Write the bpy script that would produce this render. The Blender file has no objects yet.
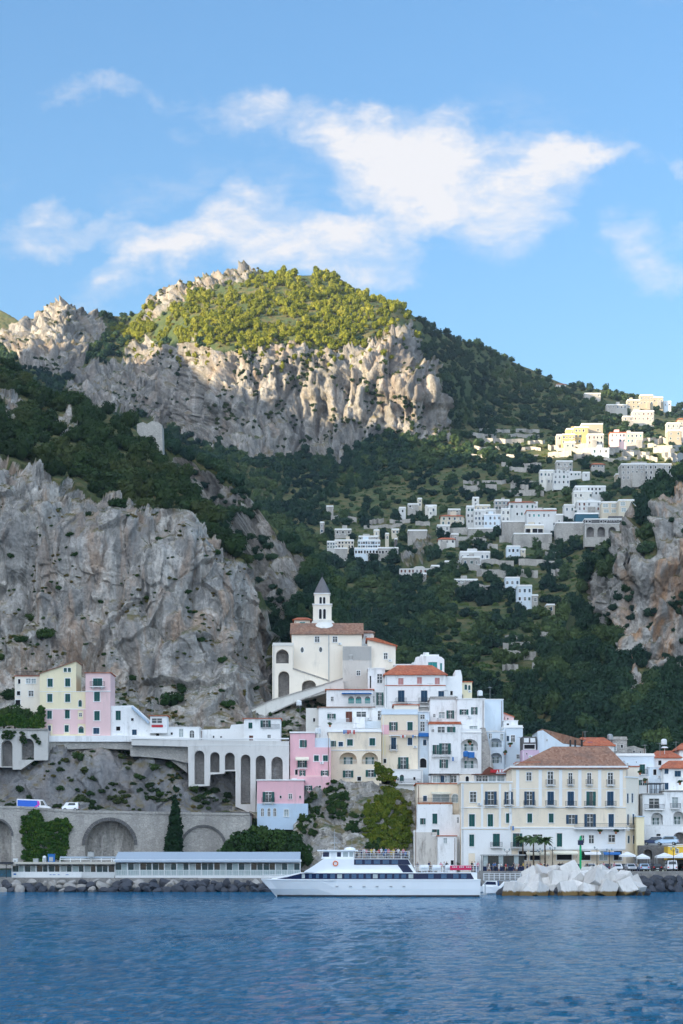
import bpy, math, random
import numpy as np
from mathutils import Vector, geometry
random.seed(7); RNG = np.random.default_rng(11)
R = math.radians
SC = bpy.context.scene
COL = SC.collection
F = 2058.0; HOR = 865.0; CH = 5.0; CX = 341.5          # lens (px), horizon row, eye height, centre column

def W(px, py, D):                                      # a direction and a real distance -> world point
    return np.array([(px-CX)*D/F, D, CH-(py-HOR)*D/F])

# ------------------------------------------------------------------ noise
_p = np.random.default_rng(5).permutation(256).astype(np.int64); _p = np.concatenate([_p, _p, _p])
_g = np.random.default_rng(6).normal(size=(256, 3)); _g /= np.linalg.norm(_g, axis=1)[:, None]
def perlin(P):
    P = np.asarray(P, float); I = np.floor(P).astype(np.int64); f = P-I; I &= 255
    u = f*f*f*(f*(f*6-15)+10); out = 0
    for dx in (0, 1):
        for dy in (0, 1):
            for dz in (0, 1):
                h = _p[_p[_p[(I[..., 0]+dx) & 255]+((I[..., 1]+dy) & 255)]+((I[..., 2]+dz) & 255)]
                g = _g[h]; d = g[..., 0]*(f[..., 0]-dx)+g[..., 1]*(f[..., 1]-dy)+g[..., 2]*(f[..., 2]-dz)
                w = (u[..., 0] if dx else 1-u[..., 0])*(u[..., 1] if dy else 1-u[..., 1])*(u[..., 2] if dz else 1-u[..., 2])
                out = out+w*d
    return out*1.5
def fbm(P, o=4, s=1.0):
    r = 0; a = 1.0; P = np.asarray(P, float)*s
    for k in range(o): r = r+a*perlin(P+17.3*k); a *= .5; P = P*2.03
    return r
def ridged(P, o=4, s=1.0):
    r = 0; a = 1.0; P = np.asarray(P, float)*s
    for k in range(o): r = r+a*(1-2*np.abs(perlin(P+9.1*k))); a *= .5; P = P*2.07
    return r-.8
def facet(P, tilt=.9):
    """blocky rock: every cell of a jittered lattice is a tilted plane"""
    P = np.asarray(P, float); sh = P.shape[:-1]; P = P.reshape(-1, 3); I = np.floor(P).astype(np.int64); best = np.full(len(P), 9.); val = np.zeros(len(P))
    for dx in (-1, 0, 1):
        for dy in (-1, 0, 1):
            for dz in (-1, 0, 1):
                J = (I+[dx, dy, dz]); K = J & 255; h = _p[_p[_p[K[:, 0]]+K[:, 1]]+K[:, 2]]; c = J+.5+.42*_g[h]; d = P-c; r = (d*d).sum(1); m = r < best
                n = _g[(h*7+13) & 255]; v = (d*n).sum(1)*tilt+(h/255.-.5)*.7; best = np.where(m, r, best); val = np.where(m, v, val)
    return val.reshape(sh)
def in_poly(px, py, poly):
    px = np.asarray(px, float); py = np.asarray(py, float); c = np.zeros(px.shape, bool); n = len(poly)
    for i in range(n):
        x1, y1 = poly[i]; x2, y2 = poly[(i+1) % n]
        if y1 == y2: continue
        m = ((y1 > py) != (y2 > py)) & (px < (x2-x1)*(py-y1)/(y2-y1)+x1); c ^= m
    return c

# ------------------------------------------------------------------ tagging
def tag(o, label=None, cat=None, group=None, kind=None):
    if label: o['label'] = label
    if cat: o['category'] = cat
    if group: o['group'] = group
    if kind: o['kind'] = kind
    return o
def empty(name, loc=(0, 0, 0), rz=0, label=None, cat=None, group=None):
    o = bpy.data.objects.new(name, None); COL.objects.link(o); o.location = tuple(float(v) for v in loc)
    o.rotation_euler = (0, 0, rz); o.empty_display_size = .1
    return tag(o, label, cat, group)
def copy_tree(o, parent=None):
    c = o.copy(); COL.objects.link(c); c.parent = parent
    for ch in list(o.children): copy_tree(ch, c)
    return c
def link(name, me, mats, parent=None, loc=None):
    if not isinstance(mats, (list, tuple)): mats = [mats]
    if len(me.materials) == 0:
        for m in mats: me.materials.append(m)
    o = bpy.data.objects.new(name, me); COL.objects.link(o)
    if parent is not None: o.parent = parent
    if loc is not None: o.location = tuple(float(v) for v in loc)
    return o

def mesh_np(name, V, faces, attrs=None, smooth=False, mi=None):
    """faces: (n,3) or (n,4) int array"""
    V = np.asarray(V, np.float32); faces = np.asarray(faces, np.int32); k = faces.shape[1]; n = len(faces)
    me = bpy.data.meshes.new(name); me.vertices.add(len(V)); me.vertices.foreach_set('co', V.ravel())
    me.loops.add(n*k); me.loops.foreach_set('vertex_index', faces.ravel())
    me.polygons.add(n); me.polygons.foreach_set('loop_start', np.arange(0, n*k, k, dtype=np.int32))
    if mi is not None: me.polygons.foreach_set('material_index', np.asarray(mi, np.int32))
    me.update(calc_edges=True)
    me.polygons.foreach_set('use_smooth', np.full(n, bool(smooth)))
    for a, v in (attrs or {}).items():
        at = me.attributes.new(a, 'FLOAT', 'POINT'); at.data.foreach_set('value', np.asarray(v, np.float32).ravel())
    return me

class MB:
    """collects boxes, prisms and tubes for ONE mesh"""
    def __init__(s): s.v = []; s.f = []; s.m = []
    def add(s, vs, fs, m=0):
        b = len(s.v); s.v += [tuple(float(c) for c in v) for v in vs]
        for f in fs: s.f.append(tuple(b+i for i in f)); s.m.append(m)
        return s
    def box(s, x0, x1, y0, y1, z0, z1, m=0):
        return s.add([(x0, y0, z0), (x1, y0, z0), (x1, y1, z0), (x0, y1, z0), (x0, y0, z1), (x1, y0, z1), (x1, y1, z1), (x0, y1, z1)],
              [(0, 3, 2, 1), (4, 5, 6, 7), (0, 1, 5, 4), (1, 2, 6, 5), (2, 3, 7, 6), (3, 0, 4, 7)], m)
    def prism(s, pts, y0, y1, m=0):                    # pts: (x,z) outline extruded along y
        n = len(pts); vs = [(x, y0, z) for x, z in pts]+[(x, y1, z) for x, z in pts]
        fs = [tuple(range(n)), tuple(range(2*n-1, n-1, -1))]+[(i, (i+n), (i+1) % n+n, (i+1) % n) for i in range(n)]
        return s.add(vs, fs, m)
    def hprism(s, pts, z0, z1, m=0):                   # pts: (x,y)
        n = len(pts); vs = [(x, y, z0) for x, y in pts]+[(x, y, z1) for x, y in pts]
        fs = [tuple(range(n-1, -1, -1)), tuple(range(n, 2*n))]+[(i, (i+1) % n, (i+1) % n+n, i+n) for i in range(n)]
        return s.add(vs, fs, m)
    def tube(s, a, b, r0, r1=None, n=6, m=0):
        r1 = r0 if r1 is None else r1; a = Vector(a); b = Vector(b); d = (b-a)
        if d.length < 1e-6: return s
        d.normalize(); u = d.orthogonal().normalized(); w = d.cross(u); vs = []
        for c, r in ((a, r0), (b, r1)):
            for i in range(n):
                t = 2*math.pi*i/n; vs.append(tuple(c+u*math.cos(t)*r+w*math.sin(t)*r))
        fs = [tuple(range(n-1, -1, -1)), tuple(range(n, 2*n))]+[(i, (i+1) % n, (i+1) % n+n, i+n) for i in range(n)]
        return s.add(vs, fs, m)
    def lathe(s, c, prof, n=10, m=0):                  # prof: (r,z)
        b = []; cx, cy, cz = c
        for r, z in prof:
            for i in range(n): t = 2*math.pi*i/n; b.append((cx+r*math.cos(t), cy+r*math.sin(t), cz+z))
        fs = [(j*n+i, j*n+(i+1) % n, (j+1)*n+(i+1) % n, (j+1)*n+i) for j in range(len(prof)-1) for i in range(n)]
        fs += [tuple(range(n-1, -1, -1)), tuple(range((len(prof)-1)*n, len(prof)*n))]
        return s.add(b, fs, m)
    def build(s, name, mats, parent=None, loc=None, smooth=False):
        me = bpy.data.meshes.new(name); me.from_pydata(s.v, [], s.f); me.polygons.foreach_set('material_index', s.m)
        me.update()
        if smooth: me.polygons.foreach_set('use_smooth', [True]*len(me.polygons))
        return link(name, me, mats, parent, loc)

# ------------------------------------------------------------------ materials
class NT:
    def __init__(s, name):
        s.m = bpy.data.materials.new(name); s.m.use_nodes = True; s.t = s.m.node_tree; s.n = s.t.nodes; s.l = s.t.links
        s.b = s.n['Principled BSDF']; s.b.inputs['Specular IOR Level'].default_value = .25
    def new(s, t, **k):
        n = s.n.new(t)
        for a, v in k.items(): setattr(n, a, v)
        return n
    def set(s, inp, v):
        if hasattr(v, 'is_linked') or isinstance(v, bpy.types.NodeSocket): s.l.new(v, inp)
        else: inp.default_value = v
    def coord(s, scale=(1, 1, 1), obj=False, gen=False):
        if obj: src = s.new('ShaderNodeTexCoord').outputs['Object']
        else: src = s.new('ShaderNodeNewGeometry').outputs['Position']
        mp = s.new('ShaderNodeMapping'); mp.inputs['Scale'].default_value = scale; s.l.new(src, mp.inputs[0]); return mp.outputs[0]
    def noise(s, vec, scale, detail=4, rough=.55, dist=0):
        n = s.new('ShaderNodeTexNoise'); s.l.new(vec, n.inputs['Vector']); n.inputs['Scale'].default_value = scale
        n.inputs['Detail'].default_value = detail; n.inputs['Roughness'].default_value = rough; n.inputs['Distortion'].default_value = dist
        return n.outputs['Fac']
    def voro(s, vec, scale, feature='F1', out='Distance', rnd=1):
        n = s.new('ShaderNodeTexVoronoi', feature=feature); s.l.new(vec, n.inputs['Vector']); n.inputs['Scale'].default_value = scale
        n.inputs['Randomness'].default_value = rnd; return n.outputs[out]
    def ramp(s, v, stops):
        n = s.new('ShaderNodeValToRGB'); s.l.new(v, n.inputs[0]); e = n.color_ramp.elements
        while len(e) > 1: e.remove(e[-1])
        for i, (p, c) in enumerate(stops):
            k = e[0] if i == 0 else e.new(p)
            k.position = p; k.color = (c, c, c, 1) if isinstance(c, (int, float)) else (*c, 1)
        return n.outputs[0]
    def mix(s, fac, a, b, mode='MIX'):
        n = s.new('ShaderNodeMix', data_type='RGBA', blend_type=mode); s.set(n.inputs[0], fac)
        for i, c in ((6, a), (7, b)):
            if isinstance(c, (tuple, list)): c = (*c, 1) if len(c) == 3 else c
            s.set(n.inputs[i], c)
        return n.outputs[2]
    def math(s, op, a, b=0.0, clamp=False):
        n = s.new('ShaderNodeMath', operation=op, use_clamp=clamp); s.set(n.inputs[0], a); s.set(n.inputs[1], b); return n.outputs[0]
    def attr(s, name): return s.new('ShaderNodeAttribute', attribute_name=name).outputs['Fac']
    def bump(s, h, strength=.5, dist=.3):
        n = s.new('ShaderNodeBump'); n.inputs['Strength'].default_value = strength; n.inputs['Distance'].default_value = dist
        s.l.new(h, n.inputs['Height']); s.l.new(n.outputs[0], s.b.inputs['Normal']); return n
    def base(s, c, rough=.85):
        if isinstance(c, (tuple, list)): c = (*c, 1)
        s.set(s.b.inputs['Base Color'], c); s.set(s.b.inputs['Roughness'], rough)

MATS = {}
def plain(name, col, rough=.6, metal=0, var=.12, spec=None):
    if name in MATS: return MATS[name]
    t = NT(name); n = t.noise(t.coord(), 3.1, 3); t.base(t.mix(n, tuple(c*(1-var) for c in col), tuple(min(1, c*(1+var)) for c in col)), rough)
    t.b.inputs['Metallic'].default_value = metal
    if spec is not None: t.b.inputs['Specular IOR Level'].default_value = spec
    MATS[name] = t.m; return t.m
def stucco(name, col, dirt=.35, dcol=(.33, .31, .28)):
    if name in MATS: return MATS[name]
    t = NT(name); c = t.coord(); cs = t.coord((1, 1, .22))
    big = t.noise(c, .16, 5, .6); streak = t.noise(cs, .9, 5, .65); fine = t.noise(c, 2.5, 4, .6)
    a = t.mix(big, tuple(x*.86 for x in col), tuple(min(.9, x*1.08) for x in col))
    m = t.ramp(streak, [(.5, 0.), (.72, 1.)]); m2 = t.ramp(big, [(.42, 0.), (.62, 1.)])
    k = t.math('MULTIPLY', t.math('MULTIPLY', m, m2), dirt)
    a = t.mix(k, a, dcol); sp = t.ramp(fine, [(.6, 0.), (.75, 1.)])
    a = t.mix(t.math('MULTIPLY', sp, dirt*.45), a, tuple(x*.6 for x in dcol))
    t.base(a, .9); t.bump(fine, .35, .06); MATS[name] = t.m; return t.m
def stone(name, c1, c2, scale=1.0, joint=.25, dirt=.5):
    if name in MATS: return MATS[name]
    t = NT(name); c = t.coord((1, 1, 1.5)); v = t.voro(c, 1.7*scale, 'F1', 'Color'); e = t.voro(c, 1.7*scale, 'DISTANCE_TO_EDGE')
    big = t.noise(t.coord((1, 1, .4)), .22, 6, .65); fine = t.noise(c, 3., 4)
    a = t.mix(t.noise(v, 3., 0), c1, c2); a = t.mix(t.math('MULTIPLY', t.ramp(big, [(.45, 0.), (.68, 1.)]), dirt), a, tuple(x*.45 for x in c1))
    j = t.ramp(e, [(.0, 1.), (.07, 0.)]); a = t.mix(t.math('MULTIPLY', j, joint*2), a, tuple(x*.4 for x in c1))
    t.base(a, .95); h = t.math('ADD', t.math('MULTIPLY', j, -.7), fine); t.bump(h, .7, .12); MATS[name] = t.m; return t.m
def tiles(name, c1, c2, c3):
    t = NT(name); c = t.coord(obj=True); w = t.new('ShaderNodeTexWave', wave_type='BANDS', bands_direction='X'); t.l.new(c, w.inputs[0])
    w.inputs['Scale'].default_value = 1.3; w.inputs['Distortion'].default_value = .4
    w2 = t.new('ShaderNodeTexWave', wave_type='BANDS', bands_direction='Y'); t.l.new(c, w2.inputs[0]); w2.inputs['Scale'].default_value = .8
    v = t.voro(t.coord((1, .6, .6), obj=True), 2.6, 'F1', 'Color'); r = t.noise(v, 5., 0); n = t.noise(c, .35, 5, .65)
    a = t.mix(t.ramp(r, [(.3, 0.), (.7, 1.)]), c1, c2); a = t.mix(t.math('MULTIPLY', t.ramp(n, [(.45, 0.), (.7, 1.)]), .7), a, c3)
    t.base(a, .9); t.bump(t.math('ADD', w.outputs['Fac'], t.math('MULTIPLY', w2.outputs['Fac'], .4)), .8, .12); MATS[name] = t.m; return t.m

# rock: limestone with fissures, rust and dark mineral streaks, pits painted dark as cavity shade; undergrowth where the 'veg' attribute says so
def rock_mat(name, warm=.35, k=1.0, sc=1.0, ground=(.035, .055, .018), low=None):
    t = NT(name); c = t.coord(); cv = t.coord((1, 1, .3)); cvv = t.coord((1, 1, .16))
    n1 = t.noise(c, .035*sc, 8, .62); n2 = t.noise(cv, .12*sc, 9, .68, .6); n3 = t.noise(c, .9*sc, 6, .65); n4 = t.noise(cvv, .07*sc, 6, .6, 1.2)
    a = t.mix(t.ramp(n2, [(.28, 0.), (.72, 1.)]), (.20*k, .195*k, .185*k), (.50*k, .475*k, .43*k))
    a = t.mix(t.math('MULTIPLY', t.ramp(n4, [(.47, 0.), (.62, 1.)]), warm), a, (.52*k, .31*k, .17*k))
    a = t.mix(t.math('MULTIPLY', t.ramp(t.noise(cvv, .16*sc, 7, .7, .8), [(.5, 0.), (.62, 1.)]), .75), a, (.66*k, .62*k, .56*k))
    a = t.mix(t.math('MULTIPLY', t.ramp(n1, [(.5, 0.), (.64, 1.)]), .55), a, (.15*k, .15*k, .15*k))
    a = t.mix(t.math('MULTIPLY', t.ramp(t.noise(cv, .45*sc, 6, .7), [(.56, 0.), (.68, 1.)]), .7), a, (.085*k, .083*k, .08*k))
    a = t.mix(t.ramp(n3, [(.35, .75), (.6, 0.)]), a, t.mix(.5, a, (.06, .06, .055)))
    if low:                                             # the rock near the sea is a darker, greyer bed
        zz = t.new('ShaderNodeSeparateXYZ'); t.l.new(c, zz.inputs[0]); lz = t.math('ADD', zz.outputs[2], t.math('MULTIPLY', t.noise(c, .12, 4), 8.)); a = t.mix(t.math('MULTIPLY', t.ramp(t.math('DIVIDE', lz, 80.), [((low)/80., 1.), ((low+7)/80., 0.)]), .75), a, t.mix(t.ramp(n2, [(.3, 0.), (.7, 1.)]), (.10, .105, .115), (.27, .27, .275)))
    veg = t.attr('veg'); slope = t.new('ShaderNodeSeparateXYZ'); t.l.new(t.new('ShaderNodeNewGeometry').outputs['Normal'], slope.inputs[0])
    g = t.mix(t.noise(c, .25*sc, 5, .6), ground, (ground[0]*2.6, ground[1]*2.0, ground[2]*2.2))
    f = t.math('ADD', veg, t.math('MULTIPLY', t.math('SUBTRACT', t.noise(c, .12*sc, 6, .7), .5), 1.3))
    f2 = t.math('ADD', f, t.math('MULTIPLY', t.math('SUBTRACT', slope.outputs[2], .45), 1.1))
    a = t.mix(t.ramp(f2, [(.35, 0.), (.6, 1.)]), a, g)
    # dry ochre grass tufts on ledges
    o = t.math('MULTIPLY', t.ramp(slope.outputs[2], [(.45, 0.), (.75, 1.)]), t.ramp(t.noise(c, .2*sc, 5, .6), [(.45, 0.), (.6, 1.)]))
    a = t.mix(t.math('MULTIPLY', o, .75), a, (.16, .125, .05))
    t.base(a, .95); h = t.math('ADD', t.math('MULTIPLY', n2, 1.5), t.math('MULTIPLY', n3, .7)); t.bump(h, .9, 1.6/sc)
    return t.m

def leaf_mat(name, c1, c2, c3, rnd=True):
    t = NT(name); ti = t.attr('tint')
    oi = t.new('ShaderNodeObjectInfo').outputs['Random']
    f = t.math('FRACT', t.math('ADD', ti, t.math('MULTIPLY', oi, 1.0 if rnd else 0.)))
    a = t.ramp(f, [(0., c1), (.55, c2), (1., c3)])
    n = t.noise(t.coord(), 1.1, 3); a = t.mix(t.math('MULTIPLY', n, .45), a, c1)
    t.base(a, .75); t.b.inputs['Specular IOR Level'].default_value = .15
    tr = t.new('ShaderNodeBsdfTranslucent'); t.l.new(a, tr.inputs[0]); ms = t.new('ShaderNodeMixShader'); ms.inputs[0].default_value = .22
    t.l.new(t.b.outputs[0], ms.inputs[1]); t.l.new(tr.outputs[0], ms.inputs[2]); t.l.new(ms.outputs[0], t.n['Material Output'].inputs[0])
    MATS[name] = t.m; return t.m
SUN_E = 4.5; SKY_S = .07; EXPO = 1.6; SKY_SAT = 1.2; SKY_V = 1.36; CLOUD = (4.5, 4.45, 4.55); FILLCLOUD = (15.6, 17.6, 20.6)
HEADLAND = [370, 440, 465, 476, 484, 522, 460, 430, 340]
SEA1 = (.0, .135, .29); SEA2 = (.0, .19, .37)
# ------------------------------------------------------------------ camera, sky, sun
cam = bpy.data.cameras.new('Camera'); camo = bpy.data.objects.new('Camera', cam); COL.objects.link(camo); SC.camera = camo
camo.location = (0, 0, CH); camo.rotation_euler = (R(90), 0, 0); cam.sensor_width = 36; cam.lens = F/1024*36
cam.shift_y = (HOR-512)/1024; cam.clip_start = .5; cam.clip_end = 40000
SUN_EL, SUN_AZ = 15.0, 243.0                            # compass-like: 0 = +Y, 90 = +X
sd = Vector((math.sin(R(SUN_AZ))*math.cos(R(SUN_EL)), math.cos(R(SUN_AZ))*math.cos(R(SUN_EL)), math.sin(R(SUN_EL))))
sl = bpy.data.lights.new('Sun', 'SUN'); sl.energy = SUN_E; sl.angle = R(.5); sl.color = (1, .80, .52)
so = bpy.data.objects.new('Sun', sl); COL.objects.link(so); so.rotation_euler = sd.to_track_quat('Z', 'Y').to_euler(); so.location = (0, 0, 800)
SC.view_settings.view_transform = 'Standard'; SC.view_settings.look = 'None'; SC.view_settings.gamma = 1; SC.view_settings.use_curve_mapping = False
SC.view_settings.exposure = EXPO
SC.cycles.max_bounces = 6; SC.cycles.diffuse_bounces = 3; SC.cycles.glossy_bounces = 3; SC.cycles.transparent_max_bounces = 6
SC.cycles.caustics_reflective = False; SC.cycles.caustics_refractive = False
SC.render.engine = 'CYCLES'; SC.cycles.use_denoising = True

wd = bpy.data.worlds.new('World'); SC.world = wd; wd.use_nodes = True
nt = wd.node_tree; nn = nt.nodes; ll = nt.links; bg = nn['Background']; bg.inputs[1].default_value = SKY_S
sky = nn.new('ShaderNodeTexSky'); sky.sky_type = 'NISHITA'; sky.sun_disc = False; sky.sun_elevation = R(SUN_EL); sky.sun_rotation = R(SUN_AZ)
sky.altitude = 0; sky.air_density = 1.; sky.dust_density = 1.1; sky.ozone_density = 2.2
def wn(t, **k):
    n = nn.new(t)
    for a, v in k.items(): setattr(n, a, v)
    return n
def wm(op, a, b=0., clamp=False):
    n = wn('ShaderNodeMath', operation=op, use_clamp=clamp)
    for i, v in enumerate((a, b)):
        if isinstance(v, bpy.types.NodeSocket): ll.new(v, n.inputs[i])
        else: n.inputs[i].default_value = v
    return n.outputs[0]
tc = wn('ShaderNodeTexCoord').outputs['Generated']; sx = wn('ShaderNodeSeparateXYZ'); ll.new(tc, sx.inputs[0])
ay = wm('MAXIMUM', sx.outputs[1], .02); U = wm('DIVIDE', sx.outputs[0], ay); V_ = wm('DIVIDE', sx.outputs[2], ay)   # a cloud deck far to the north
cu = wn('ShaderNodeCombineXYZ'); ll.new(U, cu.inputs[0]); ll.new(V_, cu.inputs[1])
def wnoise(scale, detail, rough, off, stretch=(1, 1, 1), dist=0.):
    mp = wn('ShaderNodeMapping'); ll.new(cu.outputs[0], mp.inputs[0]); mp.inputs['Location'].default_value = off; mp.inputs['Scale'].default_value = stretch
    mp.inputs['Rotation'].default_value = (0, 0, R(-14))
    n = wn('ShaderNodeTexNoise'); ll.new(mp.outputs[0], n.inputs[0]); n.inputs['Scale'].default_value = scale; n.inputs['Detail'].default_value = detail
    n.inputs['Roughness'].default_value = rough; n.inputs['Distortion'].default_value = dist; return n.outputs['Fac']
warpx = wm('MULTIPLY', wm('SUBTRACT', wnoise(14, 5, .6, (3, 1, 0)), .5), .10); warpy = wm('MULTIPLY', wm('SUBTRACT', wnoise(14, 5, .6, (8, 5, 0)), .5), .07)
UU = wm('ADD', U, warpx); VV = wm('ADD', V_, warpy)
def blob(px, py, rx, ry, rot, amp):
    cx, cy = (px-CX)/F, (HOR-py)/F; rx *= 1.2/F; ry *= 1.65/F; c, s_ = math.cos(R(rot)), math.sin(R(rot))
    dx = wm('SUBTRACT', UU, cx); dy = wm('SUBTRACT', VV, cy)
    a = wm('DIVIDE', wm('ADD', wm('MULTIPLY', dx, c), wm('MULTIPLY', dy, s_)), rx)
    b = wm('DIVIDE', wm('ADD', wm('MULTIPLY', dx, -s_), wm('MULTIPLY', dy, c)), ry)
    r2 = wm('ADD', wm('MULTIPLY', a, a), wm('MULTIPLY', b, b)); return wm('MULTIPLY', wm('SUBTRACT', 1., r2, True), amp)
BL = [(300, 165, 150, 30, 8, .28), (460, 170, 120, 45, 30, .35), (240, 240, 150, 26, 8, .4), (450, 190, 60, 22, 50, .5), (300, 225, 120, 24, 14, .35), (400, 140, 95, 30, -6, 1.15), (330, 120, 90, 18, -2, .6), (230, 118, 62, 14, 12, .6), (512, 205, 78, 40, 28, 1.15), (560, 165, 60, 16, 24, .7),
      (590, 158, 50, 10, 5, .45), (118, 105, 62, 9, -6, .6), (60, 230, 78, 15, 10, .8), (150, 190, 60, 12, 20, .3), (235, 195, 45, 16, 25, .55), (350, 212, 42, 13, 12, .8),
      (150, 262, 60, 13, 14, .7), (180, 235, 70, 16, 10, .6), (330, 255, 85, 26, 6, 1.05), (250, 180+45, 60, 20, 20, .4), (430, 185, 45, 30, 40, .5), (360, 283, 30, 10, 0, .5), (645, 245, 42, 27, -20, .8), (672, 158, 26, 6, -5, .5),
      (455, 106, 40, 8, -10, .25), (120, 290, 70, 10, 10, .5), (620, 10, 60, 14, 0, .25), (735, 220, 50, 18, 0, .7), (-80, 190, 90, 30, 10, .8), (900, 300, 160, 50, 0, .8), (-380, 250, 200, 60, 0, .9),
      (-100, 520, 300, 30, 0, .5), (1100, 560, 260, 40, 0, .6)]
tot = None
for b in BL:
    o = blob(*b); tot = o if tot is None else wm('ADD', tot, o)
fine = wnoise(24, 12, .68, (1.3, 4.2, 0), (1, 2.0, 1), .4); wisp = wnoise(60, 8, .6, (7, 2, 0), (1, 2.6, 1), .6)
den = wm('ADD', wm('MULTIPLY', tot, 1.15), wm('MULTIPLY', wm('SUBTRACT', fine, .5), 2.6)); den = wm('ADD', den, wm('MULTIPLY', wm('SUBTRACT', wisp, .5), 1.5))
den = wm('MULTIPLY', wm('SUBTRACT', den, .02), wm('MULTIPLY', tot, 1.6, True))
den = wm('MULTIPLY', den, .58)
cr = wn('ShaderNodeValToRGB'); ll.new(den, cr.inputs[0]); e = cr.color_ramp.elements; e[0].position = .0; e[0].color = (0, 0, 0, 1); e[1].position = 1.15; e[1].color = (.95, .95, .95, 1)
e2 = e.new(.5); e2.color = (.36, .36, .36, 1)
hs = wn('ShaderNodeHueSaturation'); hs.inputs['Saturation'].default_value = SKY_SAT; hs.inputs['Value'].default_value = SKY_V; ll.new(sky.outputs[0], hs.inputs['Color'])
cc = wn('ShaderNodeMix', data_type='RGBA'); ll.new(cr.outputs[0], cc.inputs[0]); ll.new(hs.outputs[0], cc.inputs[6])
cc.inputs[7].default_value = (*CLOUD, 1)
up = wm('GREATER_THAN', sx.outputs[1], .02); cf = wm('MULTIPLY', cr.outputs[0], up); ll.new(cf, cc.inputs[0])
# the rest of the sky, behind the photographer and to the west: unseen bright broken cloud, added to light the shaded town
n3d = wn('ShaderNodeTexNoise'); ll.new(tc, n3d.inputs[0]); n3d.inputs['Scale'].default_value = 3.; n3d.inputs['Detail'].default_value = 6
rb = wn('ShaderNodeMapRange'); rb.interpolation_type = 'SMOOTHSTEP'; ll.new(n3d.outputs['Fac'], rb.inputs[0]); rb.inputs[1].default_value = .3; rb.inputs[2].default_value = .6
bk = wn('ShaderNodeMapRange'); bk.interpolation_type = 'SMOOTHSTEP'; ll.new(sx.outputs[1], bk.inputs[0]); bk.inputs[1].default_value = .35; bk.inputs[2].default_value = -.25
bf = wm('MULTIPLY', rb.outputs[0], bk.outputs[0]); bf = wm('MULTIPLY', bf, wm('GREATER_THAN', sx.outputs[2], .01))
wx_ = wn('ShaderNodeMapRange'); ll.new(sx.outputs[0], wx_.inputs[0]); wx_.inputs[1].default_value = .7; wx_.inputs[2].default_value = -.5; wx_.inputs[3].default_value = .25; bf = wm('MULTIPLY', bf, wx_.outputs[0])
c2 = wn('ShaderNodeMix', data_type='RGBA'); ll.new(bf, c2.inputs[0]); ll.new(cc.outputs[2], c2.inputs[6]); c2.inputs[7].default_value = (*FILLCLOUD, 1)
ll.new(c2.outputs[2], bg.inputs[0])

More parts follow.
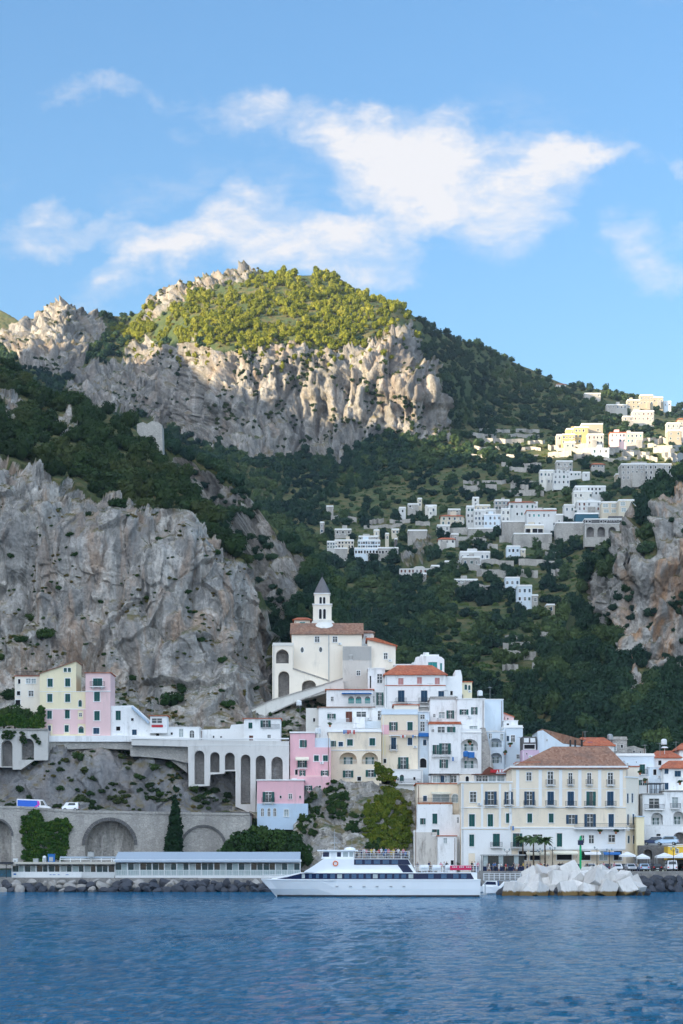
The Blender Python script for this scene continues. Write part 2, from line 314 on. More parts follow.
# ------------------------------------------------------------------ terrain sheets
def rbf(ctrl):
    C = np.array(ctrl, float); r = np.hypot(C[:, 0][:, None]-C[:, 0], C[:, 1][:, None]-C[:, 1]); n = len(C)
    A = np.zeros((n+3, n+3)); A[:n, :n] = r+np.eye(n)*.3; Pm = np.c_[np.ones(n), C[:, 0]/500, C[:, 1]/500]; A[:n, n:] = Pm; A[n:, :n] = Pm.T
    w = np.linalg.solve(A, np.r_[C[:, 2], 0, 0, 0])
    def f(px, py):
        px = np.asarray(px, float); py = np.asarray(py, float); out = w[n]+w[n+1]*px/500+w[n+2]*py/500
        for i in range(n): out = out+w[i]*np.hypot(px-C[i, 0], py-C[i, 1])
        return out
    return f
SHEETS = {}
class Sheet:
    def __init__(s, key, name, top, bot, ctrl, dx, dy, amp, mat, veg, label=None, back=(26, 10), vscale=1.0, damp=None, fsc=1.0, zs=.42):
        top = np.array(top, float); bot = np.array(bot, float); x0 = max(top[0, 0], bot[0, 0]); x1 = min(top[-1, 0], bot[-1, 0])
        s.px = np.arange(x0, x1+.01, dx); s.t = np.interp(s.px, top[:, 0], top[:, 1]); s.b = np.interp(s.px, bot[:, 0], bot[:, 1])
        nv = int((s.b-s.t).max()/dy)+2; v = np.linspace(0, 1, nv); s.nv = nv
        PX = np.repeat(s.px[:, None], nv, 1); PY = s.t[:, None]+(s.b-s.t)[:, None]*v[None]
        s.D = rbf(ctrl); D = s.D(PX, PY); s.PX = PX; s.PY = PY
        P = np.stack([(PX-CX)*D/F, D, CH-(PY-HOR)*D/F], -1)
        N = np.cross(np.gradient(P, axis=0), np.gradient(P, axis=1)); N /= np.linalg.norm(N, axis=-1)[..., None]+1e-9
        N *= np.where(N[..., 1:2] > 0, -1, 1)
        s.vegf = veg; vg = veg(PX, PY)
        a = amp*(1-.55*np.clip(vg, 0, 1))
        if damp is not None: a = a*damp(PX, PY)
        Q = P*np.array([1, 1, zs])
        rk = 1-np.clip(vg, 0, 1); wq = Q+2.2*np.stack([fbm(Q/9, 2), fbm(Q/9+5, 2), fbm(Q/9+9, 2)], -1)
        d = .9*fbm(Q/70, 3)+.35*ridged(Q/30+3, 3)*rk+.35*fbm(Q/30, 3)+(.62*facet(wq*np.array([1, 1, .8])/17)+.42*facet(wq/7.5+3)+.24*facet(wq/3.3+7))*rk*fsc+.10*fbm(P/3.2, 3)
        d = d+.30*ridged(P*np.array([1, 1, .10])/9+5, 4)*rk-.5*np.clip(.16-np.abs(perlin(P*np.array([1, 1, .22])/13+8)), 0, 1)/.16*rk
        P = P+N*(a*d)[..., None]
        s.P = P; s.N = N
        nb = 7; E = []
        for k in range(1, nb+1):
            e = P[:, 0].copy(); e[:, 1] += back[0]*k**1.3; e[:, 2] -= back[1]*k**1.4*(.6+.4*perlin(e/40)); E.append(e)
        A = np.concatenate([np.stack(E[::-1], 1), P], 1); VG = np.concatenate([np.repeat(vg[:, :1], nb, 1), vg], 1)
        nu, nw = A.shape[:2]; idx = np.arange(nu*nw).reshape(nu, nw)
        f = np.stack([idx[:-1, :-1], idx[:-1, 1:], idx[1:, 1:], idx[1:, :-1]], -1).reshape(-1, 4)
        s.A = A
        me = mesh_np(name, A.reshape(-1, 3), f, {'veg': VG}, smooth=True)
        s.o = link(name, me, mat); tag(s.o, label, kind='structure'); SHEETS[key] = s
    def at(s, px, py):
        i = np.clip(np.round((np.asarray(px)-s.px[0])/(s.px[1]-s.px[0])).astype(int), 0, len(s.px)-1)
        j = np.clip(np.round((np.asarray(py)-s.t[i])/np.maximum(s.b[i]-s.t[i], 1e-3)*(s.nv-1)).astype(int), 0, s.nv-1)
        return s.P[i, j], s.N[i, j]
    def top(s, px): return np.interp(px, s.px, s.t, left=9999, right=9999)

def region(polys_in, polys_out=(), soft=9, seed=0.0):
    def f(PX, PY):
        q = np.stack([PX/26+seed, PY/26, np.full(np.shape(PX), 1.7+seed)], -1); q2 = q*2.7
        wx = PX+soft*(perlin(q)*1.3+perlin(q2)*.7); wy = PY+soft*(perlin(q+31)*1.3+perlin(q2+31)*.7)
        m = np.zeros(np.shape(PX))
        for p in polys_in: m = np.maximum(m, in_poly(wx, wy, p))
        for p in polys_out: m = np.where(in_poly(wx, wy, p), 0, m)
        return m.astype(float)
    return f

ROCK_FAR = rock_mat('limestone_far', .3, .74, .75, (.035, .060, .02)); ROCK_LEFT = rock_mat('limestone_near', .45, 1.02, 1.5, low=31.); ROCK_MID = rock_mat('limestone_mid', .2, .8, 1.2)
ROCK_RIGHT = rock_mat('limestone_rust', .95, .95, 1.1); ROCK_LOW = rock_mat('limestone_shore', .1, 1.0, 2.4)

# A: the far mountain with its pine summit, cliff, valley and terraced slopes
topA = [(-60, 352), (-20, 344), (0, 336), (20, 325), (37, 307), (48, 303), (55, 301), (70, 297), (80, 301), (100, 308), (120, 315), (137, 311), (150, 297), (170, 283), (200, 273), (225, 270), (250, 268), (280, 274), (320, 273),
        (345, 281), (370, 294), (400, 309), (412, 319), (440, 332), (490, 349), (540, 374), (565, 384), (615, 392), (640, 397), (683, 409), (780, 440)]
botA = [(-60, 560), (120, 560), (200, 600), (300, 720), (400, 790), (520, 800), (683, 800), (780, 800)]
ctrlA = [(-60, 350, 1560), (70, 298, 1490), (60, 350, 1420), (60, 400, 1360), (0, 420, 1340), (120, 316, 1560), (150, 345, 1450), (120, 400, 1370), (172, 370, 1400), (172, 420, 1380), (200, 272, 1540), (250, 268, 1500), (320, 272, 1480),
         (400, 309, 1440), (200, 330, 1350), (300, 335, 1330), (400, 335, 1320), (210, 400, 1300), (300, 400, 1305), (390, 400, 1295), (440, 380, 1300), (220, 455, 1270), (300, 460, 1285), (390, 455, 1280), (440, 445, 1285), (452, 400, 1330),
         (470, 400, 1420), (440, 335, 1480), (540, 374, 1650), (683, 409, 1850), (780, 440, 1950), (500, 400, 1500), (560, 420, 1440), (620, 415, 1500), (600, 440, 1240), (683, 430, 1330), (683, 470, 1130), (640, 480, 1120), (560, 470, 1150), (500, 480, 1150), (520, 510, 1085),
         (620, 510, 1040), (450, 480, 1200), (300, 500, 1180), (350, 540, 1060), (450, 550, 990), (560, 560, 960), (683, 560, 900), (400, 590, 930), (480, 600, 900), (560, 610, 860), (400, 650, 800), (500, 650, 790), (600, 650, 770),
         (520, 700, 690), (440, 720, 660), (620, 720, 660), (683, 760, 620), (300, 600, 900), (200, 560, 1000), (0, 560, 1100), (300, 720, 700), (500, 790, 600), (780, 790, 600)]
cliffA = [(130, 345), (150, 338), (172, 345), (200, 348), (230, 352), (260, 345), (300, 352), (340, 345), (375, 335), (405, 332), (425, 345), (440, 375), (452, 415), (452, 440), (430, 447), (400, 432), (375, 430), (350, 445), (330, 458), (300, 456), (250, 462), (215, 450), (170, 430), (60, 400), (70, 375), (120, 360)]
peakL = [(-60, 345), (0, 330), (37, 303), (70, 290), (105, 305), (112, 325), (95, 345), (80, 372), (40, 372), (0, 352), (-60, 380)]
baldA = [(140, 320), (150, 296), (175, 280), (215, 268), (262, 262), (255, 278), (215, 290), (180, 300), (160, 318)]
crag1 = [(410, 545), (418, 536), (440, 538), (442, 560), (425, 568), (411, 565)]
scree = [(470, 355), (500, 362), (520, 385), (500, 395), (470, 385), (455, 360)]
slopes = [(455, 425), (540, 430), (620, 435), (683, 440), (683, 470), (600, 470), (540, 462), (470, 445)]
vegA = region([[(-80, 200), (800, 200), (800, 830), (-80, 830)]], [cliffA, peakL, baldA, crag1], 8)
A = Sheet('A', 'mountain_terrain', topA, botA, ctrlA, 1.6, 1.6, 9.0, ROCK_FAR, vegA, 'far mountain with a pine covered summit over a limestone cliff and a terraced valley', back=(60, 12),
          damp=lambda x, y: np.where(x > 440, .45, 1.)*np.where(y > 470, .7, 1.), fsc=.85)
# far dark hill at the left edge
Sheet('H', 'distant_hill', [(-420, 470), (-300, 400), (-160, 330), (-80, 302), (-30, 303), (0, 311), (10, 316), (20, 322), (40, 345), (60, 360)], [(-420, 480), (60, 480)], [(-420, 470, 2400), (-80, 300, 2300), (0, 312, 2250), (60, 360, 2200), (-80, 400, 2100), (60, 400, 2100)], 2, 2, 10, ROCK_MID,
      lambda x, y: np.ones(np.shape(x))*.8, 'distant dark wooded hill at the left edge', back=(90, 30))
# B: the crag between
topB = [(90, 440), (130, 432), (165, 437), (185, 449), (205, 456), (225, 466), (240, 484), (255, 508), (270, 524), (290, 540), (305, 550), (325, 566), (336, 577), (344, 592), (348, 604), (350, 625), (352, 660), (354, 700)]
botB = [(90, 560), (200, 640), (260, 720), (354, 720)]
ctrlB = [(90, 440, 680), (130, 432, 665), (180, 450, 650), (240, 484, 625), (240, 540, 600), (300, 548, 575), (345, 595, 540), (350, 690, 500), (300, 620, 520), (270, 700, 500), (200, 520, 620), (120, 500, 640), (200, 620, 580)]
rockB = [[(138, 446), (186, 460), (206, 468), (226, 478), (244, 495), (262, 520), (290, 546), (306, 558), (304, 590), (292, 622), (285, 625), (262, 600), (245, 580), (230, 560), (138, 500)]]
vegB = region([[(0, 300), (800, 300), (800, 830), (0, 830)]], rockB, 7, 4.)
Sheet('B', 'rocky_ridge', topB, botB, ctrlB, 1.2, 1.2, 6.5, ROCK_MID, vegB, 'dark wooded rocky ridge behind the bell tower', back=(14, 9))
# C: the big grey cliff on the left, its wooded shoulder and the rock under the houses and the road
topC = [(-90, 335), (-40, 344), (0, 352), (12, 360), (25, 383), (50, 398), (100, 408), (130, 424), (150, 450), (165, 466), (185, 492), (205, 514), (230, 534), (245, 552), (256, 568), (264, 592), (272, 612), (276, 640), (279, 690), (283, 730), (286, 780)]
botC = [(-90, 872), (180, 872), (286, 872)]
ctrlC = [(-90, 335, 690), (0, 352, 670), (50, 398, 640), (130, 424, 620), (185, 478, 570), (0, 430, 560), (0, 462, 505), (60, 485, 500), (120, 515, 492), (185, 526, 490), (245, 560, 488), (100, 450, 570), (150, 490, 540), (0, 560, 492), (100, 580, 486),
         (200, 590, 482), (250, 620, 482), (276, 640, 500), (282, 720, 490), (0, 650, 478), (100, 660, 474), (180, 670, 472), (240, 690, 466), (60, 695, 470), (150, 710, 470), (0, 720, 455), (100, 736, 452), (180, 738, 452), (240, 728, 455),
         (0, 746, 437), (60, 758, 432), (100, 758, 431.5), (150, 760, 432), (178, 768, 432.5), (60, 775, 430.5), (130, 780, 430.5), (230, 760, 441), (270, 750, 443), (0, 800, 428), (100, 803, 427), (180, 800, 426), (240, 800, 438), (0, 812, 426), (180, 812, 424), (100, 868, 414), (0, 870, 414), (240, 868, 412), (286, 860, 414), (-90, 870, 414), (-90, 740, 440), (-90, 600, 500)]
shoulder = [(-90, 300), (0, 340), (60, 380), (140, 425), (170, 440), (215, 500), (250, 540), (262, 580), (250, 572), (235, 556), (205, 538), (185, 520), (125, 507), (90, 492), (55, 474), (30, 462), (0, 456), (-90, 450)]
vegC = region([shoulder, [(262, 590), (290, 600), (290, 720), (279, 720), (276, 640)]], [[(0, 400), (22, 408), (15, 425), (0, 428)], [(48, 418), (72, 418), (75, 436), (55, 438)]], 7, 9.)
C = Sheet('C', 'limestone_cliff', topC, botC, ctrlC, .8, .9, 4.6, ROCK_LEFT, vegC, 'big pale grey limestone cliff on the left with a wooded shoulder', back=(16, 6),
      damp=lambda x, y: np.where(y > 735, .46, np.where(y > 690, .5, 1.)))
# D: the rust streaked cliff on the right and the wood below it
topD = [(500, 712), (520, 690), (540, 667), (560, 646), (575, 622), (583, 580), (592, 564), (606, 556), (621, 545), (634, 514), (654, 495), (683, 473), (720, 455), (800, 430)]
botD = [(500, 800), (800, 800)]
ctrlD = [(500, 712, 640), (540, 667, 650), (575, 622, 660), (590, 565, 670), (600, 610, 650), (600, 640, 645), (621, 545, 660), (634, 514, 660), (683, 473, 680), (630, 560, 625), (625, 640, 615), (650, 560, 622), (650, 650, 612), (683, 520, 632), (683, 600, 620), (683, 690, 605),
         (800, 430, 700), (800, 600, 600), (620, 700, 585), (683, 720, 560), (560, 710, 600), (500, 770, 540), (600, 770, 520), (683, 775, 510), (800, 790, 500)]
rockD = [[(616, 580), (617, 556), (628, 530), (634, 505), (641, 520), (644, 560), (652, 560), (656, 530), (664, 515), (683, 492), (800, 460), (800, 700), (683, 695), (676, 690), (672, 668), (652, 672), (640, 665), (632, 660), (620, 655)],
         [(588, 600), (589, 575), (600, 570), (613, 583), (612, 620), (598, 634), (588, 625)], [(628, 690), (640, 665), (648, 690), (635, 705)]]
vegD = region([[(0, 300), (820, 300), (820, 830), (0, 830)]], rockD, 5, 14.)
Sheet('D', 'rust_streaked_cliff', topD, botD, ctrlD, 1.0, 1.1, 6.0, ROCK_RIGHT, vegD, 'rust streaked vertical cliff at the right edge above dark woods', back=(18, 5), zs=.2)
# T: the hill the town climbs
def townD(py): return 403.+(868-py)*.42
topT = [(215, 735), (240, 722), (262, 712), (290, 703), (310, 698), (360, 700), (430, 705), (500, 715), (522, 740), (560, 762), (640, 772), (700, 765), (800, 760)]
botT = [(215, 874), (800, 874)]
ctrlT = [(235, 720, 467), (265, 710, 467), (295, 712, 466), (300, 735, 459), (250, 735, 460)]+[(x, y, townD(y)+5.5) for x in (215, 330, 450, 570, 690, 800) for y in (874, 820, 760, 700)]
vegT = region([[(480, 700), (800, 700), (800, 800), (540, 800)], [(225, 826), (305, 835), (305, 874), (225, 874)]], [], 5, 20.)
T = Sheet('T', 'town_hillside', topT, botT, ctrlT, 1.2, 1.2, 1.7, ROCK_LOW, vegT, 'rocky hillside on which the town is built', back=(10, 2))
# G: the bare crag under the cream house, above the ferry
topG = [(296, 815), (303, 805), (312, 795), (322, 787), (335, 783), (350, 781), (375, 781), (395, 781), (408, 784), (415, 790), (418, 800)]
Sheet('G', 'rock_outcrop', topG, [(296, 876), (418, 876)], [(296, 815, 425), (350, 782, 427), (415, 786, 425), (296, 874, 408), (350, 874, 402), (418, 874, 405), (350, 830, 411), (310, 830, 414), (400, 830, 412)], .7, .7, 2.1, ROCK_LOW,
      lambda x, y: np.zeros(np.shape(x)), 'bare pale limestone crag under the twin arched house', back=(5, 2))
# the headland west of the town, outside the frame, behind which the sun has gone down
ys = np.linspace(-500, 2600, 150); us = np.linspace(-1, 1, 60)
YY, UUm = np.meshgrid(ys, us, indexing='ij'); hh = np.interp(ys, [-500, 100, 500, 760, 1000, 1150, 1270, 1500, 2600], HEADLAND)
XX = -640+UUm*330+60*perlin(np.stack([YY/300, UUm*0, UUm*0+3], -1)); prof = np.clip(1-np.abs(UUm)**1.25, 0, 1)
ZZ = hh[:, None]*prof+16*fbm(np.stack([XX/110, YY/110, XX*0], -1), 5)*prof-3
idx = np.arange(YY.size).reshape(YY.shape); f = np.stack([idx[:-1, :-1], idx[1:, :-1], idx[1:, 1:], idx[:-1, 1:]], -1).reshape(-1, 4)
o = link('western_headland', mesh_np('western_headland', np.stack([XX, YY, ZZ], -1).reshape(-1, 3), f, {'veg': np.ones(YY.size)*.6}, smooth=True), ROCK_MID); tag(o, 'wooded headland west of the bay', kind='structure')

# ------------------------------------------------------------------ sea
t = NT('sea_water'); c = t.coord((1, 1, 1)); cw = t.coord((.6, 1, 1))
n1 = t.noise(cw, 1.1, 5, .66, .3); n2 = t.noise(cw, 6.5, 4, .7, .2); n3 = t.noise(cw, .03, 4, .6); n4 = t.noise(t.coord((.35, 1, 1)), .16, 3, .5)
t.base(t.mix(t.ramp(n3, [(.35, 0.), (.65, 1.)]), SEA1, SEA2), .07); t.b.inputs['IOR'].default_value = 1.33; t.b.inputs['Specular IOR Level'].default_value = .14
nf = t.noise(t.coord((.75, .13, 1)), 1.0, 4, .6, .2); nm = t.noise(t.coord((.9, .36, 1)), 1.0, 4, .62, .2)
h = t.math('ADD', t.math('MULTIPLY', n1, 1.5), t.math('MULTIPLY', n2, .3)); h = t.math('ADD', h, t.math('MULTIPLY', nf, 1.3)); h = t.math('ADD', h, t.math('MULTIPLY', nm, 2.6)); t.bump(h, 1.0, .95)
rows = np.r_[np.array([-300., 0.]), 30*1.012**np.arange(0, 240)]; rows = rows[rows < 470]; rows = np.r_[rows, 6000., 30000.]
ncol = 500; xs = np.linspace(-1, 1, ncol)
YY = np.repeat(rows[:, None], ncol, 1); XX = xs[None]*(np.maximum(rows, 30)[:, None]*.30+40); XX[-2:] *= 3; XX[:, 0] = -25000; XX[:, -1] = 25000
Q = np.stack([XX*.7, YY, XX*0], -1); damp = np.exp(-((YY-60)/260)**2)*(YY > 5)
ZZ = (.05*fbm(Q/4., 3)+.08*ridged(Q/1.5+4, 3))*np.clip(damp+.25, 0, 1)*((YY > 5) & (YY < 500)); ZZ[:, 0] = ZZ[:, -1] = 0
idx = np.arange(YY.size).reshape(YY.shape); f = np.stack([idx[:-1, :-1], idx[:-1, 1:], idx[1:, 1:], idx[1:, :-1]], -1).reshape(-1, 4)
o = link('sea', mesh_np('sea', np.stack([XX, YY, ZZ], -1).reshape(-1, 3), f, smooth=True), t.m); tag(o, 'rippled blue sea', kind='structure')
# ------------------------------------------------------------------ foliage
def ico(sub):
    import bmesh
    bm = bmesh.new(); bmesh.ops.create_icosphere(bm, subdivisions=sub, radius=1); v = np.array([x.co[:] for x in bm.verts]); f = np.array([[q.index for q in p.verts] for p in bm.faces]); bm.free(); return v, f
ICO1, ICO2 = ico(1), ico(2)
def crown(kind, n, seed, leaf=.16, core=True):
    """unit crown: width 2, base at z=0; returns verts, tris"""
    r = np.random.default_rng(seed); Vs = []; Fs = []; b = 0
    if kind == 'broad': H = 1.7; lob = [(r.uniform(-.55, .55), r.uniform(-.55, .55), r.uniform(.45, 1.25), r.uniform(.38, .62)) for _ in range(7)]+[(0, 0, .75, .8)]
    elif kind == 'pine': H = 2.6; lob = [(r.uniform(-.25, .25)*(1.3-z/2.6), r.uniform(-.25, .25), z, .78*(1-z/3.3)*r.uniform(.8, 1.15)) for z in (.6, .9, 1.25, 1.6, 1.95, 2.3)]+[(r.uniform(-.6, .6), r.uniform(-.6, .6), r.uniform(.5, 1.2), .35) for _ in range(4)]
    elif kind == 'umb': H = 1.9; lob = [(r.uniform(-.5, .5), r.uniform(-.5, .5), r.uniform(.9, 1.5), r.uniform(.3, .5)) for _ in range(7)]+[(0, 0, 1.2, .6)]
    elif kind == 'bush': H = 1.2; lob = [(r.uniform(-.65, .65), r.uniform(-.65, .65), r.uniform(.2, .75), r.uniform(.3, .5)) for _ in range(7)]+[(0, 0, .4, .62)]
    elif kind == 'cypress': H = 8; lob = [(r.uniform(-.12, .12), r.uniform(-.12, .12), z, (.95-.08*abs(z-2.2)-.016*z*z*.6)*.85) for z in np.arange(.5, 7.6, .42)]
    elif kind == 'flat': H = 1.0; lob = [(r.uniform(-.9, .9), r.uniform(-.25, .25), r.uniform(.1, .9), r.uniform(.25, .4)) for _ in range(9)]
    for (x, y, z, q) in lob:
        if core:
            v, f = ICO1; d = v*(q*.78)*(1+.22*r.normal(size=(len(v), 1))*.6)+np.array([x, y, z]); Vs.append(d); Fs.append(f+b); b += len(v)
        m = max(4, int(n*q*q/sum(l[3]**2 for l in lob)))
        d = r.normal(size=(m, 3)); d /= np.linalg.norm(d, axis=1)[:, None]; d[:, 2] = np.where(d[:, 2] < -.35, -d[:, 2], d[:, 2])
        c = np.array([x, y, z])+d*q*r.uniform(.8, 1.12, (m, 1)); nrm = d+.75*r.normal(size=(m, 3)); nrm /= np.linalg.norm(nrm, axis=1)[:, None]
        u = np.cross(nrm, r.normal(size=(m, 3))); u /= np.linalg.norm(u, axis=1)[:, None]; w = np.cross(nrm, u); s = leaf*r.uniform(.6, 1.5, (m, 1))
        T3 = np.stack([c+u*s, c-u*s*.6+w*s, c-u*s*.6-w*s], 1).reshape(-1, 3); Vs.append(T3); Fs.append(np.arange(3*m).reshape(m, 3)+b); b += 3*m
    return np.concatenate(Vs), np.concatenate(Fs)
TPL = {k: [crown(k, n, 30+i*7+len(k), lf) for i in range(6)] for k, n, lf in (('broad', 190, .17), ('pine', 150, .17), ('bush', 110, .2), ('umb', 150, .17))}
TPLN = [crown('broad', 520, 90+i, .10) for i in range(5)]
def merged(name, mats, items, tpls, parent=None):
    """items: (pos, radius, height_scale, rz, tint) -> one foliage mesh"""
    Vs = []; Fs = []; T_ = []; b = 0
    for i, (p, rad, hs, rz, ti) in enumerate(items):
        v, f = tpls[i % len(tpls)]; c, s_ = math.cos(rz), math.sin(rz)
        w = np.empty_like(v); w[:, 0] = (v[:, 0]*c-v[:, 1]*s_)*rad; w[:, 1] = (v[:, 0]*s_+v[:, 1]*c)*rad; w[:, 2] = v[:, 2]*rad*hs
        Vs.append(w+np.asarray(p)); Fs.append(f+b); b += len(v); T_.append(np.full(len(v), ti))
    return link(name, mesh_np(name, np.concatenate(Vs), np.concatenate(Fs), {'tint': np.concatenate(T_)}), mats, parent)
L_WOOD = leaf_mat('leaf_wood', (.016, .040, .028), (.036, .076, .036), (.105, .150, .045), False)
L_MAQ = leaf_mat('leaf_maquis', (.020, .040, .014), (.036, .068, .020), (.075, .095, .030), False)
L_PINE = leaf_mat('leaf_pine', (.13, .15, .014), (.22, .235, .022), (.30, .29, .04))
L_DARK = leaf_mat('leaf_shrub', (.018, .045, .012), (.035, .08, .018), (.07, .11, .025))
L_OCH = leaf_mat('leaf_dry', (.09, .08, .02), (.14, .12, .03), (.18, .13, .04))
L_IVY = leaf_mat('leaf_ivy', (.07, .11, .012), (.13, .17, .018), (.20, .21, .02))
L_IVY2 = leaf_mat('leaf_ivy_green', (.03, .08, .012), (.05, .12, .018), (.09, .15, .02))
L_CYP = leaf_mat('leaf_cypress', (.010, .032, .012), (.016, .045, .016), (.022, .055, .018))
BARK = plain('bark', (.10, .075, .05), .95)

HOUSE_RECTS = []                                        # px rects kept free of trees (x0,y0,x1,y1)
def scatter(sheet, bbox, step, veg, rr, hs, tint=(0, 1), cull=(), thin=0., seed=1, jit=.6, sink=.25, inv=False, rects=True, clump=0.):
    r = np.random.default_rng(seed); S = SHEETS[sheet]
    X, Y = np.meshgrid(np.arange(bbox[0], bbox[2], step), np.arange(bbox[1], bbox[3], step), indexing='ij')
    px = (X+r.uniform(-jit, jit, X.shape)*step).ravel(); py = (Y+r.uniform(-jit, jit, X.shape)*step).ravel(); n = len(px)
    k = (r.random(n) > thin) & (py > S.top(px)+.5) & (py < bbox[3]) & (px >= S.px[0]) & (px <= S.px[-1])
    k &= (veg(px, py) > .5) != inv
    if clump: k &= perlin(np.stack([px/22., py/14., np.full(n, seed*3.+.37)], -1)) > clump
    for c in cull: k &= ~(py > SHEETS[c].top(px)+48)
    if rects:
        for a, b, c, d in HOUSE_RECTS: k &= ~((px > a-2) & (px < c+2) & (py > b) & (py < d+4.5))
    px, py = px[k], py[k]; n = len(px); P_, N_ = S.at(px, py); rad = r.uniform(*rr, n); h = r.uniform(*hs, n); z = r.uniform(0, 6.28, n); ti = np.clip(r.uniform(*tint, n)*.55+tint[1]*(.25+.9*perlin(np.stack([px/34., py/22., px*0+seed+.5], -1))), 0, .98)
    P_ = P_-np.stack([rad*0, rad*0, rad*sink], -1)
    return [(P_[i], rad[i], h[i], z[i], ti[i]) for i in range(n)]
# ------------------------------------------------------------------ building kit
from mathutils import Matrix
WHITE = stucco('stucco_white', (.84, .84, .82), .8); WHITE2 = stucco('stucco_offwhite', (.72, .70, .64), .6); CREAM = stucco('stucco_cream', (.86, .725, .56), .65)
CREAM2 = stucco('stucco_pale_cream', (.87, .765, .64), .4); YELLOW = stucco('stucco_yellow', (.87, .745, .50), .25); PINK = stucco('stucco_pink', (.80, .47, .50), .5); PALEPINK = stucco('stucco_pale_pink', (.80, .56, .54), .25)
LBLUE = stucco('stucco_pale_blue', (.50, .62, .74), .3); BLUEW = stucco('stucco_bluish_white', (.66, .74, .80), .35); GREYP = stucco('stucco_grey', (.42, .41, .38), .9, (.16, .15, .14)); OLDW = stucco('stucco_stained', (.62, .58, .52), 1.0, (.2, .17, .15))
TRIM = stucco('stucco_trim', (.82, .82, .80), .2); LILAC = stucco('stucco_lilac', (.62, .46, .58), .3)
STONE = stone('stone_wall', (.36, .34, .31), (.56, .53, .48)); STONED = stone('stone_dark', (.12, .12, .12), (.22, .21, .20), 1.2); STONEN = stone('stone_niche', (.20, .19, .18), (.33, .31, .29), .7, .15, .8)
TILE_B = tiles('roof_tiles_brown', (.27, .135, .085), (.42, .24, .16), (.16, .12, .10)); TILE_R = tiles('roof_tiles_red', (.48, .12, .06), (.60, .20, .10), (.30, .12, .08)); SLATE = stucco('spire_grey', (.16, .155, .16), .8, (.05, .05, .05))
SHUT = {'g': plain('shutter_green', (.012, .085, .075), .5), 'n': plain('shutter_blue', (.018, .06, .11), .5), 't': plain('shutter_teal', (.03, .28, .27), .5), 'p': plain('shutter_pink', (.55, .27, .25), .7), 'k': plain('shutter_brown', (.14, .05, .03), .6)}
GLASS = NT('window_glass'); GLASS.base(GLASS.mix(GLASS.noise(GLASS.coord(), .8, 1), (.008, .014, .018), (.035, .055, .065)), .06); GLASS.b.inputs['Specular IOR Level'].default_value = .5; GLASS = GLASS.m
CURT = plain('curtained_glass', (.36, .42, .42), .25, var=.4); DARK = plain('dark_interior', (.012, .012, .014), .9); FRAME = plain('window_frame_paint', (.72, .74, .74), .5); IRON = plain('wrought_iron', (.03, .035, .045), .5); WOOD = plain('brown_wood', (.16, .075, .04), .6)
CLOTH = plain('awning_cloth', (.72, .68, .55), .8); CLOTHB = plain('blue_cloth', (.03, .15, .42), .8); POT = plain('terracotta', (.42, .16, .08), .8); METAL = plain('grey_metal', (.35, .37, .38), .4, .5); BLACKM = plain('black_paint', (.02, .02, .022), .5)
FR = {1: (255, 610, 4.879), 2: (310, 640, 4.879), 3: (390, 650, 4.879), 4: (240, 730, 3.794), 5: (400, 740, 4.879), 6: (500, 720, 3.732), 7: (0, 640, 2.97), 8: (200, 560, 3.415), 9: (170, 680, 4.018), 10: (613, 730, 6.4),
      11: (500, 740, 6.83), 0: (0, 0, 1), 'v1': (540, 380, 4.776), 'v2': (430, 460, 5.254), 'v3': (540, 450, 4.776), 'v4': (320, 500, 5.69), 'v5': (430, 530, 5.254), 'L': (0, 690, 11.38), 'R': (0, 770, 2.97)}
def arch_pts(x0, x1, z0, z1, n=8, flat=1.0):
    r = (x1-x0)/2; rise = min(r*flat, (z1-z0)*.6); cx = (x0+x1)/2; zs = z1-rise
    return [(x0, z0), (x1, z0)]+[(cx+r*math.cos(math.pi*i/n), zs+rise*math.sin(math.pi*i/n)) for i in range(0, n+1)]
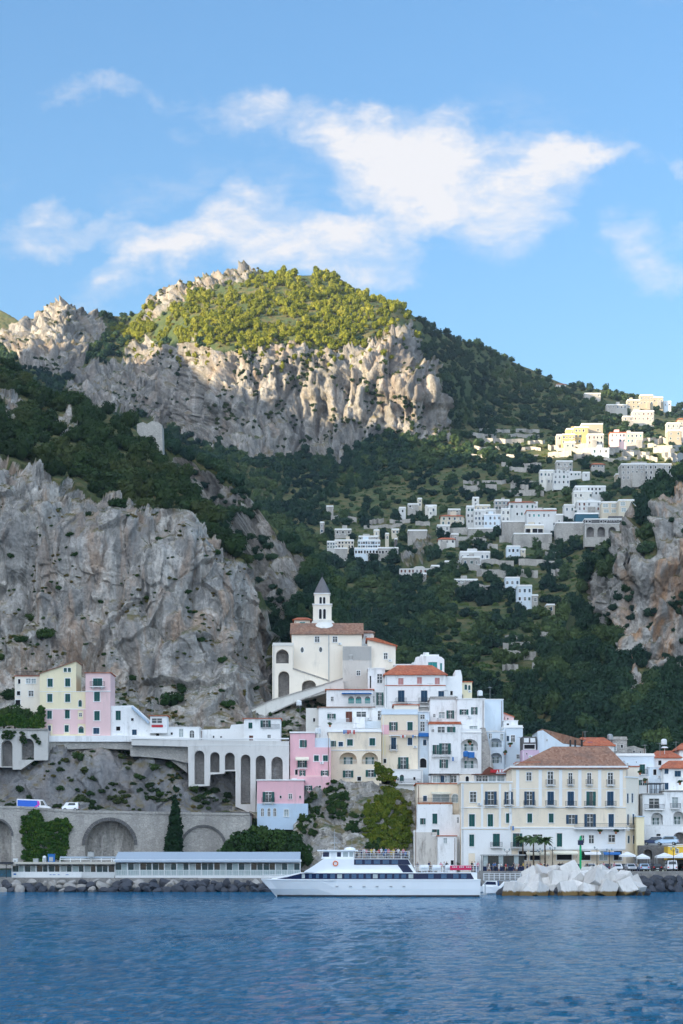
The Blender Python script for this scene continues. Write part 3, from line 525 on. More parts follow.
class House:
    def __init__(s, fr, x0, y0, x1, y1, mat, name='house', label='', cat='house', D=None, dep=13., poly=None, rz=0., ext=4., host=None, group=None, rects=False):
        ox, oy, k = FR[fr]; s.tx = lambda x: ox+x/k; s.ty = lambda y: oy+y/k; s.k = k
        X0, Y0, X1, Y1 = s.tx(x0), s.ty(y0), s.tx(x1), s.ty(y1)
        D = townD(Y1)-1.8 if D is None else D; s.D = D; s.m = D/F; s.cx = (X0+X1)/2; s.by = Y1; s.cr = math.cos(rz); s.mat = mat; s.dep = dep; s.ext = ext
        b = W(s.cx, Y1, D)
        if host is None:
            s.root = empty(name, b, rz, label, cat, group); s.T = Matrix.Identity(4)
        else:
            s.root = host.root; s.T = Matrix.Translation(Vector(b)-Vector(W(host.cx, host.by, host.D))) @ Matrix.Rotation(rz, 4, 'Z')
        s.x0, s.x1 = s.LX(x0), s.LX(x1); s.z1 = s.LZ(y0); s.holes = []
        s.out = [(s.LX(x), s.LZ(y)) for x, y in poly] if poly else [(s.x0, -ext), (s.x1, -ext), (s.x1, s.z1), (s.x0, s.z1)]
        if poly and sum((s.out[i][0]*s.out[(i+1) % len(s.out)][1]-s.out[(i+1) % len(s.out)][0]*s.out[i][1]) for i in range(len(s.out))) < 0: s.out.reverse()
    def LX(s, x): return (s.tx(x)-s.cx)*s.m/s.cr
    def LZ(s, y): return (s.by-s.ty(y))*s.m
    def part(s, mb, name, mats, parent=None, smooth=False):
        o = mb.build(name, mats, parent if parent is not None else s.root, smooth=smooth)
        if parent is None: o.matrix_local = s.T
        return o
    def win(s, spec):
        for w in spec.split(';'):
            w = w.split()
            if not w: continue
            k = w[0]; x, y, a, b = map(float, w[1:5]); s._win(k, s.LX(x), s.LZ(y), a/s.k*s.m/s.cr, b/s.k*s.m, w[5:])
        return s
    def grid(s, k, cols, rows, w, h, jit=.0):
        """regular windows: cols/rows counts over the facade, size in metres"""
        Wd = s.x1-s.x0
        for i in range(cols):
            for j in range(rows):
                if random.random() < jit: continue
                kk = random.choice(k.split(','))
                s._win(kk, s.x0+Wd*(i+.5)/cols+random.uniform(-.1, .1)*Wd/cols, s.z1*(j+.48)/rows, w*random.uniform(.9, 1.1), h*random.uniform(.9, 1.1), [])
        return s
    def _win(s, k, cx, cz, w, h, extra):
        kind = k[0]; fl = k[1:]; arch = 'a' in fl; ow = w*.52 if kind == 'o' else w
        x0, x1, z0, z1 = cx-ow/2, cx+ow/2, cz-h/2, cz+h/2
        if kind == 'r': pts = [(cx+ow/2*math.cos(t*math.pi/6), cz+h/2*math.sin(t*math.pi/6)) for t in range(12)]
        elif arch or kind in 'LVQ': pts = arch_pts(x0, x1, z0, z1, 10, .75 if 'f' in fl else 1.)
        else: pts = [(x0, z0), (x1, z0), (x1, z1), (x0, z1)]
        rec = {'L': 1.9, 'V': 2.2, 'Q': 3.0}.get(kind, .22); s.holes.append((pts, rec))
        if kind in 'VQ':
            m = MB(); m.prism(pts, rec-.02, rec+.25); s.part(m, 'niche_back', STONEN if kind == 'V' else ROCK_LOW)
            if kind == 'Q':
                m = MB(); n = 14; r = (x1-x0)/2; zc = z1-r
                for i in range(n):
                    a0, a1 = math.pi*i/n+.01, math.pi*(i+1)/n-.01; R1 = r*1.13
                    m.prism([(cx+r*math.cos(a0), zc+r*math.sin(a0)), (cx+R1*math.cos(a0), zc+R1*math.sin(a0)), (cx+R1*math.cos(a1), zc+R1*math.sin(a1)), (cx+r*math.cos(a1), zc+r*math.sin(a1))], -.25, .1)
                s.part(m, 'arch_ring', STONED)
            return
        if kind == 'L':                                 # loggia: deep arched opening with a shuttered door inside and a parapet rail
            m = MB(); m.prism(pts, rec, rec+.2); s.part(m, 'loggia_back', s.mat)
            iw, ih = ow*.52, h*.62; iz = z0+.02
            m = MB(); m.box(cx-iw/2, cx+iw/2, rec-.08, rec, iz, iz+ih); fo = s.part(m, 'window', FRAME)
            m = MB(); m.box(cx-iw*.22, cx+iw*.22, rec-.11, rec-.085, iz+.05, iz+ih-.06); m.build('pane', CURT, fo)
            for sg in (-1, 1): m = MB(); m.box(cx+sg*iw*.24 if sg > 0 else cx-iw*.5, cx+iw*.5 if sg > 0 else cx-iw*.24, rec-.16, rec-.1, iz+.05, iz+ih-.05); m.build('shutter', SHUT['g'], fo)
            m = MB(); m.box(x0, x1, .02, .10, z0+.85, z0+.93); n = max(3, int(ow/.3))
            for i in range(n+1): q = x0+ow*i/n; m.box(q-.02, q+.02, .04, .08, z0, z0+.86)
            s.part(m, 'railing', FRAME); return
        m = MB(); t = min(.14, ow*.14)                  # surround proud of the wall
        if kind == 'r' or arch:
            c = (cx, cz); q = [(c[0]+(p[0]-c[0])*(1+2*t/ow), c[1]+(p[1]-c[1])*(1+2*t/h)) for p in pts]; n = len(pts)
            for i in range(n): m.prism([pts[i], q[i], q[(i+1) % n], pts[(i+1) % n]], -.05, .05)
        else:
            m.box(x0-t, x0, -.05, .05, z0, z1); m.box(x1, x1+t, -.05, .05, z0, z1); m.box(x0-t, x1+t, -.06, .05, z1, z1+t); m.box(x0-t*1.4, x1+t*1.4, -.12, .05, z0-t, z0)
        if kind in 'dol':
            m.box(cx-.04, cx+.04, rec-.10, rec-.04, z0+.02, z1-.02)
            for q in ([.62] if h < 1.9 else [.4, .75]): m.box(x0+.02, x1-.02, rec-.09, rec-.045, z0+h*q-.03, z0+h*q+.03)
        wo = s.part(m, 'window', TRIM if s.mat is not TRIM else FRAME)
        ajar = kind == 'g' and not arch and h > 1.2 and random.random() < .22
        if ajar: m = MB(); m.prism(pts, rec-.03, rec); m.build('pane', GLASS, wo)
        if kind in 'gntpk':
            for sg in (0, 1):
                if ajar and sg == 1: m = MB(); m.box(x1+.03, x1+ow*.46, -.11, -.07, z0+.02, z1-.02); m.build('shutter', SHUT[kind], wo); continue
                m = MB(); a = x0+.02+sg*(ow/2); b2 = a+ow/2-.04; m.box(a, b2, .06, .12, z0+.02, z1-.02 if not arch else z1-ow*.45)
                ns = max(3, int(h/.16))
                for i in range(ns): zz = z0+.08+(h-.2)*(i+.5)/ns; m.box(a+.06, b2-.06, .045, .075, zz, zz+.05) if not arch else None
                m.build('shutter', SHUT[kind], wo)
            if arch: m = MB(); m.prism(pts, rec-.03, rec); m.build('pane', GLASS, wo)
        else:
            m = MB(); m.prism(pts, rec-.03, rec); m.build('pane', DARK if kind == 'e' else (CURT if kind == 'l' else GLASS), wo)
        if kind == 'o':
            sw = w*.24
            for sg in (-1, 1):
                m = MB(); a = cx+sg*(ow/2+sw/2+.02); m.box(a-sw/2, a+sw/2, -.09, -.055, z0, z1); ns = max(3, int(h/.2))
                for i in range(ns): zz = z0+.06+(h-.16)*(i+.5)/ns; m.box(a-sw/2+.05, a+sw/2-.05, -.11, -.085, zz, zz+.06)
                m.build('shutter', SHUT['n'] if 'n' in fl else SHUT['g'], wo)
        if 'b' in fl:
            bw = w*(1.0 if kind == 'o' else 1.45)+.3; pr = .75; m = MB(); m.box(cx-bw/2, cx+bw/2, -pr, -.005, z0-.32, z0-.17); m.prism([(cx-bw*.35, z0-.6), (cx-bw*.25, z0-.6), (cx-bw*.25, z0-.322), (cx-bw*.35, z0-.322)], -pr*.6, -.01); m.prism([(cx+bw*.25, z0-.6), (cx+bw*.35, z0-.6), (cx+bw*.35, z0-.322), (cx+bw*.25, z0-.322)], -pr*.6, -.01)
            bo = s.part(m, 'balcony', TRIM); m = MB(); zt = z0+.85
            m.box(cx-bw/2, cx+bw/2, -pr, -pr+.05, zt-.05, zt); m.box(cx-bw/2, cx+bw/2, -pr, -pr+.05, z0-.1, z0-.05); n = max(5, int(bw/.16))
            for i in range(n+1): q = cx-bw/2+.02+(bw-.04)*i/n; m.box(q-.018, q+.018, -pr+.01, -pr+.045, z0-.17, zt)
            for sg in (-1, 1): m.box(cx+sg*bw/2-.03, cx+sg*bw/2+.01, -pr+.05, -.01, zt-.05, zt); m.box(cx+sg*bw/2-.03, cx+sg*bw/2+.01, -pr*.5, -pr*.5+.04, z0-.17, zt-.05)
            m.build('railing', IRON, bo)
        if 'w' in fl:
            m = MB(); aw = w*1.5; m.add([(cx-aw/2, -.01, z1+.5), (cx+aw/2, -.01, z1+.5), (cx+aw/2, -1.1, z1), (cx-aw/2, -1.1, z1), (cx-aw/2, -.01, z1+.42), (cx+aw/2, -.01, z1+.42), (cx+aw/2, -1.1, z1-.3), (cx-aw/2, -1.1, z1-.3)],
                          [(0, 1, 2, 3), (7, 6, 5, 4), (3, 2, 6, 7), (0, 3, 7, 4), (1, 5, 6, 2)]); s.part(m, 'awning', CLOTH)
    def wall(s, mat=None, name='wall', label=None):
        """the wall with real openings, closed at sides, top and back"""
        polys = [s.out]+[h for h, r in s.holes]; zb = min(p[1] for p in s.out)
        tri = geometry.tessellate_polygon([[Vector((x, z, 0)) for x, z in p] for p in polys]); flat = [p for q in polys for p in q]
        m = MB(); m.add([(x, 0, z) for x, z in flat], [tuple(t) for t in tri]); n = len(s.out)
        m.add([(x, 0, z) for x, z in s.out]+[(x, s.dep, z) for x, z in s.out], [(i, i+n, (i+1) % n+n, (i+1) % n) for i in range(n)])
        bt = geometry.tessellate_polygon([[Vector((x, z, 0)) for x, z in s.out]]); m.add([(x, s.dep, z) for x, z in s.out], [tuple(t) for t in bt])
        for h, r in s.holes:
            k = len(h); m.add([(x, 0, z) for x, z in h]+[(x, r, z) for x, z in h], [(i, (i+1) % k, (i+1) % k+k, i+k) for i in range(k)])
        o = s.part(m, name, mat or s.mat); 
        if label: o['label'] = label
        if s.k > 3.2 and s.D > 403.9 and not s.T.to_translation().length:   # town houses: downpipes, wall units, a vent or two
            if random.random() < .65:
                m = MB(); X = random.choice((s.x0+.35, s.x1-.35)); m.box(X-.05, X+.05, -.12, -.004, 0, s.z1-.3); s.part(m, 'drainpipe', random.choice((METAL, TRIM, WOOD)))
            cand = [hh for hh, r in s.holes if r < 1]; random.shuffle(cand)
            for hh in cand[:random.choice((0, 1, 1, 2))]:
                X = max(p[0] for p in hh)+.25; Z = min(p[1] for p in hh)-.15
                if X+.8 < s.x1: m = MB(); m.box(X, X+.75, -.32, -.004, Z-.5, Z); m.box(X+.12, X+.48, -.335, -.322, Z-.42, Z-.08, 1); s.part(m, 'air_conditioner', [FRAME, METAL])
        return s
    def cornice(s, t=.28, o=.22, mat=None, par=0.):
        m = MB(); m.box(s.x0-o, s.x1+o, -o, s.dep+.1, s.z1, s.z1+t)
        if par:
            m.box(s.x0, s.x1, .02, .22, s.z1+t, s.z1+t+par); m.box(s.x0, s.x0+.2, .22, s.dep, s.z1+t, s.z1+t+par); m.box(s.x1-.2, s.x1, .22, s.dep, s.z1+t, s.z1+t+par)
        s.part(m, 'cornice', mat or TRIM); return s
    def band(s, y, t=.2, o=.1, mat=None):
        m = MB(); z = s.LZ(y); m.box(s.x0-o*.3, s.x1+o*.3, -o, -.003, z-t/2, z+t/2); s.part(m, 'string_course', mat or TRIM); return s
    def block(s, x0, y0, x1, y1, mat, name='annex', pr=.0, dep=None, kids=None):
        """a box part standing 'pr' metres proud of the wall"""
        m = MB(); m.box(s.LX(x0), s.LX(x1), -pr, (dep if dep else -.004) , s.LZ(y1), s.LZ(y0)); o = s.part(m, name, mat); return o
    def hip(s, h, mat, r0=None, r1=None, ov=.45, dep=None, y=None, name='roof'):
        dep = dep or s.dep; x0, x1, y0, y1 = s.x0-ov, s.x1+ov, -ov, dep+ov; z = s.z1+.02 if y is None else s.LZ(y); a = s.LX(r0) if r0 is not None else x0+(x1-x0)*.25; b = s.LX(r1) if r1 is not None else x1-(x1-x0)*.25; ym = dep/2; t = .16
        m = MB(); m.add([(x0, y0, z), (x1, y0, z), (x1, y1, z), (x0, y1, z), (x0, y0, z+t), (x1, y0, z+t), (x1, y1, z+t), (x0, y1, z+t), (a, ym, z+h+t), (b, ym, z+h+t)],
              [(0, 3, 2, 1), (0, 1, 5, 4), (1, 2, 6, 5), (2, 3, 7, 6), (3, 0, 4, 7), (4, 5, 9, 8), (5, 6, 9), (6, 7, 8, 9), (7, 4, 8)]); s.roof = s.part(m, name, mat); return s
    def gable(s, h, mat, ov=.4, dep=None):
        return s.hip(h, mat, None, None, ov, dep) if False else s._gable(h, mat, ov, dep)
    def _gable(s, h, mat, ov, dep):
        dep = dep or s.dep; z = s.z1+.02; x0, x1 = s.x0-ov, s.x1+ov; t = .15; m = MB()
        m.add([(x0, -ov, z), (x1, -ov, z), (x1, dep/2, z+h), (x0, dep/2, z+h), (x1, dep+ov, z), (x0, dep+ov, z), (x0, -ov, z+t), (x1, -ov, z+t), (x1, dep/2, z+h+t), (x0, dep/2, z+h+t), (x1, dep+ov, z+t), (x0, dep+ov, z+t)],
              [(0, 5, 4, 1), (6, 7, 8, 9), (9, 8, 10, 11), (0, 1, 7, 6), (5, 11, 10, 4), (0, 6, 9, 11, 5), (1, 4, 10, 8, 7)]); s.roof = s.part(m, 'roof', mat); return s
    def chimney(s, x, h=1.2, w=.5, y=3., mat=None, z=0.):
        m = MB(); X = s.LX(x); m.box(X-w/2, X+w/2, y, y+w, s.z1+z-.3, s.z1+z+h); m.box(X-w/2-.08, X+w/2+.08, y-.08, y+w+.08, s.z1+z+h+.002, s.z1+z+h+.12); s.part(m, 'chimney', mat or s.mat); return s
    def rail(s, xa, xb, y, mat=None, pr=.0, name='railing', h=.95):
        m = MB(); a, b = s.LX(xa), s.LX(xb); z = s.LZ(y); m.box(a, b, -pr-.03, -pr+.03, z+h-.05, z+h); m.box(a, b, -pr-.02, -pr+.02, z+.1, z+.14); n = max(4, int((b-a)/.22))
        for i in range(n+1): q = a+(b-a)*i/n; m.box(q-.02, q+.02, -pr-.02, -pr+.02, z, z+h)
        s.part(m, name, mat or IRON); return s
    def longbalcony(s, xa, xb, y, pr=1.0, mat=None, rmat=None):
        m = MB(); a, b = s.LX(xa), s.LX(xb); z = s.LZ(y); m.box(a, b, -pr, -.004, z-.2, z); n = int((b-a)/2.2)
        for i in range(n+1): q = a+.3+(b-a-.6)*i/max(1, n); m.box(q-.12, q+.12, -pr*.7, -.006, z-.5, z-.202)
        bo = s.part(m, 'balcony', mat or TRIM); m = MB(); m.box(a, b, -pr, -pr+.05, z+.9, z+.95); m.box(a, b, -pr, -pr+.04, z+.08, z+.12); n = int((b-a)/.2)
        for i in range(n+1): q = a+.02+(b-a-.04)*i/n; m.box(q-.018, q+.018, -pr+.005, -pr+.04, z, z+.9)
        for q in (a, b-.04): m.box(q, q+.04, -pr+.05, -.01, z+.9, z+.95)
        m.build('railing', rmat or IRON, bo); return s
# ------------------------------------------------------------------ the town
H = House
# --- church complex
h = H(8, 313, 255, 553, 418, CREAM2, 'church', 'tall cream church hall with a long brown tiled roof under the bell tower', 'church', D=474, dep=12, ext=7)
h.win('d 400 271 15 19;d 461 271 15 19;r 349 307 11 19;r 412 306 11 18'); h.wall().gable(3.2, TILE_B)
m = MB(); X = h.LX(440); m.box(X-.09, X+.09, -.14, -.004, 0, h.z1); h.part(m, 'drainpipe', METAL)
m = MB(); m.lathe((h.LX(424), 6., h.z1), [(3.9, 0), (3.6, 1.2), (2.6, 2.6), (1.6, 3.4)], 14); h.part(m, 'apse_dome', WHITE2, smooth=True)
h = H(8, 247, 289, 313, 500, CREAM2, 'church_portico', 'cream portico wing with a crenellated parapet and tall arches left of the church', 'portico', D=471, dep=12, poly=[(247, 530), (247, 289), (317, 289), (317, 372), (440, 412), (440, 450), (250, 530)], ext=7)
h.win('Va 281 329 44 48;Va 286 425 38 92;Vf 372 431 48 42'); h.wall(); h.holes = []
m = MB()
for i in range(9): x = h.LX(248+i*8); m.box(x, x+.55, 0, .35, h.LZ(289), h.LZ(289)+.45)
m.box(h.LX(246), h.LX(318), -.12, .4, h.LZ(289)-.25, h.LZ(289)-.003); h.part(m, 'battlement', WHITE2)
m = MB(); m.prism([(h.LX(317), h.LZ(368)), (h.LX(317), h.LZ(373)), (h.LX(442), h.LZ(415)), (h.LX(442), h.LZ(410))], -.15, .3); h.part(m, 'stair_coping', STONE)
h = H(8, 155, 408, 490, 545, WHITE2, 'stair_ramp', 'long off white stair ramp climbing right to the church', 'stairway', D=464, dep=6, poly=[(150, 548), (152, 522), (245, 478), (400, 432), (488, 404), (492, 446), (440, 452), (340, 480), (250, 520), (195, 548)], ext=0); h.wall()
m = MB(); q = [(152, 520), (245, 476), (400, 430), (488, 402)]
for a, b in zip(q, q[1:]): m.prism([(h.LX(a[0]), h.LZ(a[1])), (h.LX(a[0]), h.LZ(a[1]+4)), (h.LX(b[0]), h.LZ(b[1]+4)), (h.LX(b[0]), h.LZ(b[1]))], -.14, .3)
q = [(190, 548), (250, 518), (340, 478), (440, 440)]
for a, b in zip(q, q[1:]): m.prism([(h.LX(a[0]), h.LZ(a[1])), (h.LX(a[0]), h.LZ(a[1]+4)), (h.LX(b[0]), h.LZ(b[1]+4)), (h.LX(b[0]), h.LZ(b[1]))], -.30, -.15)
h.part(m, 'parapet', STONE)
# bell tower
t_ = H(8, 386, 152, 449, 228, CREAM2, 'bell_tower', 'cream bell tower with two arched stages and a pointed grey spire', 'bell tower', D=483, dep=13.0, ext=5)
def stage(h, x0, x1, y0, y1, wins, name):
    g = H(8, x0, y0, x1, y1, CREAM2, D=483, host=h, ext=0); g.dep = g.x1-g.x0; g.win(wins); g.wall(name=name); return g
g = stage(t_, 386, 449, 153, 205, 'ea 411 184 9 34;ea 425 184 9 34', 'lower_stage'); g.cornice(.25, .2)
g = stage(t_, 391, 443, 116, 151, 'ea 412 138 8 24;ea 424 138 8 24', 'upper_stage'); g.cornice(.22, .2)
m = MB(); w = g.x1; m.lathe((g.LX(417), g.dep/2, g.LZ(116)+.22), [(w*1.08, 0), (w*1.04, .3), (w*.90, 1.0), (w*.64, 2.0), (w*.36, 3.0), (w*.14, 3.7), (.05, 4.1)], 8); g.part(m, 'spire', SLATE)
m = MB(); m.tube((g.LX(417), g.dep/2, g.LZ(116)+4.2), (g.LX(417), g.dep/2, g.LZ(116)+5.3), .05); m.box(g.LX(417)-.3, g.LX(417)+.3, g.dep/2-.04, g.dep/2+.04, g.LZ(116)+4.8, g.LZ(116)+4.88); g.part(m, 'cross', IRON)
m = MB(); g2 = H(8, 380, 205, 470, 228, CREAM2, D=483, host=t_, ext=0); m.prism([(g2.LX(376), g2.LZ(232)), (g2.LX(472), g2.LZ(232)), (g2.LX(455), g2.LZ(210)), (g2.LX(446), g2.LZ(205.5)), (g2.LX(389), g2.LZ(205.5)), (g2.LX(382), g2.LZ(212))], -.6, 9); g2.part(m, 'flared_base', WHITE2)
h = H(8, 322, 206, 376, 232, CREAM2, label='small cottage with a red tiled roof tucked left of the bell tower', D=486, dep=7); h.win('t 350 218 18 12').wall().hip(.9, TILE_R)
h = H(8, 553, 250, 592, 300, WHITE, label='tiny white house just right of the church roof', D=482, dep=6); h.win('d 566 264 6 8').wall().hip(.8, TILE_B)
h = H(8, 487, 294, 586, 420, OLDW, 'stone_tower_house', 'stained old grey and white block with two small windows right of the church', D=470, dep=9, ext=6); h.win('d 515 333 10 16;d 541 386 12 16').wall(); h.block(488, 296, 584, 342, GREYP, 'weathered_plaster', .05)
h = H(8, 572, 293, 668, 360, CREAM2, label='cream house under a sloping red roof beside the stained old block', D=471, dep=9, poly=[(572, 375), (572, 272), (668, 295), (668, 375)]); h.win('d 634 328 12 20').wall()
m = MB(); m.prism([(h.LX(566), h.LZ(271)), (h.LX(674), h.LZ(296)), (h.LX(674), h.LZ(292)), (h.LX(600), h.LZ(266)), (h.LX(566), h.LZ(266))], -.5, 9.3); h.part(m, 'roof', TILE_R); h.chimney(590, 2.6, .6)
# --- upper tier
h = H(3, 20, 75, 140, 105, WHITE, label='low white flat roofed house behind the wide red roof', D=468, dep=9); h.win('d 60 88 10 12;d 100 88 10 12').wall().cornice(.3, .15)
h = H(3, 125, 26, 265, 110, WHITE, label='white house with a teal shuttered window at the top of the town', D=466, dep=9, poly=[(125, 120), (125, 36), (150, 30), (225, 28), (252, 34), (265, 46), (265, 120)]); h.win('t 208 77 44 36;t 249 82 10 36').wall()
m = MB(); m.box(h.LX(150), h.LX(240), 1, 5, h.LZ(28), h.LZ(20)); m.box(h.LX(165), h.LX(192), 1.5, 4.5, h.LZ(20)+.002, h.LZ(8)); h.part(m, 'roof_terrace', WHITE)
h = H(2, 283, 140, 366, 360, WHITE, label='tall narrow white house between the old block and the wide red roof', D=461, dep=10); h.win('d 340 188 24 44;e 294 205 8 60;o 341 287 34 62;d 310 290 8 30').wall().cornice(.2, .12)
h = H(2, 366, 172, 662, 330, WHITE, 'villa', 'wide white villa with a red hipped roof and three pink shuttered windows', D=458, dep=11)
h.win('p 443 202 26 32;p 534 198 24 32;p 621 200 24 32;nb 445 276 32 58;nb 557 276 32 58;n 655 268 28 38') if False else h.win('p 443 202 26 32;p 534 198 24 32;p 621 200 24 32;nb 445 274 32 56;nb 557 274 32 56;n 640 268 28 38')
h.wall().band(222, .18, .1, TILE_R).hip(2.6, TILE_R, 430, 600); h.longbalcony(410, 600, 322, .9)
h = H(3, 268, 122, 352, 240, WHITE, label='white annex with a stepped parapet at the right end of the wide red roof', D=459.5, dep=10, poly=[(270, 250), (270, 128), (318, 128), (318, 98), (345, 98), (352, 128), (352, 250)]); h.win('e 300 210 12 20').wall()
h = H(3, 330, 158, 400, 240, YELLOW, label='small yellow house with paired windows behind the villa annex', D=463, dep=8); h.win('ga 370 181 13 26;ga 387 183 11 24;Lf 345 225 24 26').wall().cornice(.25, .2, TILE_R)
h = H(2, 80, 244, 308, 330, WHITE, label='white terrace house with three arched teal windows below the church', D=459, dep=9); h.win('ta 201 292 28 36;ta 237 292 28 36;ta 281 292 26 36;d 108 287 12 20').wall().cornice(.22, .3, TILE_R)
m = MB(); m.box(h.LX(155), h.LX(300), -1.2, -.01, h.LZ(264), h.LZ(260)); h.part(m, 'blue_awning', CLOTHB); h.rail(170, 300, 318, FRAME, .3)
h = H(2, 42, 330, 312, 460, WHITE, label='broad white house with a long terrace rail and a projecting stair box', D=452, dep=10); h.win('o 105 374 40 28;k 190 375 32 52;d 250 363 46 26').wall().cornice(.2, .35, TILE_B); h.rail(80, 190, 404, FRAME, .5)
h.block(212, 378, 268, 432, WHITE, 'stair_box', 1.8); h.block(268, 398, 345, 432, BLUEW, 'sloping_annex', 1.2)
h = H(2, -20, 332, 44, 450, WHITE2, label='old stained retaining house wall left of the long terrace rail', D=454, dep=8); h.win('e 20 390 10 18').wall()
h = H(2, 305, 335, 368, 450, WHITE, label='slim white house squeezed beside the peach striped facade', D=451, dep=8); h.win('d 342 368 22 44').wall().cornice(.2, .15)
h = H(2, 410, 318, 530, 366, CREAM2, label='cream attic storey with a red edged balcony above the green shuttered facade', D=449, dep=8); h.win('da 510 350 14 18;e 445 350 16 12').wall().cornice(.2, .3, TILE_R)
# --- middle tier
h = H(2, 88, 450, 348, 696, CREAM, 'twin_arch_house', 'cream house with two big arched loggias above a rocky outcrop', D=437, dep=13, ext=2)
h.win('g 111 506 16 28;n 150 508 22 22;g 195 500 28 32;g 304 497 28 36;L 186 577 84 58;L 292 577 80 58;o 186 654 50 34;o 297 651 50 34;e 240 677 18 20'); h.wall(); h.block(90, 451, 346, 520, WHITE, 'white_upper_wall', .03) if False else None; h.cornice(.3, .2, None, .5).band(538, .2, .1)
h = H(2, 350, 364, 527, 634, CREAM, 'green_shuttered_house', 'narrow cream house with a red railed balcony, blue doors and a peach stripe', D=441, dep=12, ext=2)
h.win('o 407 422 40 42;g 488 421 26 42;nb 408 504 24 56;n 488 494 22 38;ob 455 600 50 56;e 365 590 14 20'); h.wall(); h.cornice(.25, .15, BLUEW, .9); h.longbalcony(386, 527, 464, .8, None, SHUT['p']); h.block(351, 414, 385, 460, PINK, 'peach_stripe', .03); h.block(351, 470, 370, 560, YELLOW, 'ochre_stripe', .03)
h = H(5, -34, 146, 112, 228, WHITE, label='low white arched house below the narrow cream house', D=436.5, dep=9, ext=2); h.win('ga 9 188 20 38;e 70 188 10 14;d -10 190 10 14').wall().cornice(.15, .12); h.longbalcony(-30, 100, 212, .6)
h = H(2, 528, 352, 584, 640, BLUEW, 'blue_sliver_house', 'bluish white sliver house with small blue windows', D=442, dep=10); h.win('d 549 375 20 20;d 549 422 20 46;n 560 500 16 28;ea 551 600 34 46').wall().cornice(.2, .15); h.block(530, 455, 580, 472, CLOTHB, 'awning', 1.0)
h = H(3, 196, 240, 330, 362, WHITE, label='white house with a recessed roof terrace below the yellow house', D=449, dep=9); h.win('l 252 318 28 30;o 294 315 36 40;d 216 320 10 14').wall().cornice(.3, .15, STONE, .3)
h = H(3, 190, 362, 346, 612, WHITE, 'green_shuttered_white_house', 'white house with wide open green shutters in the middle of the town', D=440, dep=12)
h.win('d 250 389 34 28;g 292 388 28 28;g 218 486 20 46;o 268 482 56 54;o 262 555 40 42;d 209 393 12 12').wall().cornice(.15, .15, TILE_R, .4); h.longbalcony(205, 300, 516, .6)
h = H(3, 328, 240, 462, 400, WHITE, label='white cubic house with round vent and shuttered windows', D=447, dep=9); h.win('o 361 303 42 26;o 411 297 30 36;l 407 385 38 28').wall().cornice(.2, .15)
h = H(3, 340, 404, 446, 612, WHITE, 'double_loggia_house', 'white house with two stacked arched loggias and a blue cloth', D=440.5, dep=11); h.win('Lf 387 463 84 58;Lf 387 546 84 62').wall().cornice(.2, .15, None, .6); h.block(380, 498, 412, 526, CLOTHB, 'hanging_cloth', .15)
h = H(3, 444, 378, 500, 600, STONE, 'stone_buttress', 'sloping bare stone buttress between white houses', 'buttress', D=441, dep=9, poly=[(444, 620), (444, 378), (466, 380), (505, 570), (505, 620)]); h.wall()
h = H(3, 375, 242, 553, 400, BLUEW, label='tall plain bluish white block on the right shoulder of the town', D=452, dep=11, ext=12); h.win('e 512 395 20 2').wall().cornice(.15, .1)
h = H(3, 462, 400, 556, 610, BLUEW, label='bluish white house with stacked arches right of the stone buttress', D=443, dep=10); h.win('Lf 515 452 60 44;l 545 425 12 30;Lf 518 527 56 50;d 490 420 12 24').wall().cornice(.2, .15); 
h = H(3, 556, 380, 648, 560, BLUEW, label='pale blue house with a roof garden at the right shoulder of the town', D=444, dep=9, ext=7); h.win('d 600 432 18 32;n 575 432 12 26;d 625 520 14 20').wall().cornice(.2, .15, None, .4)
h = H(3, 556, 346, 624, 384, WHITE, label='tiny white rooftop room behind the roof garden', D=449, dep=6); h.win('e 575 364 12 12').wall().cornice(.15, .1)
h = H(3, 552, 318, 604, 350, PALEPINK, label='small pinkish house with a sloping red roof on the right shoulder', D=453, dep=6, poly=[(552, 360), (552, 308), (604, 326), (604, 360)]); h.win('e 575 335 6 10').wall()
m = MB(); m.prism([(h.LX(550), h.LZ(309)), (h.LX(608), h.LZ(329)), (h.LX(608), h.LZ(325)), (h.LX(550), h.LZ(303))], -.3, 6.3); h.part(m, 'roof', TILE_R)
# restaurants on the terrace over the front row
h = H(5, 155, 168, 292, 216, WHITE, 'terrace_restaurant', 'glazed terrace room with dark posts below the white houses', 'restaurant', D=431, dep=6, ext=1); h.win('l 178 190 36 34;n 207 190 16 34;l 232 190 26 34;d 262 190 28 34').wall().cornice(.15, .5, BLACKM)
h = H(5, 291, 166, 362, 216, CREAM2, label='small cream terrace room with one arched window', D=430.5, dep=6, ext=1); h.win('ea 328 190 16 26').wall().cornice(.2, .15)
h = H(5, 362, 170, 562, 214, WHITE, 'terrace_restaurant', 'glazed terrace restaurant under a dark red roof with a red sign', 'restaurant', D=431, dep=7, ext=1); h.win('d 385 190 26 32;d 415 190 24 32;l 450 190 34 32;l 492 190 34 32;d 530 190 26 32').wall().cornice(.2, .6, SHUT['k'])
m = MB(); m.prism([(h.LX(402), h.LZ(166)), (h.LX(470), h.LZ(166)), (h.LX(452), h.LZ(138)), (h.LX(436), h.LZ(130)), (h.LX(418), h.LZ(142))], -.3, 5); h.part(m, 'curved_gable', SHUT['k'])
RED = plain('sign_red', (.45, .02, .03), .5); REDT = plain('roof_red', (.5, .07, .04), .7)
m = MB(); m.box(h.LX(440), h.LX(555), -.5, -.35, h.LZ(160), h.LZ(144)); so_ = h.part(m, 'sign', RED)
m = MB(); zz = h.LZ(152)
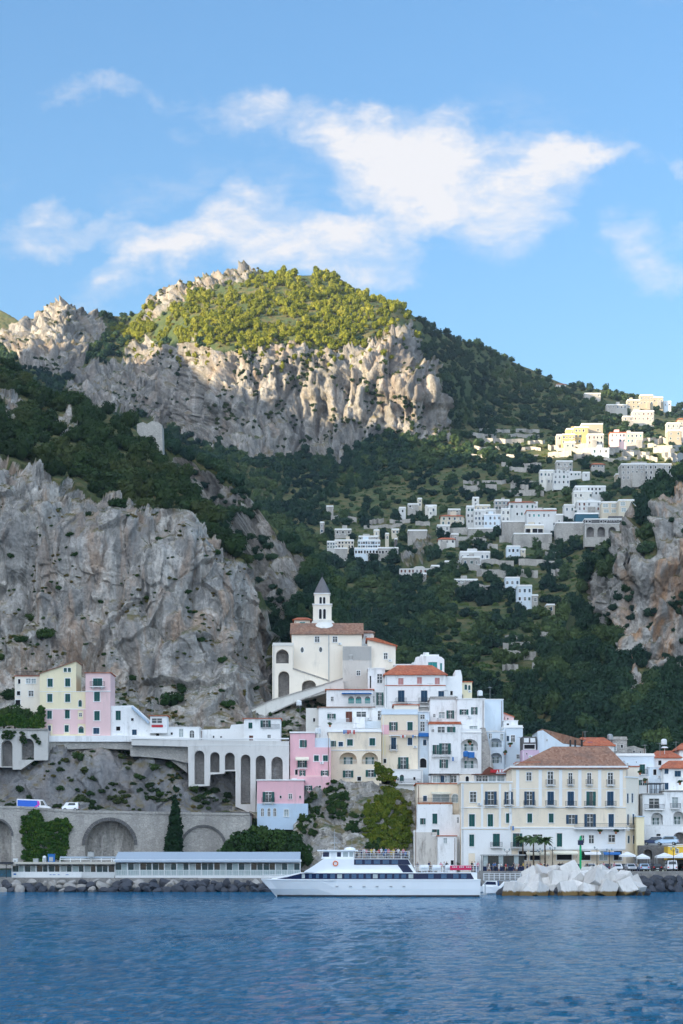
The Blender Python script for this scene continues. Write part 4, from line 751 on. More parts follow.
for i in range(12): x = h.LX(470)+i*.62; m.box(x, x+.4, -.54, -.505, zz-.28, zz+.28) if i % 3 else m.prism([(x, zz-.28), (x+.42, zz-.28), (x+.2, zz+.3)], -.54, -.505)
m.build('lettering', FRAME, so_)
# --- front row, left half
h = H(5, 82, 214, 302, 448, CREAM, 'cream_front_house', 'cream house with a wide glazed veranda window and a flower ledge', D=414, dep=13, ext=12)
h.win('l 200 284 78 34;la 269 284 32 40;n 122 285 18 26').wall().cornice(.2, .25, TILE_R); h.longbalcony(86, 256, 306, .7, POT); m = MB(); m.box(h.LX(152), h.LX(245), -1.2, -.01, h.LZ(264), h.LZ(254)); h.part(m, 'awning', CLOTH)
h = H(5, 68, 314, 336, 628, WHITE, 'white_front_house', 'white waterfront house with green shutters and a weathered base', D=407.5, dep=6.0, poly=[(68, 640), (68, 440), (84, 436), (84, 314), (256, 314), (256, 364), (336, 364), (336, 640)], ext=2)
h.win('g 107 397 18 30;g 170 384 24 50;da 282 390 8 28;da 297 390 8 28;g 168 451 24 30;la 240 588 10 30').wall(); h.block(70, 450, 180, 612, OLDW, 'weathered_base', .05)
h = H(5, 184, 470, 276, 634, WHITE, label='small white annex with a red roof edge on the waterfront', D=405, dep=3, ext=2); h.win('l 221 491 16 24;e 255 600 14 26').wall().cornice(.2, .15, TILE_R)
# --- the long palace on the quay
p = H(5, 298, 208, 545, 640, CREAM, 'waterfront_palace', 'long cream waterfront palace of four storeys with a brown tiled roof', 'palace', D=404, dep=14, ext=2)
p.win('d 357 278 30 50;onb 443 283 56 64;onb 530 283 40 60;g 351 392 28 60;g 441 392 26 60;g 530 381 26 46;g 350 490 24 58;gb 470 488 34 62; da 318 583 20 54;e 450 590 60 50;e 512 590 40 50').wall()
p.block(299, 432, 559, 640, TRIM, 'white_base', .03) if False else None
p.cornice(.25, .2, None, .0).band(330, .18, .12).band(430, .35, .14)
for x in (305, 400, 487, 538): p.block(x-5, 214, x+6, 426, TRIM, 'pilaster', .06)
def plaster(h, rects, mat, name='white_plaster', pr=.035):
    m = MB()
    for a, b, c, d in rects: m.box(h.LX(a), h.LX(c), -pr, -.004, h.LZ(d), h.LZ(b))
    return h.part(m, name, mat)
plaster(p, [(299, 438, 334, 640), (334, 438, 366, 456), (334, 524, 366, 552), (332, 552, 366, 552.1), (366, 438, 450, 560), (334, 552, 366, 553), (490, 438, 544, 560), (450, 438, 490, 452), (450, 524, 490, 560), (366, 560, 416, 640), (484, 560, 488, 640), (536, 560, 544, 640), (416, 617, 484, 640)], TRIM)
g = H(6, 44, 180, 470, 530, CREAM, D=404, host=p, ext=2, dep=14)
g.win('gb 60 448 24 50;d 108 211 18 30;db 188 216 20 46;db 263 218 14 40;db 333 218 14 40;db 412 218 18 42;onb 110 292 38 50;nb 189 292 24 50;nb 264 293 24 52;gb 334 293 24 52;nb 412 293 24 52;g 111 366 18 34;g 191 366 18 34;on 268 371 42 34;on 336 376 42 50;n 415 376 20 50;g 222 448 20 50;d 140 440 36 36;d 308 445 12 28;d 341 445 18 30;d 417 442 24 26;g 57.5 448 1 1'.replace(';g 57.5 448 1 1', ''))
g.win('e 85 506 30 34;e 130 506 36 34;e 240 506 56 32;e 320 506 34 34;l 386 506 28 34;e 440 506 30 34').wall(); g.cornice(.45, .4).band(250+6, .1, .06).band(326, .2, .14).band(402, .3, .14)
plaster(g, [(46, 406, 70-24, 407), (76, 406, 208, 427), (76, 460, 208, 486), (76, 427, 120, 460), (160, 427, 208, 460), (234, 406, 298, 486), (208, 406, 234, 420), (208, 476, 234, 486), (298, 406, 468, 428), (298, 462, 468, 486), (352, 428, 402, 462), (430, 428, 468, 462), (298, 428, 300, 462), (316, 428, 330, 462), (45, 484, 468, 486.1)], TRIM)
for x in (66, 150, 226, 298, 372, 452): g.block(x-6, 186, x+6, 322, TRIM, 'pilaster', .07); 
g.longbalcony(275, 470, 404, 1.1); g.hip(4.6, TILE_B, 210, 420, .5, 14, y=182)
s_ = MB(); X, Z = g.LX(238), g.LZ(160); s_.box(X-1, X+1, 2.6, 3.6, Z-.3, Z+.5); g.part(s_, 'skylight', FRAME)
# white ground band: the ground floor storey is white plaster
for hh, a, b, y0, y1 in ((p, 299, 558, 434, 640),): pass
g2 = H(6, 470, 215, 524, 535, CREAM2, D=404+.0, host=p, ext=2, rz=R(48), dep=5); g2.T = Matrix.Translation(Vector(W(FR[6][0]+470/3.732, FR[6][1]+535/3.732, 404))-Vector(W(p.cx, p.by, p.D))) @ Matrix.Rotation(R(48), 4, 'Z') @ Matrix.Translation(Vector((-g2.x0, 0, 0)))
g2.win('n 478 292 8 36;n 498 290 8 34;n 479 372 8 40;n 503 370 8 40;n 482 446 9 28;n 508 446 14 30').wall(); g2.cornice(.3, .2).band(402, .25, .12); g2.longbalcony(472, 522, 404, .8)
h = H(6, 62, 158, 150, 184, WHITE, 'roof_terrace', 'white roof terrace with a red coping at the left end of the palace roof', 'terrace', D=405.5, dep=7, ext=.0); h.wall().cornice(.12, .1, TILE_R)
# --- behind the palace
h = H(6, 140, 38, 315, 134, BLUEW, 'gabled_house', 'white gabled house with a long sloping roof behind the palace', D=430, dep=12, poly=[(140, 150), (140, 42), (160, 38), (235, 88), (312, 98), (318, 150)], ext=0); h.win('d 175 75 5 7;p 230 118 40 12').wall()
m = MB(); m.prism([(h.LX(136), h.LZ(42)), (h.LX(158), h.LZ(32)), (h.LX(308), h.LZ(72)), (h.LX(312), h.LZ(98)), (h.LX(235), h.LZ(86)), (h.LX(160), h.LZ(36))], .4, 12.3); h.part(m, 'roof', TILE_B); h.block(138, 122, 316, 136, PINK, 'pink_band', .06)
for x in (262, 280, 304): h.chimney(x, 0, .01) if False else h.block(x-3, 74, x+3, 112, BLACKM, 'flue', .3)
h = H(6, 84, 62, 136, 112, STONED, 'dark_terrace_room', 'dark open terrace room with air conditioners left of the gabled house', D=429, dep=6, ext=2); h.win('e 110 100 40 16').wall()
for x in (98, 122): h.block(x-9, 68, x+9, 84, FRAME, 'air_conditioner', .4)
h = H(6, 82, 112, 146, 150, LILAC, label='plain lilac pink wall house below the dark terrace room', D=427, dep=5); h.win('e 100 126 4 6').wall()
h = H(6, 314, 98, 424, 136, WHITE, label='low house with a broad red roof and a skylight behind the palace', D=434, dep=10); h.win('e 350 125 8 8').wall().hip(2.0, REDT if False else TILE_R, 340, 400)
m = MB(); m.box(h.LX(330), h.LX(348), 1.6, 2.6, h.z1+.7, h.z1+1.0); h.part(m, 'skylight', CLOTHB)
h = H(6, 296, 76, 368, 100, WHITE, label='small white house with a red roof peeping over the broad red roof', D=442, dep=7); h.win('d 350 90 10 8').wall().hip(.7, TILE_R)
h = H(6, 411, 74, 474, 135, GREYP, 'watch_tower', 'square grey stone tower with a battered parapet behind the palace', 'tower', D=440, dep=7, ext=6); h.win('l 425 102 16 24;e 455 98 8 12').wall(STONE).cornice(.2, .15, STONE, .5)
h = H(6, 474, 98, 545, 130, STONE, label='low grey stone house right of the square grey tower', D=446, dep=7, poly=[(474, 140), (474, 100), (500, 96), (520, 104), (545, 108), (545, 140)]); h.win('e 500 118 6 8;e 525 120 5 7').wall()
# --- right block
h = H(10, 20, 168, 264, 340, BLUEW, label='wide bluish white house with one tall green balcony door', D=424, dep=10, ext=6); h.win('gb 187 250 36 60;d 70 200 8 8;e 150 205 6 6').wall().cornice(.3, .15, None, .3)
h = H(10, 78, 236, 166, 420, CREAM2, label='cream house with a red coping just right of the palace', D=412.5, dep=8, ext=14); h.win('d 100 345 30 24').wall().cornice(.2, .2, TILE_R)
h = H(10, 160, 300, 232, 400, WHITE, label='small white house with one dark shuttered window behind the lane', D=418, dep=6, ext=8); h.win('o 190 337 48 34').wall().cornice(.15, .1)
h = H(10, 262, 180, 430, 250, WHITE, label='white house with a red roof and satellite dishes at the right', D=427, dep=9, ext=6); h.win('e 300 210 20 30').wall().hip(1.6, TILE_R, 300, 390)
m = MB(); m.lathe((h.LX(340), 2, h.z1+2.2), [(.05, .35), (.5, .3), (.8, 0), (.05, .12)], 12); m.tube((h.LX(340), 2, h.z1), (h.LX(340), 2, h.z1+2.3), .06); h.part(m, 'satellite_dish', FRAME)
h = H(10, 425, 130, 600, 240, WHITE, label='white house with a red roof at the far right edge', D=432, dep=9, ext=8); h.win('e 470 180 14 20').wall().hip(1.6, TILE_R)
h = H(10, 232, 238, 330, 330, BLUEW, label='bluish white house with a recessed porch below the satellite dishes', D=421, dep=7, ext=8); h.win('e 268 270 20 36').wall().cornice(.15, .1)
h = H(10, 324, 248, 560, 392, WHITE, label='white house with a low red roof and blue shutters at the right edge', D=417.5, dep=9, ext=6); h.win('n 342 265 26 32;n 414 280 40 38;n 343 360 24 44;n 500 290 36 38').wall().hip(1.7, TILE_R, 380, 520)
h = H(10, 190, 408, 560, 735, WHITE, 'arcaded_house', 'large white house at the right edge with arched loggias and a dark balcony', D=409, dep=9, poly=[(190, 745), (190, 412), (325, 408), (326, 395), (560, 392), (560, 745)], ext=0)
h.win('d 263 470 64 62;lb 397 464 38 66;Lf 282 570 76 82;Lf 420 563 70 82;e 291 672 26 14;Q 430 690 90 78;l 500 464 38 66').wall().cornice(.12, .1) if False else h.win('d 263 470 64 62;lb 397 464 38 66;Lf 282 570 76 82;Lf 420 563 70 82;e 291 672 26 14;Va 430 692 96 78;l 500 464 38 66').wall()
m = MB(); m.box(h.LX(186), h.LX(326), -.25, 6, h.LZ(412)+.003, h.LZ(406)); m.box(h.LX(322), h.LX(562), -.25, 6, h.LZ(392)+.003, h.LZ(386)); h.part(m, 'cornice', STONE); h.longbalcony(200, 325, 506, .8); h.band(607, .12, .08)
h = H(10, 235, 345, 330, 408, IRON, 'pergola', 'dark iron roof terrace pergola with plants at the right', 'pergola', D=411, dep=5, ext=0)
m = MB()
for x in (238, 268, 298, 326):
    for y in (0, 4): m.box(h.LX(x)-.06, h.LX(x)+.06, y, y+.12, 0, h.z1)
for y in (0, 4.0): m.box(h.x0, h.x1, y-.02, y+.14, h.z1+.002, h.z1+.14)
for i in range(10): q = h.x0+(h.x1-h.x0)*i/9; m.box(q-.04, q+.04, -.1, 4.3, h.z1+.142, h.z1+.22)
h.part(m, 'frame', IRON); h.rail(236, 328, 408, IRON)
h = H(10, 150, 556, 200, 772, YELLOW, 'gate_pier', 'tall ochre wall pier between the palace and the arcaded house', 'pier', D=403, dep=3, ext=1); h.wall().cornice(.2, .15, LBLUE)
h = H(10, 165, 738, 560, 832, STONED, 'terrace_wall', 'dark stone terrace wall with a low arch under the parked vans', 'wall', D=401, dep=8, ext=1.5); h.win('Va 222 795 60 62').wall()
h = H(10, 352, 738, 560, 800, plain('kiosk_yellow', (.72, .46, .05), .7), 'yellow_kiosk', 'bright yellow kiosk block at the right edge', 'kiosk', D=396, dep=5, ext=2.2, poly=[(352, 830), (352, 748), (448, 738), (560, 738), (560, 830)]); h.win('d 410 775 18 26').wall(); h.band(745, .12, .08)
# --- pink and blue house
h = H(4, 190, 12, 342, 190, PINK, 'pink_house', 'tall pink house with green shutters and striped awnings', D=431, dep=12, poly=[(190, 230), (190, 14), (284, 12), (284, 66), (344, 66), (344, 230)])
h.win('g 236 52 18 28;g 290 107 18 22;g 324 107 18 22;obw 236 126 34 30;o 237 164 22 22;e 214 160 10 20;o 322 164 30 20;e 300 80 1 1'.replace(';e 300 80 1 1', '')).wall()
m = MB(); m.box(h.LX(188), h.LX(286), -.2, 10, h.LZ(12)+.003, h.LZ(6)); h.part(m, 'cornice', TRIM); h.block(190, 172, 342, 190, PALEPINK, 'pale_base', .03); m = MB(); m.box(h.LX(284), h.LX(342), .5, 6, h.LZ(66)-.01, h.LZ(30)); h.part(m, 'recessed_attic', BLUEW)
h = H(4, 145, 178, 343, 300, PINK, 'pink_annex', 'sloping pink terrace house between the tall pink house and the rock', D=426, dep=8, poly=[(145, 300), (145, 196), (200, 190), (206, 178), (343, 176), (343, 208), (310, 232), (262, 262), (240, 300)]); h.win('o 259 220 30 18;e 303 216 8 10;d 165 222 1 1'.replace(';d 165 222 1 1', '')).wall(); h.block(196, 184, 216, 196, WHITE, 'dormer', .4)
h = H(4, 65, 192, 242, 350, PINK, 'pink_and_blue_house', 'waterside house with a pink upper floor and a pale blue lower floor', D=419, dep=9, ext=1)
h.win('ob 108 254 44 38;e 154 254 7 10;d 191 252 12 18;e 228 254 6 10').wall(); h.cornice(.25, .2)
g = H(4, 65, 279, 258, 350, LBLUE, D=418.65, host=h, ext=1.5); g.win('da 85 312 10 30;da 110 312 10 30;da 132 312 10 30;l 176 315 16 26;e 229 322 8 10'); g.dep = 8; g.wall(name='blue_lower_wall')
# --- left terrace of houses on the coast road
h = H(7, 44, 108, 119, 208, CREAM2, label='pale cream house with a railed flat roof left of the tall yellow house', D=436, dep=9, ext=2); h.win('e 57 123 7 14;l 84 122 12 14;l 100 122 12 14;e 55 158 10 12;d 92 159 14 16;e 53 186 14 16').wall().cornice(.15, .15, TILE_R).rail(46, 118, 106, IRON, -.3)
h = H(7, 118, 82, 256, 282, YELLOW, 'yellow_pink_house', 'tall yellow house with a slanting top and a pink lower half', D=434, dep=9, poly=[(118, 290), (118, 100), (226, 62), (226, 154), (256, 154), (256, 290)], ext=2)
h.win('g 194 89 9 12;g 206 89 9 12;g 149 127 15 24;g 201 126 15 24;g 148 172 15 24;g 201 172 15 24;ga 238 188 10 20;g 147 222 14 24;g 200 221 14 24;d 239 222 8 10;g 198 263 12 20;ga 241 266 15 20;n 147 262 8 16').wall()
g = H(7, 130, 206, 256, 282, PALEPINK, D=433.96, host=h, ext=2); 
m = MB()
for a in ((131, 206, 255, 209), (131, 236, 255, 249)): m.box(g.LX(a[0]), g.LX(a[2]), -.02, .02, g.LZ(a[3]), g.LZ(a[1]))
for xa, xb in ((131, 139), (156, 192), (209, 231), (247, 255)): m.box(g.LX(xa), g.LX(xb), -.02, .02, g.LZ(236)+.002, g.LZ(209)-.002)
m.box(g.LX(156), g.LX(190), -.02, .02, g.LZ(280), g.LZ(249)-.002); m.box(g.LX(207), g.LX(231), -.02, .02, g.LZ(280), g.LZ(249)-.002); m.box(g.LX(131), g.LX(141), -.02, .02, g.LZ(280), g.LZ(249)-.002)
g.part(m, 'pink_plaster', PALEPINK)
m = MB(); m.prism([(h.LX(114), h.LZ(99)), (h.LX(114), h.LZ(102)), (h.LX(229), h.LZ(63)), (h.LX(229), h.LZ(60))], -.3, 9.2); h.part(m, 'roof', TILE_B); h.band(153, .12, .06).band(205, .14, .06)
h = H(7, 254, 98, 328, 282, PALEPINK, 'pink_tower_house', 'slim pink tower house with a loggia balcony under a roof pergola', D=433, dep=9, ext=2)
h.win('gb 290 125 27 22;g 288 168 17 28;g 288 225 16 28;n 286 270 18 18').wall().band(152, .2, .12).cornice(.12, .25, TILE_R)
h = H(7, 324, 194, 446, 284, WHITE, 'white_stair_house', 'white house with a blue flight of steps down its right side', D=433.5, dep=8, poly=[(324, 295), (324, 196), (395, 194), (446, 240), (446, 295)], ext=2); h.win('g 351 224 15 28;e 351 263 12 12;e 393 236 8 8;n 399 274 14 16').wall()
m = MB()
for i in range(12): m.box(h.LX(392+i*4.2), h.LX(392+i*4.2+5), -1.0, -.02, h.LZ(200+i*3.9)-.3, h.LZ(198+i*3.9)-.002*i)
h.part(m, 'steps', LBLUE)
h = H(7, 446, 226, 496, 262, WHITE, 'bar_kiosk', 'small white bar kiosk with a big window and a red counter front', 'kiosk', D=432.5, dep=4, ext=1); h.win('d 466 240 30 14').wall().cornice(.15, .3, TILE_R); h.block(450, 252, 484, 259, RED, 'counter_front', .08)
h = H(7, 446, 260, 592, 292, WHITE, 'low_white_house', 'low white house with a dark doorway beside the arcade', D=434, dep=5, ext=1); h.win('ea 468 277 9 22;l 538 276 12 24;da 570 279 13 22;e 510 278 6 7').wall().cornice(.15, .12)
h = H(9, 297, 156, 444, 248, WHITE, 'white_cottage', 'white cottage with a red roof edge and a brown door over the arcade', D=434, dep=7, ext=1); h.win('g 323 183 16 24;o 384 176 40 28;k 326 233 16 20;d 398 227 12 14').wall().cornice(.15, .3, TILE_R); h.rail(366, 440, 196, IRON, .3)
h = H(9, 120, 198, 298, 240, WHITE, label='low white garden wall house left of the white cottage', D=436, dep=3, poly=[(110, 245), (110, 200), (240, 196), (246, 180), (298, 176), (298, 245)]); h.win('e 175 229 6 10;e 205 229 8 6').wall()
# long arcade
h = H(9, 75, 238, 478, 545, WHITE2, 'arcade_wall', 'tall off white arcade wall with six high round arches', 'arcade', D=430, dep=3.0, ext=0,
      poly=[(-155, 238), (478, 246), (478, 412), (350, 412), (345, 545), (263, 508), (263, 366), (222, 366), (218, 376), (162, 380), (158, 425), (75, 430), (72, 268), (-155, 262)])
h.mat = stucco('arcade_plaster', (.66, .64, .60), .6)
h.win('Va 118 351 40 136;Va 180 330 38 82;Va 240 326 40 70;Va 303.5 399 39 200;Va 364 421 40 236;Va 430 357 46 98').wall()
m = MB(); m.box(h.LX(-155), h.LX(478), -.2, .5, h.LZ(238)+.003, h.LZ(233)); h.part(m, 'coping', TRIM); h.band(262, .12, .06)
h = H(9, -160, 262, 72, 300, STONE, 'rubble_wall', 'rough stone retaining wall left of the tall arcade', 'wall', D=431.5, dep=3, ext=0, poly=[(-160, 262), (72, 264), (74, 335), (20, 322), (-60, 312), (-160, 306)]); h.wall()
h = H('L', -60, 455, 545, 800, STONE, 'ivy_arcade', 'old arcade wall with two dark arches hung with ivy at the left edge', 'arcade', D=430, dep=5, ext=0, poly=[(-300, 455), (545, 455), (545, 800), (390, 800), (240, 905), (145, 905), (140, 880), (-300, 880)])
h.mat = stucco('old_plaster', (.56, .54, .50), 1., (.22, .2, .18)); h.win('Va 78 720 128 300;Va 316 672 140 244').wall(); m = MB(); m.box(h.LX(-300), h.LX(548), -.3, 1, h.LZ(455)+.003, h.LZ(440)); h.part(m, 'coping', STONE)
# --- coast road on its arched retaining wall
h = H('R', -60, 122, 742, 285, STONE, 'road_viaduct', 'long stone retaining wall with big arches carrying the coast road', 'viaduct', D=411, dep=11, ext=1., poly=[(-260, 292), (-260, 112), (60, 114), (220, 126), (480, 131), (742, 135), (742, 292)])
h.win('Q -14 215 96 134;Q 326 208 146 116;Q 130 200 1 1'.replace(';Q 130 200 1 1', '')).wall()
a2 = arch_pts(h.LX(541), h.LX(668), h.LZ(285), h.LZ(170), 12); m = MB(); n = 14; cx_ = h.LX(604); r_ = (h.LX(668)-h.LX(541))/2; zc = h.LZ(170)-r_
for i in range(n):
    A0, A1 = math.pi*i/n, math.pi*(i+1)/n; m.prism([(cx_+r_*math.cos(A0), zc+r_*math.sin(A0)), (cx_+r_*1.12*math.cos(A0), zc+r_*1.12*math.sin(A0)), (cx_+r_*1.12*math.cos(A1), zc+r_*1.12*math.sin(A1)), (cx_+r_*math.cos(A1), zc+r_*math.sin(A1))], -.22, .0)
h.part(m, 'blind_arch', STONED)
m = MB()
for a, b in (((-260, 112), (60, 114)), ((60, 114), (220, 126)), ((220, 126), (480, 131)), ((480, 131), (742, 135))): m.prism([(h.LX(a[0]), h.LZ(a[1])), (h.LX(b[0]), h.LZ(b[1])), (h.LX(b[0]), h.LZ(b[1]-7)), (h.LX(a[0]), h.LZ(a[1]-7))], -.15, .25)
h.part(m, 'parapet', STONE)

# white parapet below the houses and the garden hedge wall
h = H(7, 128, 283, 452, 302, WHITE, 'road_parapet', 'long white plastered parapet below the yellow and pink houses', 'wall', D=432, dep=3, ext=.0, poly=[(128, 302), (128, 284), (452, 284), (560, 290), (560, 302)]); h.wall()
h = H(7, 136, 302, 556, 330, STONE, 'terrace_retaining_wall', 'rough stone retaining wall under the long white parapet', 'wall', D=432.6, dep=4, ext=0., poly=[(136, 300), (556, 300), (556, 395), (470, 330), (300, 322), (136, 326)]); h.wall()
# ------------------------------------------------------------------ the villages up the valley
VL = stucco('village_white_sun_dimmed', (.46, .44, .40), .5); VCL = stucco('village_cream_sun_dimmed', (.44, .37, .27), .5)  # village stucco darkened in its colour for the houses in direct sun
VW = stucco('village_white', (.64, .64, .62), .5); VW2 = stucco('village_grey_white', (.54, .53, .50), .7); VC = stucco('village_cream', (.62, .55, .43), .5)
def surfD(px0, px1, py, key='A'):
    S = SHEETS[key]; q = [S.at(x, y)[0] for x in np.linspace(px0, px1, 5) for y in (py-1, py+1.5, py+4)]
    return min(float(p[1]) for p in q)-.6
def V(fr, x0, y0, x1, y1, mat, label, cols=3, rows=2, roof='flat', kinds='d,n,e,da,g', name='hill_house', cat='house', key='A', group=None, dep=None, poly=None, D=None, ww=.9, wh=1.4, par=.4, wins=None):
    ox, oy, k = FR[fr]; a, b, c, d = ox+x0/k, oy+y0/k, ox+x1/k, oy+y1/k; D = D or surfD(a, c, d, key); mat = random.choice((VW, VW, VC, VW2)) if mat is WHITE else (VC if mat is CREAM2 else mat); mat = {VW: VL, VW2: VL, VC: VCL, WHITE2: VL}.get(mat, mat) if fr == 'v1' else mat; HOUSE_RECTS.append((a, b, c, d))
    h = House(fr, x0, y0, x1, y1, mat, name, label, cat, D=D, dep=dep or max(7, min(12, (c-a)*D/F*.7)), ext=6, poly=poly, group=group)
    if wins: h.win(wins)
    elif cols: h.grid(kinds, cols, rows, ww, min(wh, h.z1/rows*.6), .06)
    h.wall()
    if cols >= 3 and poly is None and h.x1-h.x0 > 7:
        wd = h.x1-h.x0; rv = random.random()
        if rv < .6: m = MB(); a_ = h.x0+wd*random.uniform(.05, .6); m.box(a_, a_+wd*random.uniform(.18, .35), 1.5, 5, h.z1+.3, h.z1+random.uniform(1.8, 2.8)); h.part(m, 'roof_room', mat)
        if rv > .3: m = MB(); a_ = h.x0+wd*random.uniform(.0, .6); m.box(a_, a_+wd*random.uniform(.25, .4), -random.uniform(1, 2.2), -.003, -4, h.z1*random.uniform(.25, .5)); h.part(m, 'terrace_block', random.choice((mat, STONE)))
    if roof == 'flat': h.cornice(.3, .15, None, par)
    elif roof == 'red': h.hip(1.3, TILE_R, ov=.5)
    elif roof == 'brown': h.hip(1.4, TILE_B, ov=.5)
    elif roof == 'redband': h.cornice(.4, .3, TILE_R)
    return h
def arcadew(fr, x0, y0, x1, y1, n, mat, label, name='arched_terrace', D=None, key='A'):
    ox, oy, k = FR[fr]; D = D or surfD(ox+x0/k, ox+x1/k, oy+y1/k, key); HOUSE_RECTS.append((ox+x0/k, oy+y0/k, ox+x1/k, oy+y1/k))
    h = House(fr, x0, y0, x1, y1, mat, name, label, 'terrace', D=D, dep=6, ext=4); w = (x1-x0)/n
    h.win(';'.join('Va %f %f %f %f' % (x0+w*(i+.5), y0+(y1-y0)*.58, w*.7, (y1-y0)*.72) for i in range(n))); h.wall(); h.cornice(.2, .1); return h
GOLD = stucco('stucco_gold', (.54, .40, .18), .3); SAND = stucco('stucco_sand', (.42, .36, .27), .5)
# ridge hamlet
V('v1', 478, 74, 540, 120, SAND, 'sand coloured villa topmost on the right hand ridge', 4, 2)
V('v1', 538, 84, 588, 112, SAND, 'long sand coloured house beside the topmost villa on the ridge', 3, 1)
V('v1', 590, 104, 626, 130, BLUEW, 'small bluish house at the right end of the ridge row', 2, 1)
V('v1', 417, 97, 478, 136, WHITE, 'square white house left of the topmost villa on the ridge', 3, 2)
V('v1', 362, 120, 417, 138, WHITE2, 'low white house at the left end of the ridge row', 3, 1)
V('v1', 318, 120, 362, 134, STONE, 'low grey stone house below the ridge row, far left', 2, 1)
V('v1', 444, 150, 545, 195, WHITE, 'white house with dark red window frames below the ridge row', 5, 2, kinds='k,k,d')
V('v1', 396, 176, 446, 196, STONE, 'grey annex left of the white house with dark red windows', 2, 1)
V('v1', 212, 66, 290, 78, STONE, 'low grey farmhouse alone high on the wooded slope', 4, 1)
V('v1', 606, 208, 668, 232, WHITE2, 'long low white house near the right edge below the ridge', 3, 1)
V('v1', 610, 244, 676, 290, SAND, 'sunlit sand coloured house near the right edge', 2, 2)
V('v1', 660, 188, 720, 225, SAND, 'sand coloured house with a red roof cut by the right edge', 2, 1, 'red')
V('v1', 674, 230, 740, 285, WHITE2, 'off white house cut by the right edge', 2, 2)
V(0, 556, 384.5, 566, 388, WHITE2, 'tiny white hut on the skyline of the slope', 2, 1, 'red')
# the sunlit golden house and neighbours
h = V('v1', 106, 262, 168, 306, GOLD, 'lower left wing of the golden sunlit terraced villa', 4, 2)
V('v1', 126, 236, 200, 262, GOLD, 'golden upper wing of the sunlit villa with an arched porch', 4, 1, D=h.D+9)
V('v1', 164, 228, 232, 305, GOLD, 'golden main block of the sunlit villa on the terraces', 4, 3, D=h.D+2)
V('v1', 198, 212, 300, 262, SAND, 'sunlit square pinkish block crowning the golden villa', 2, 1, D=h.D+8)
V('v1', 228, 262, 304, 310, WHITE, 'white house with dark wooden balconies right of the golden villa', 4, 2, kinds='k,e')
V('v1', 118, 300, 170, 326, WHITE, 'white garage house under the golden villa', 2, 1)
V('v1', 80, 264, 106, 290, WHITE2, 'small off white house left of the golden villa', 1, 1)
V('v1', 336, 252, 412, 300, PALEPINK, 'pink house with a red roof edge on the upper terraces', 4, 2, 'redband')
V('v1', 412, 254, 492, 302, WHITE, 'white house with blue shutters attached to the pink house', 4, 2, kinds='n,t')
V('v1', 250, 330, 330, 350, BLUEW, 'low white shed on the grey terraces under the golden villa', 3, 1)
V('v1', 388, 404, 628, 478, STONE, 'long grey stone palace block on the terraces above the right cliff', 11, 3, kinds='e,d', name='stone_mansion')
V('v1', 540, 402, 628, 420, STONE, 'raised roof storey at the right end of the long grey palace', 4, 1, D=None) if False else None
V('v1', 362, 452, 392, 480, CREAM2, 'small cream house left of the long grey palace', 1, 1)
V('v1', 78, 390, 156, 440, STONE, 'unfinished grey house on the terraces above the white row', 3, 2)
V('v1', 248, 404, 308, 418, STONE, 'low house with a red roof in the middle of the grey terraces', 3, 1, 'red')
# middle group
V('v3', 0, 100, 66, 165, WHITE2, 'old white house with a stone front left of the arched white house', 4, 2)
V('v3', 64, 90, 142, 165, WHITE, 'white house with a stepped roofline above the middle terraces', 4, 3, poly=[(64, 190), (64, 104), (84, 90), (104, 96), (142, 108), (142, 190)], roof='')
V('v3', 142, 108, 196, 124, WHITE, 'low white outbuilding left in the middle terraces', 3, 1)
V('v3', 204, 110, 238, 130, WHITE, 'small white hut right of the low white outbuilding', 1, 1)
V('v3', 168, 176, 314, 216, WHITE, 'long white house with dark arched windows above the cream hotel', 8, 2)
V('v3', 160, 200, 250, 232, WHITE2, 'white lower wing jutting from the long white house', 4, 1)
V('v3', 178, 248, 290, 290, WHITE, 'white house with a curved gable and red awnings', 5, 2, kinds='k,d')
V('v3', 294, 252, 374, 304, CREAM2, 'left half of the cream hotel with yellow awnings', 2, 2, kinds='l', ww=2.4, wh=2.0)
V('v3', 376, 242, 462, 300, CREAM2, 'right half of the cream hotel with yellow awnings', 2, 2, kinds='l', ww=2.4, wh=2.0)
V('v3', 115, 265, 165, 300, WHITE, 'white stair house left of the curved gable', 2, 1)
V('v3', 160, 286, 186, 300, WHITE, 'tiny white porch under the curved gable house', 1, 1)
arcadew('v3', 214, 352, 424, 420, 4, STONE, 'long grey road wall with wide shallow arches in the middle of the valley')
V('v3', 212, 332, 426, 350, STONED, 'dark railed terrace of parking above the arched road wall', 12, 1, kinds='e', name='car_terrace', cat='terrace', par=.2)
V('v3', 170, 306, 280, 330, plain('blue_panels', (.02, .09, .13), .4), 'dark blue covered terrace under the cream hotel', 0, 1, name='covered_terrace', cat='terrace')
V('v3', 78, 350, 214, 384, STONE, 'pale grey road terrace wall left of the wide arches', 0, 1, name='terrace_wall', cat='wall')
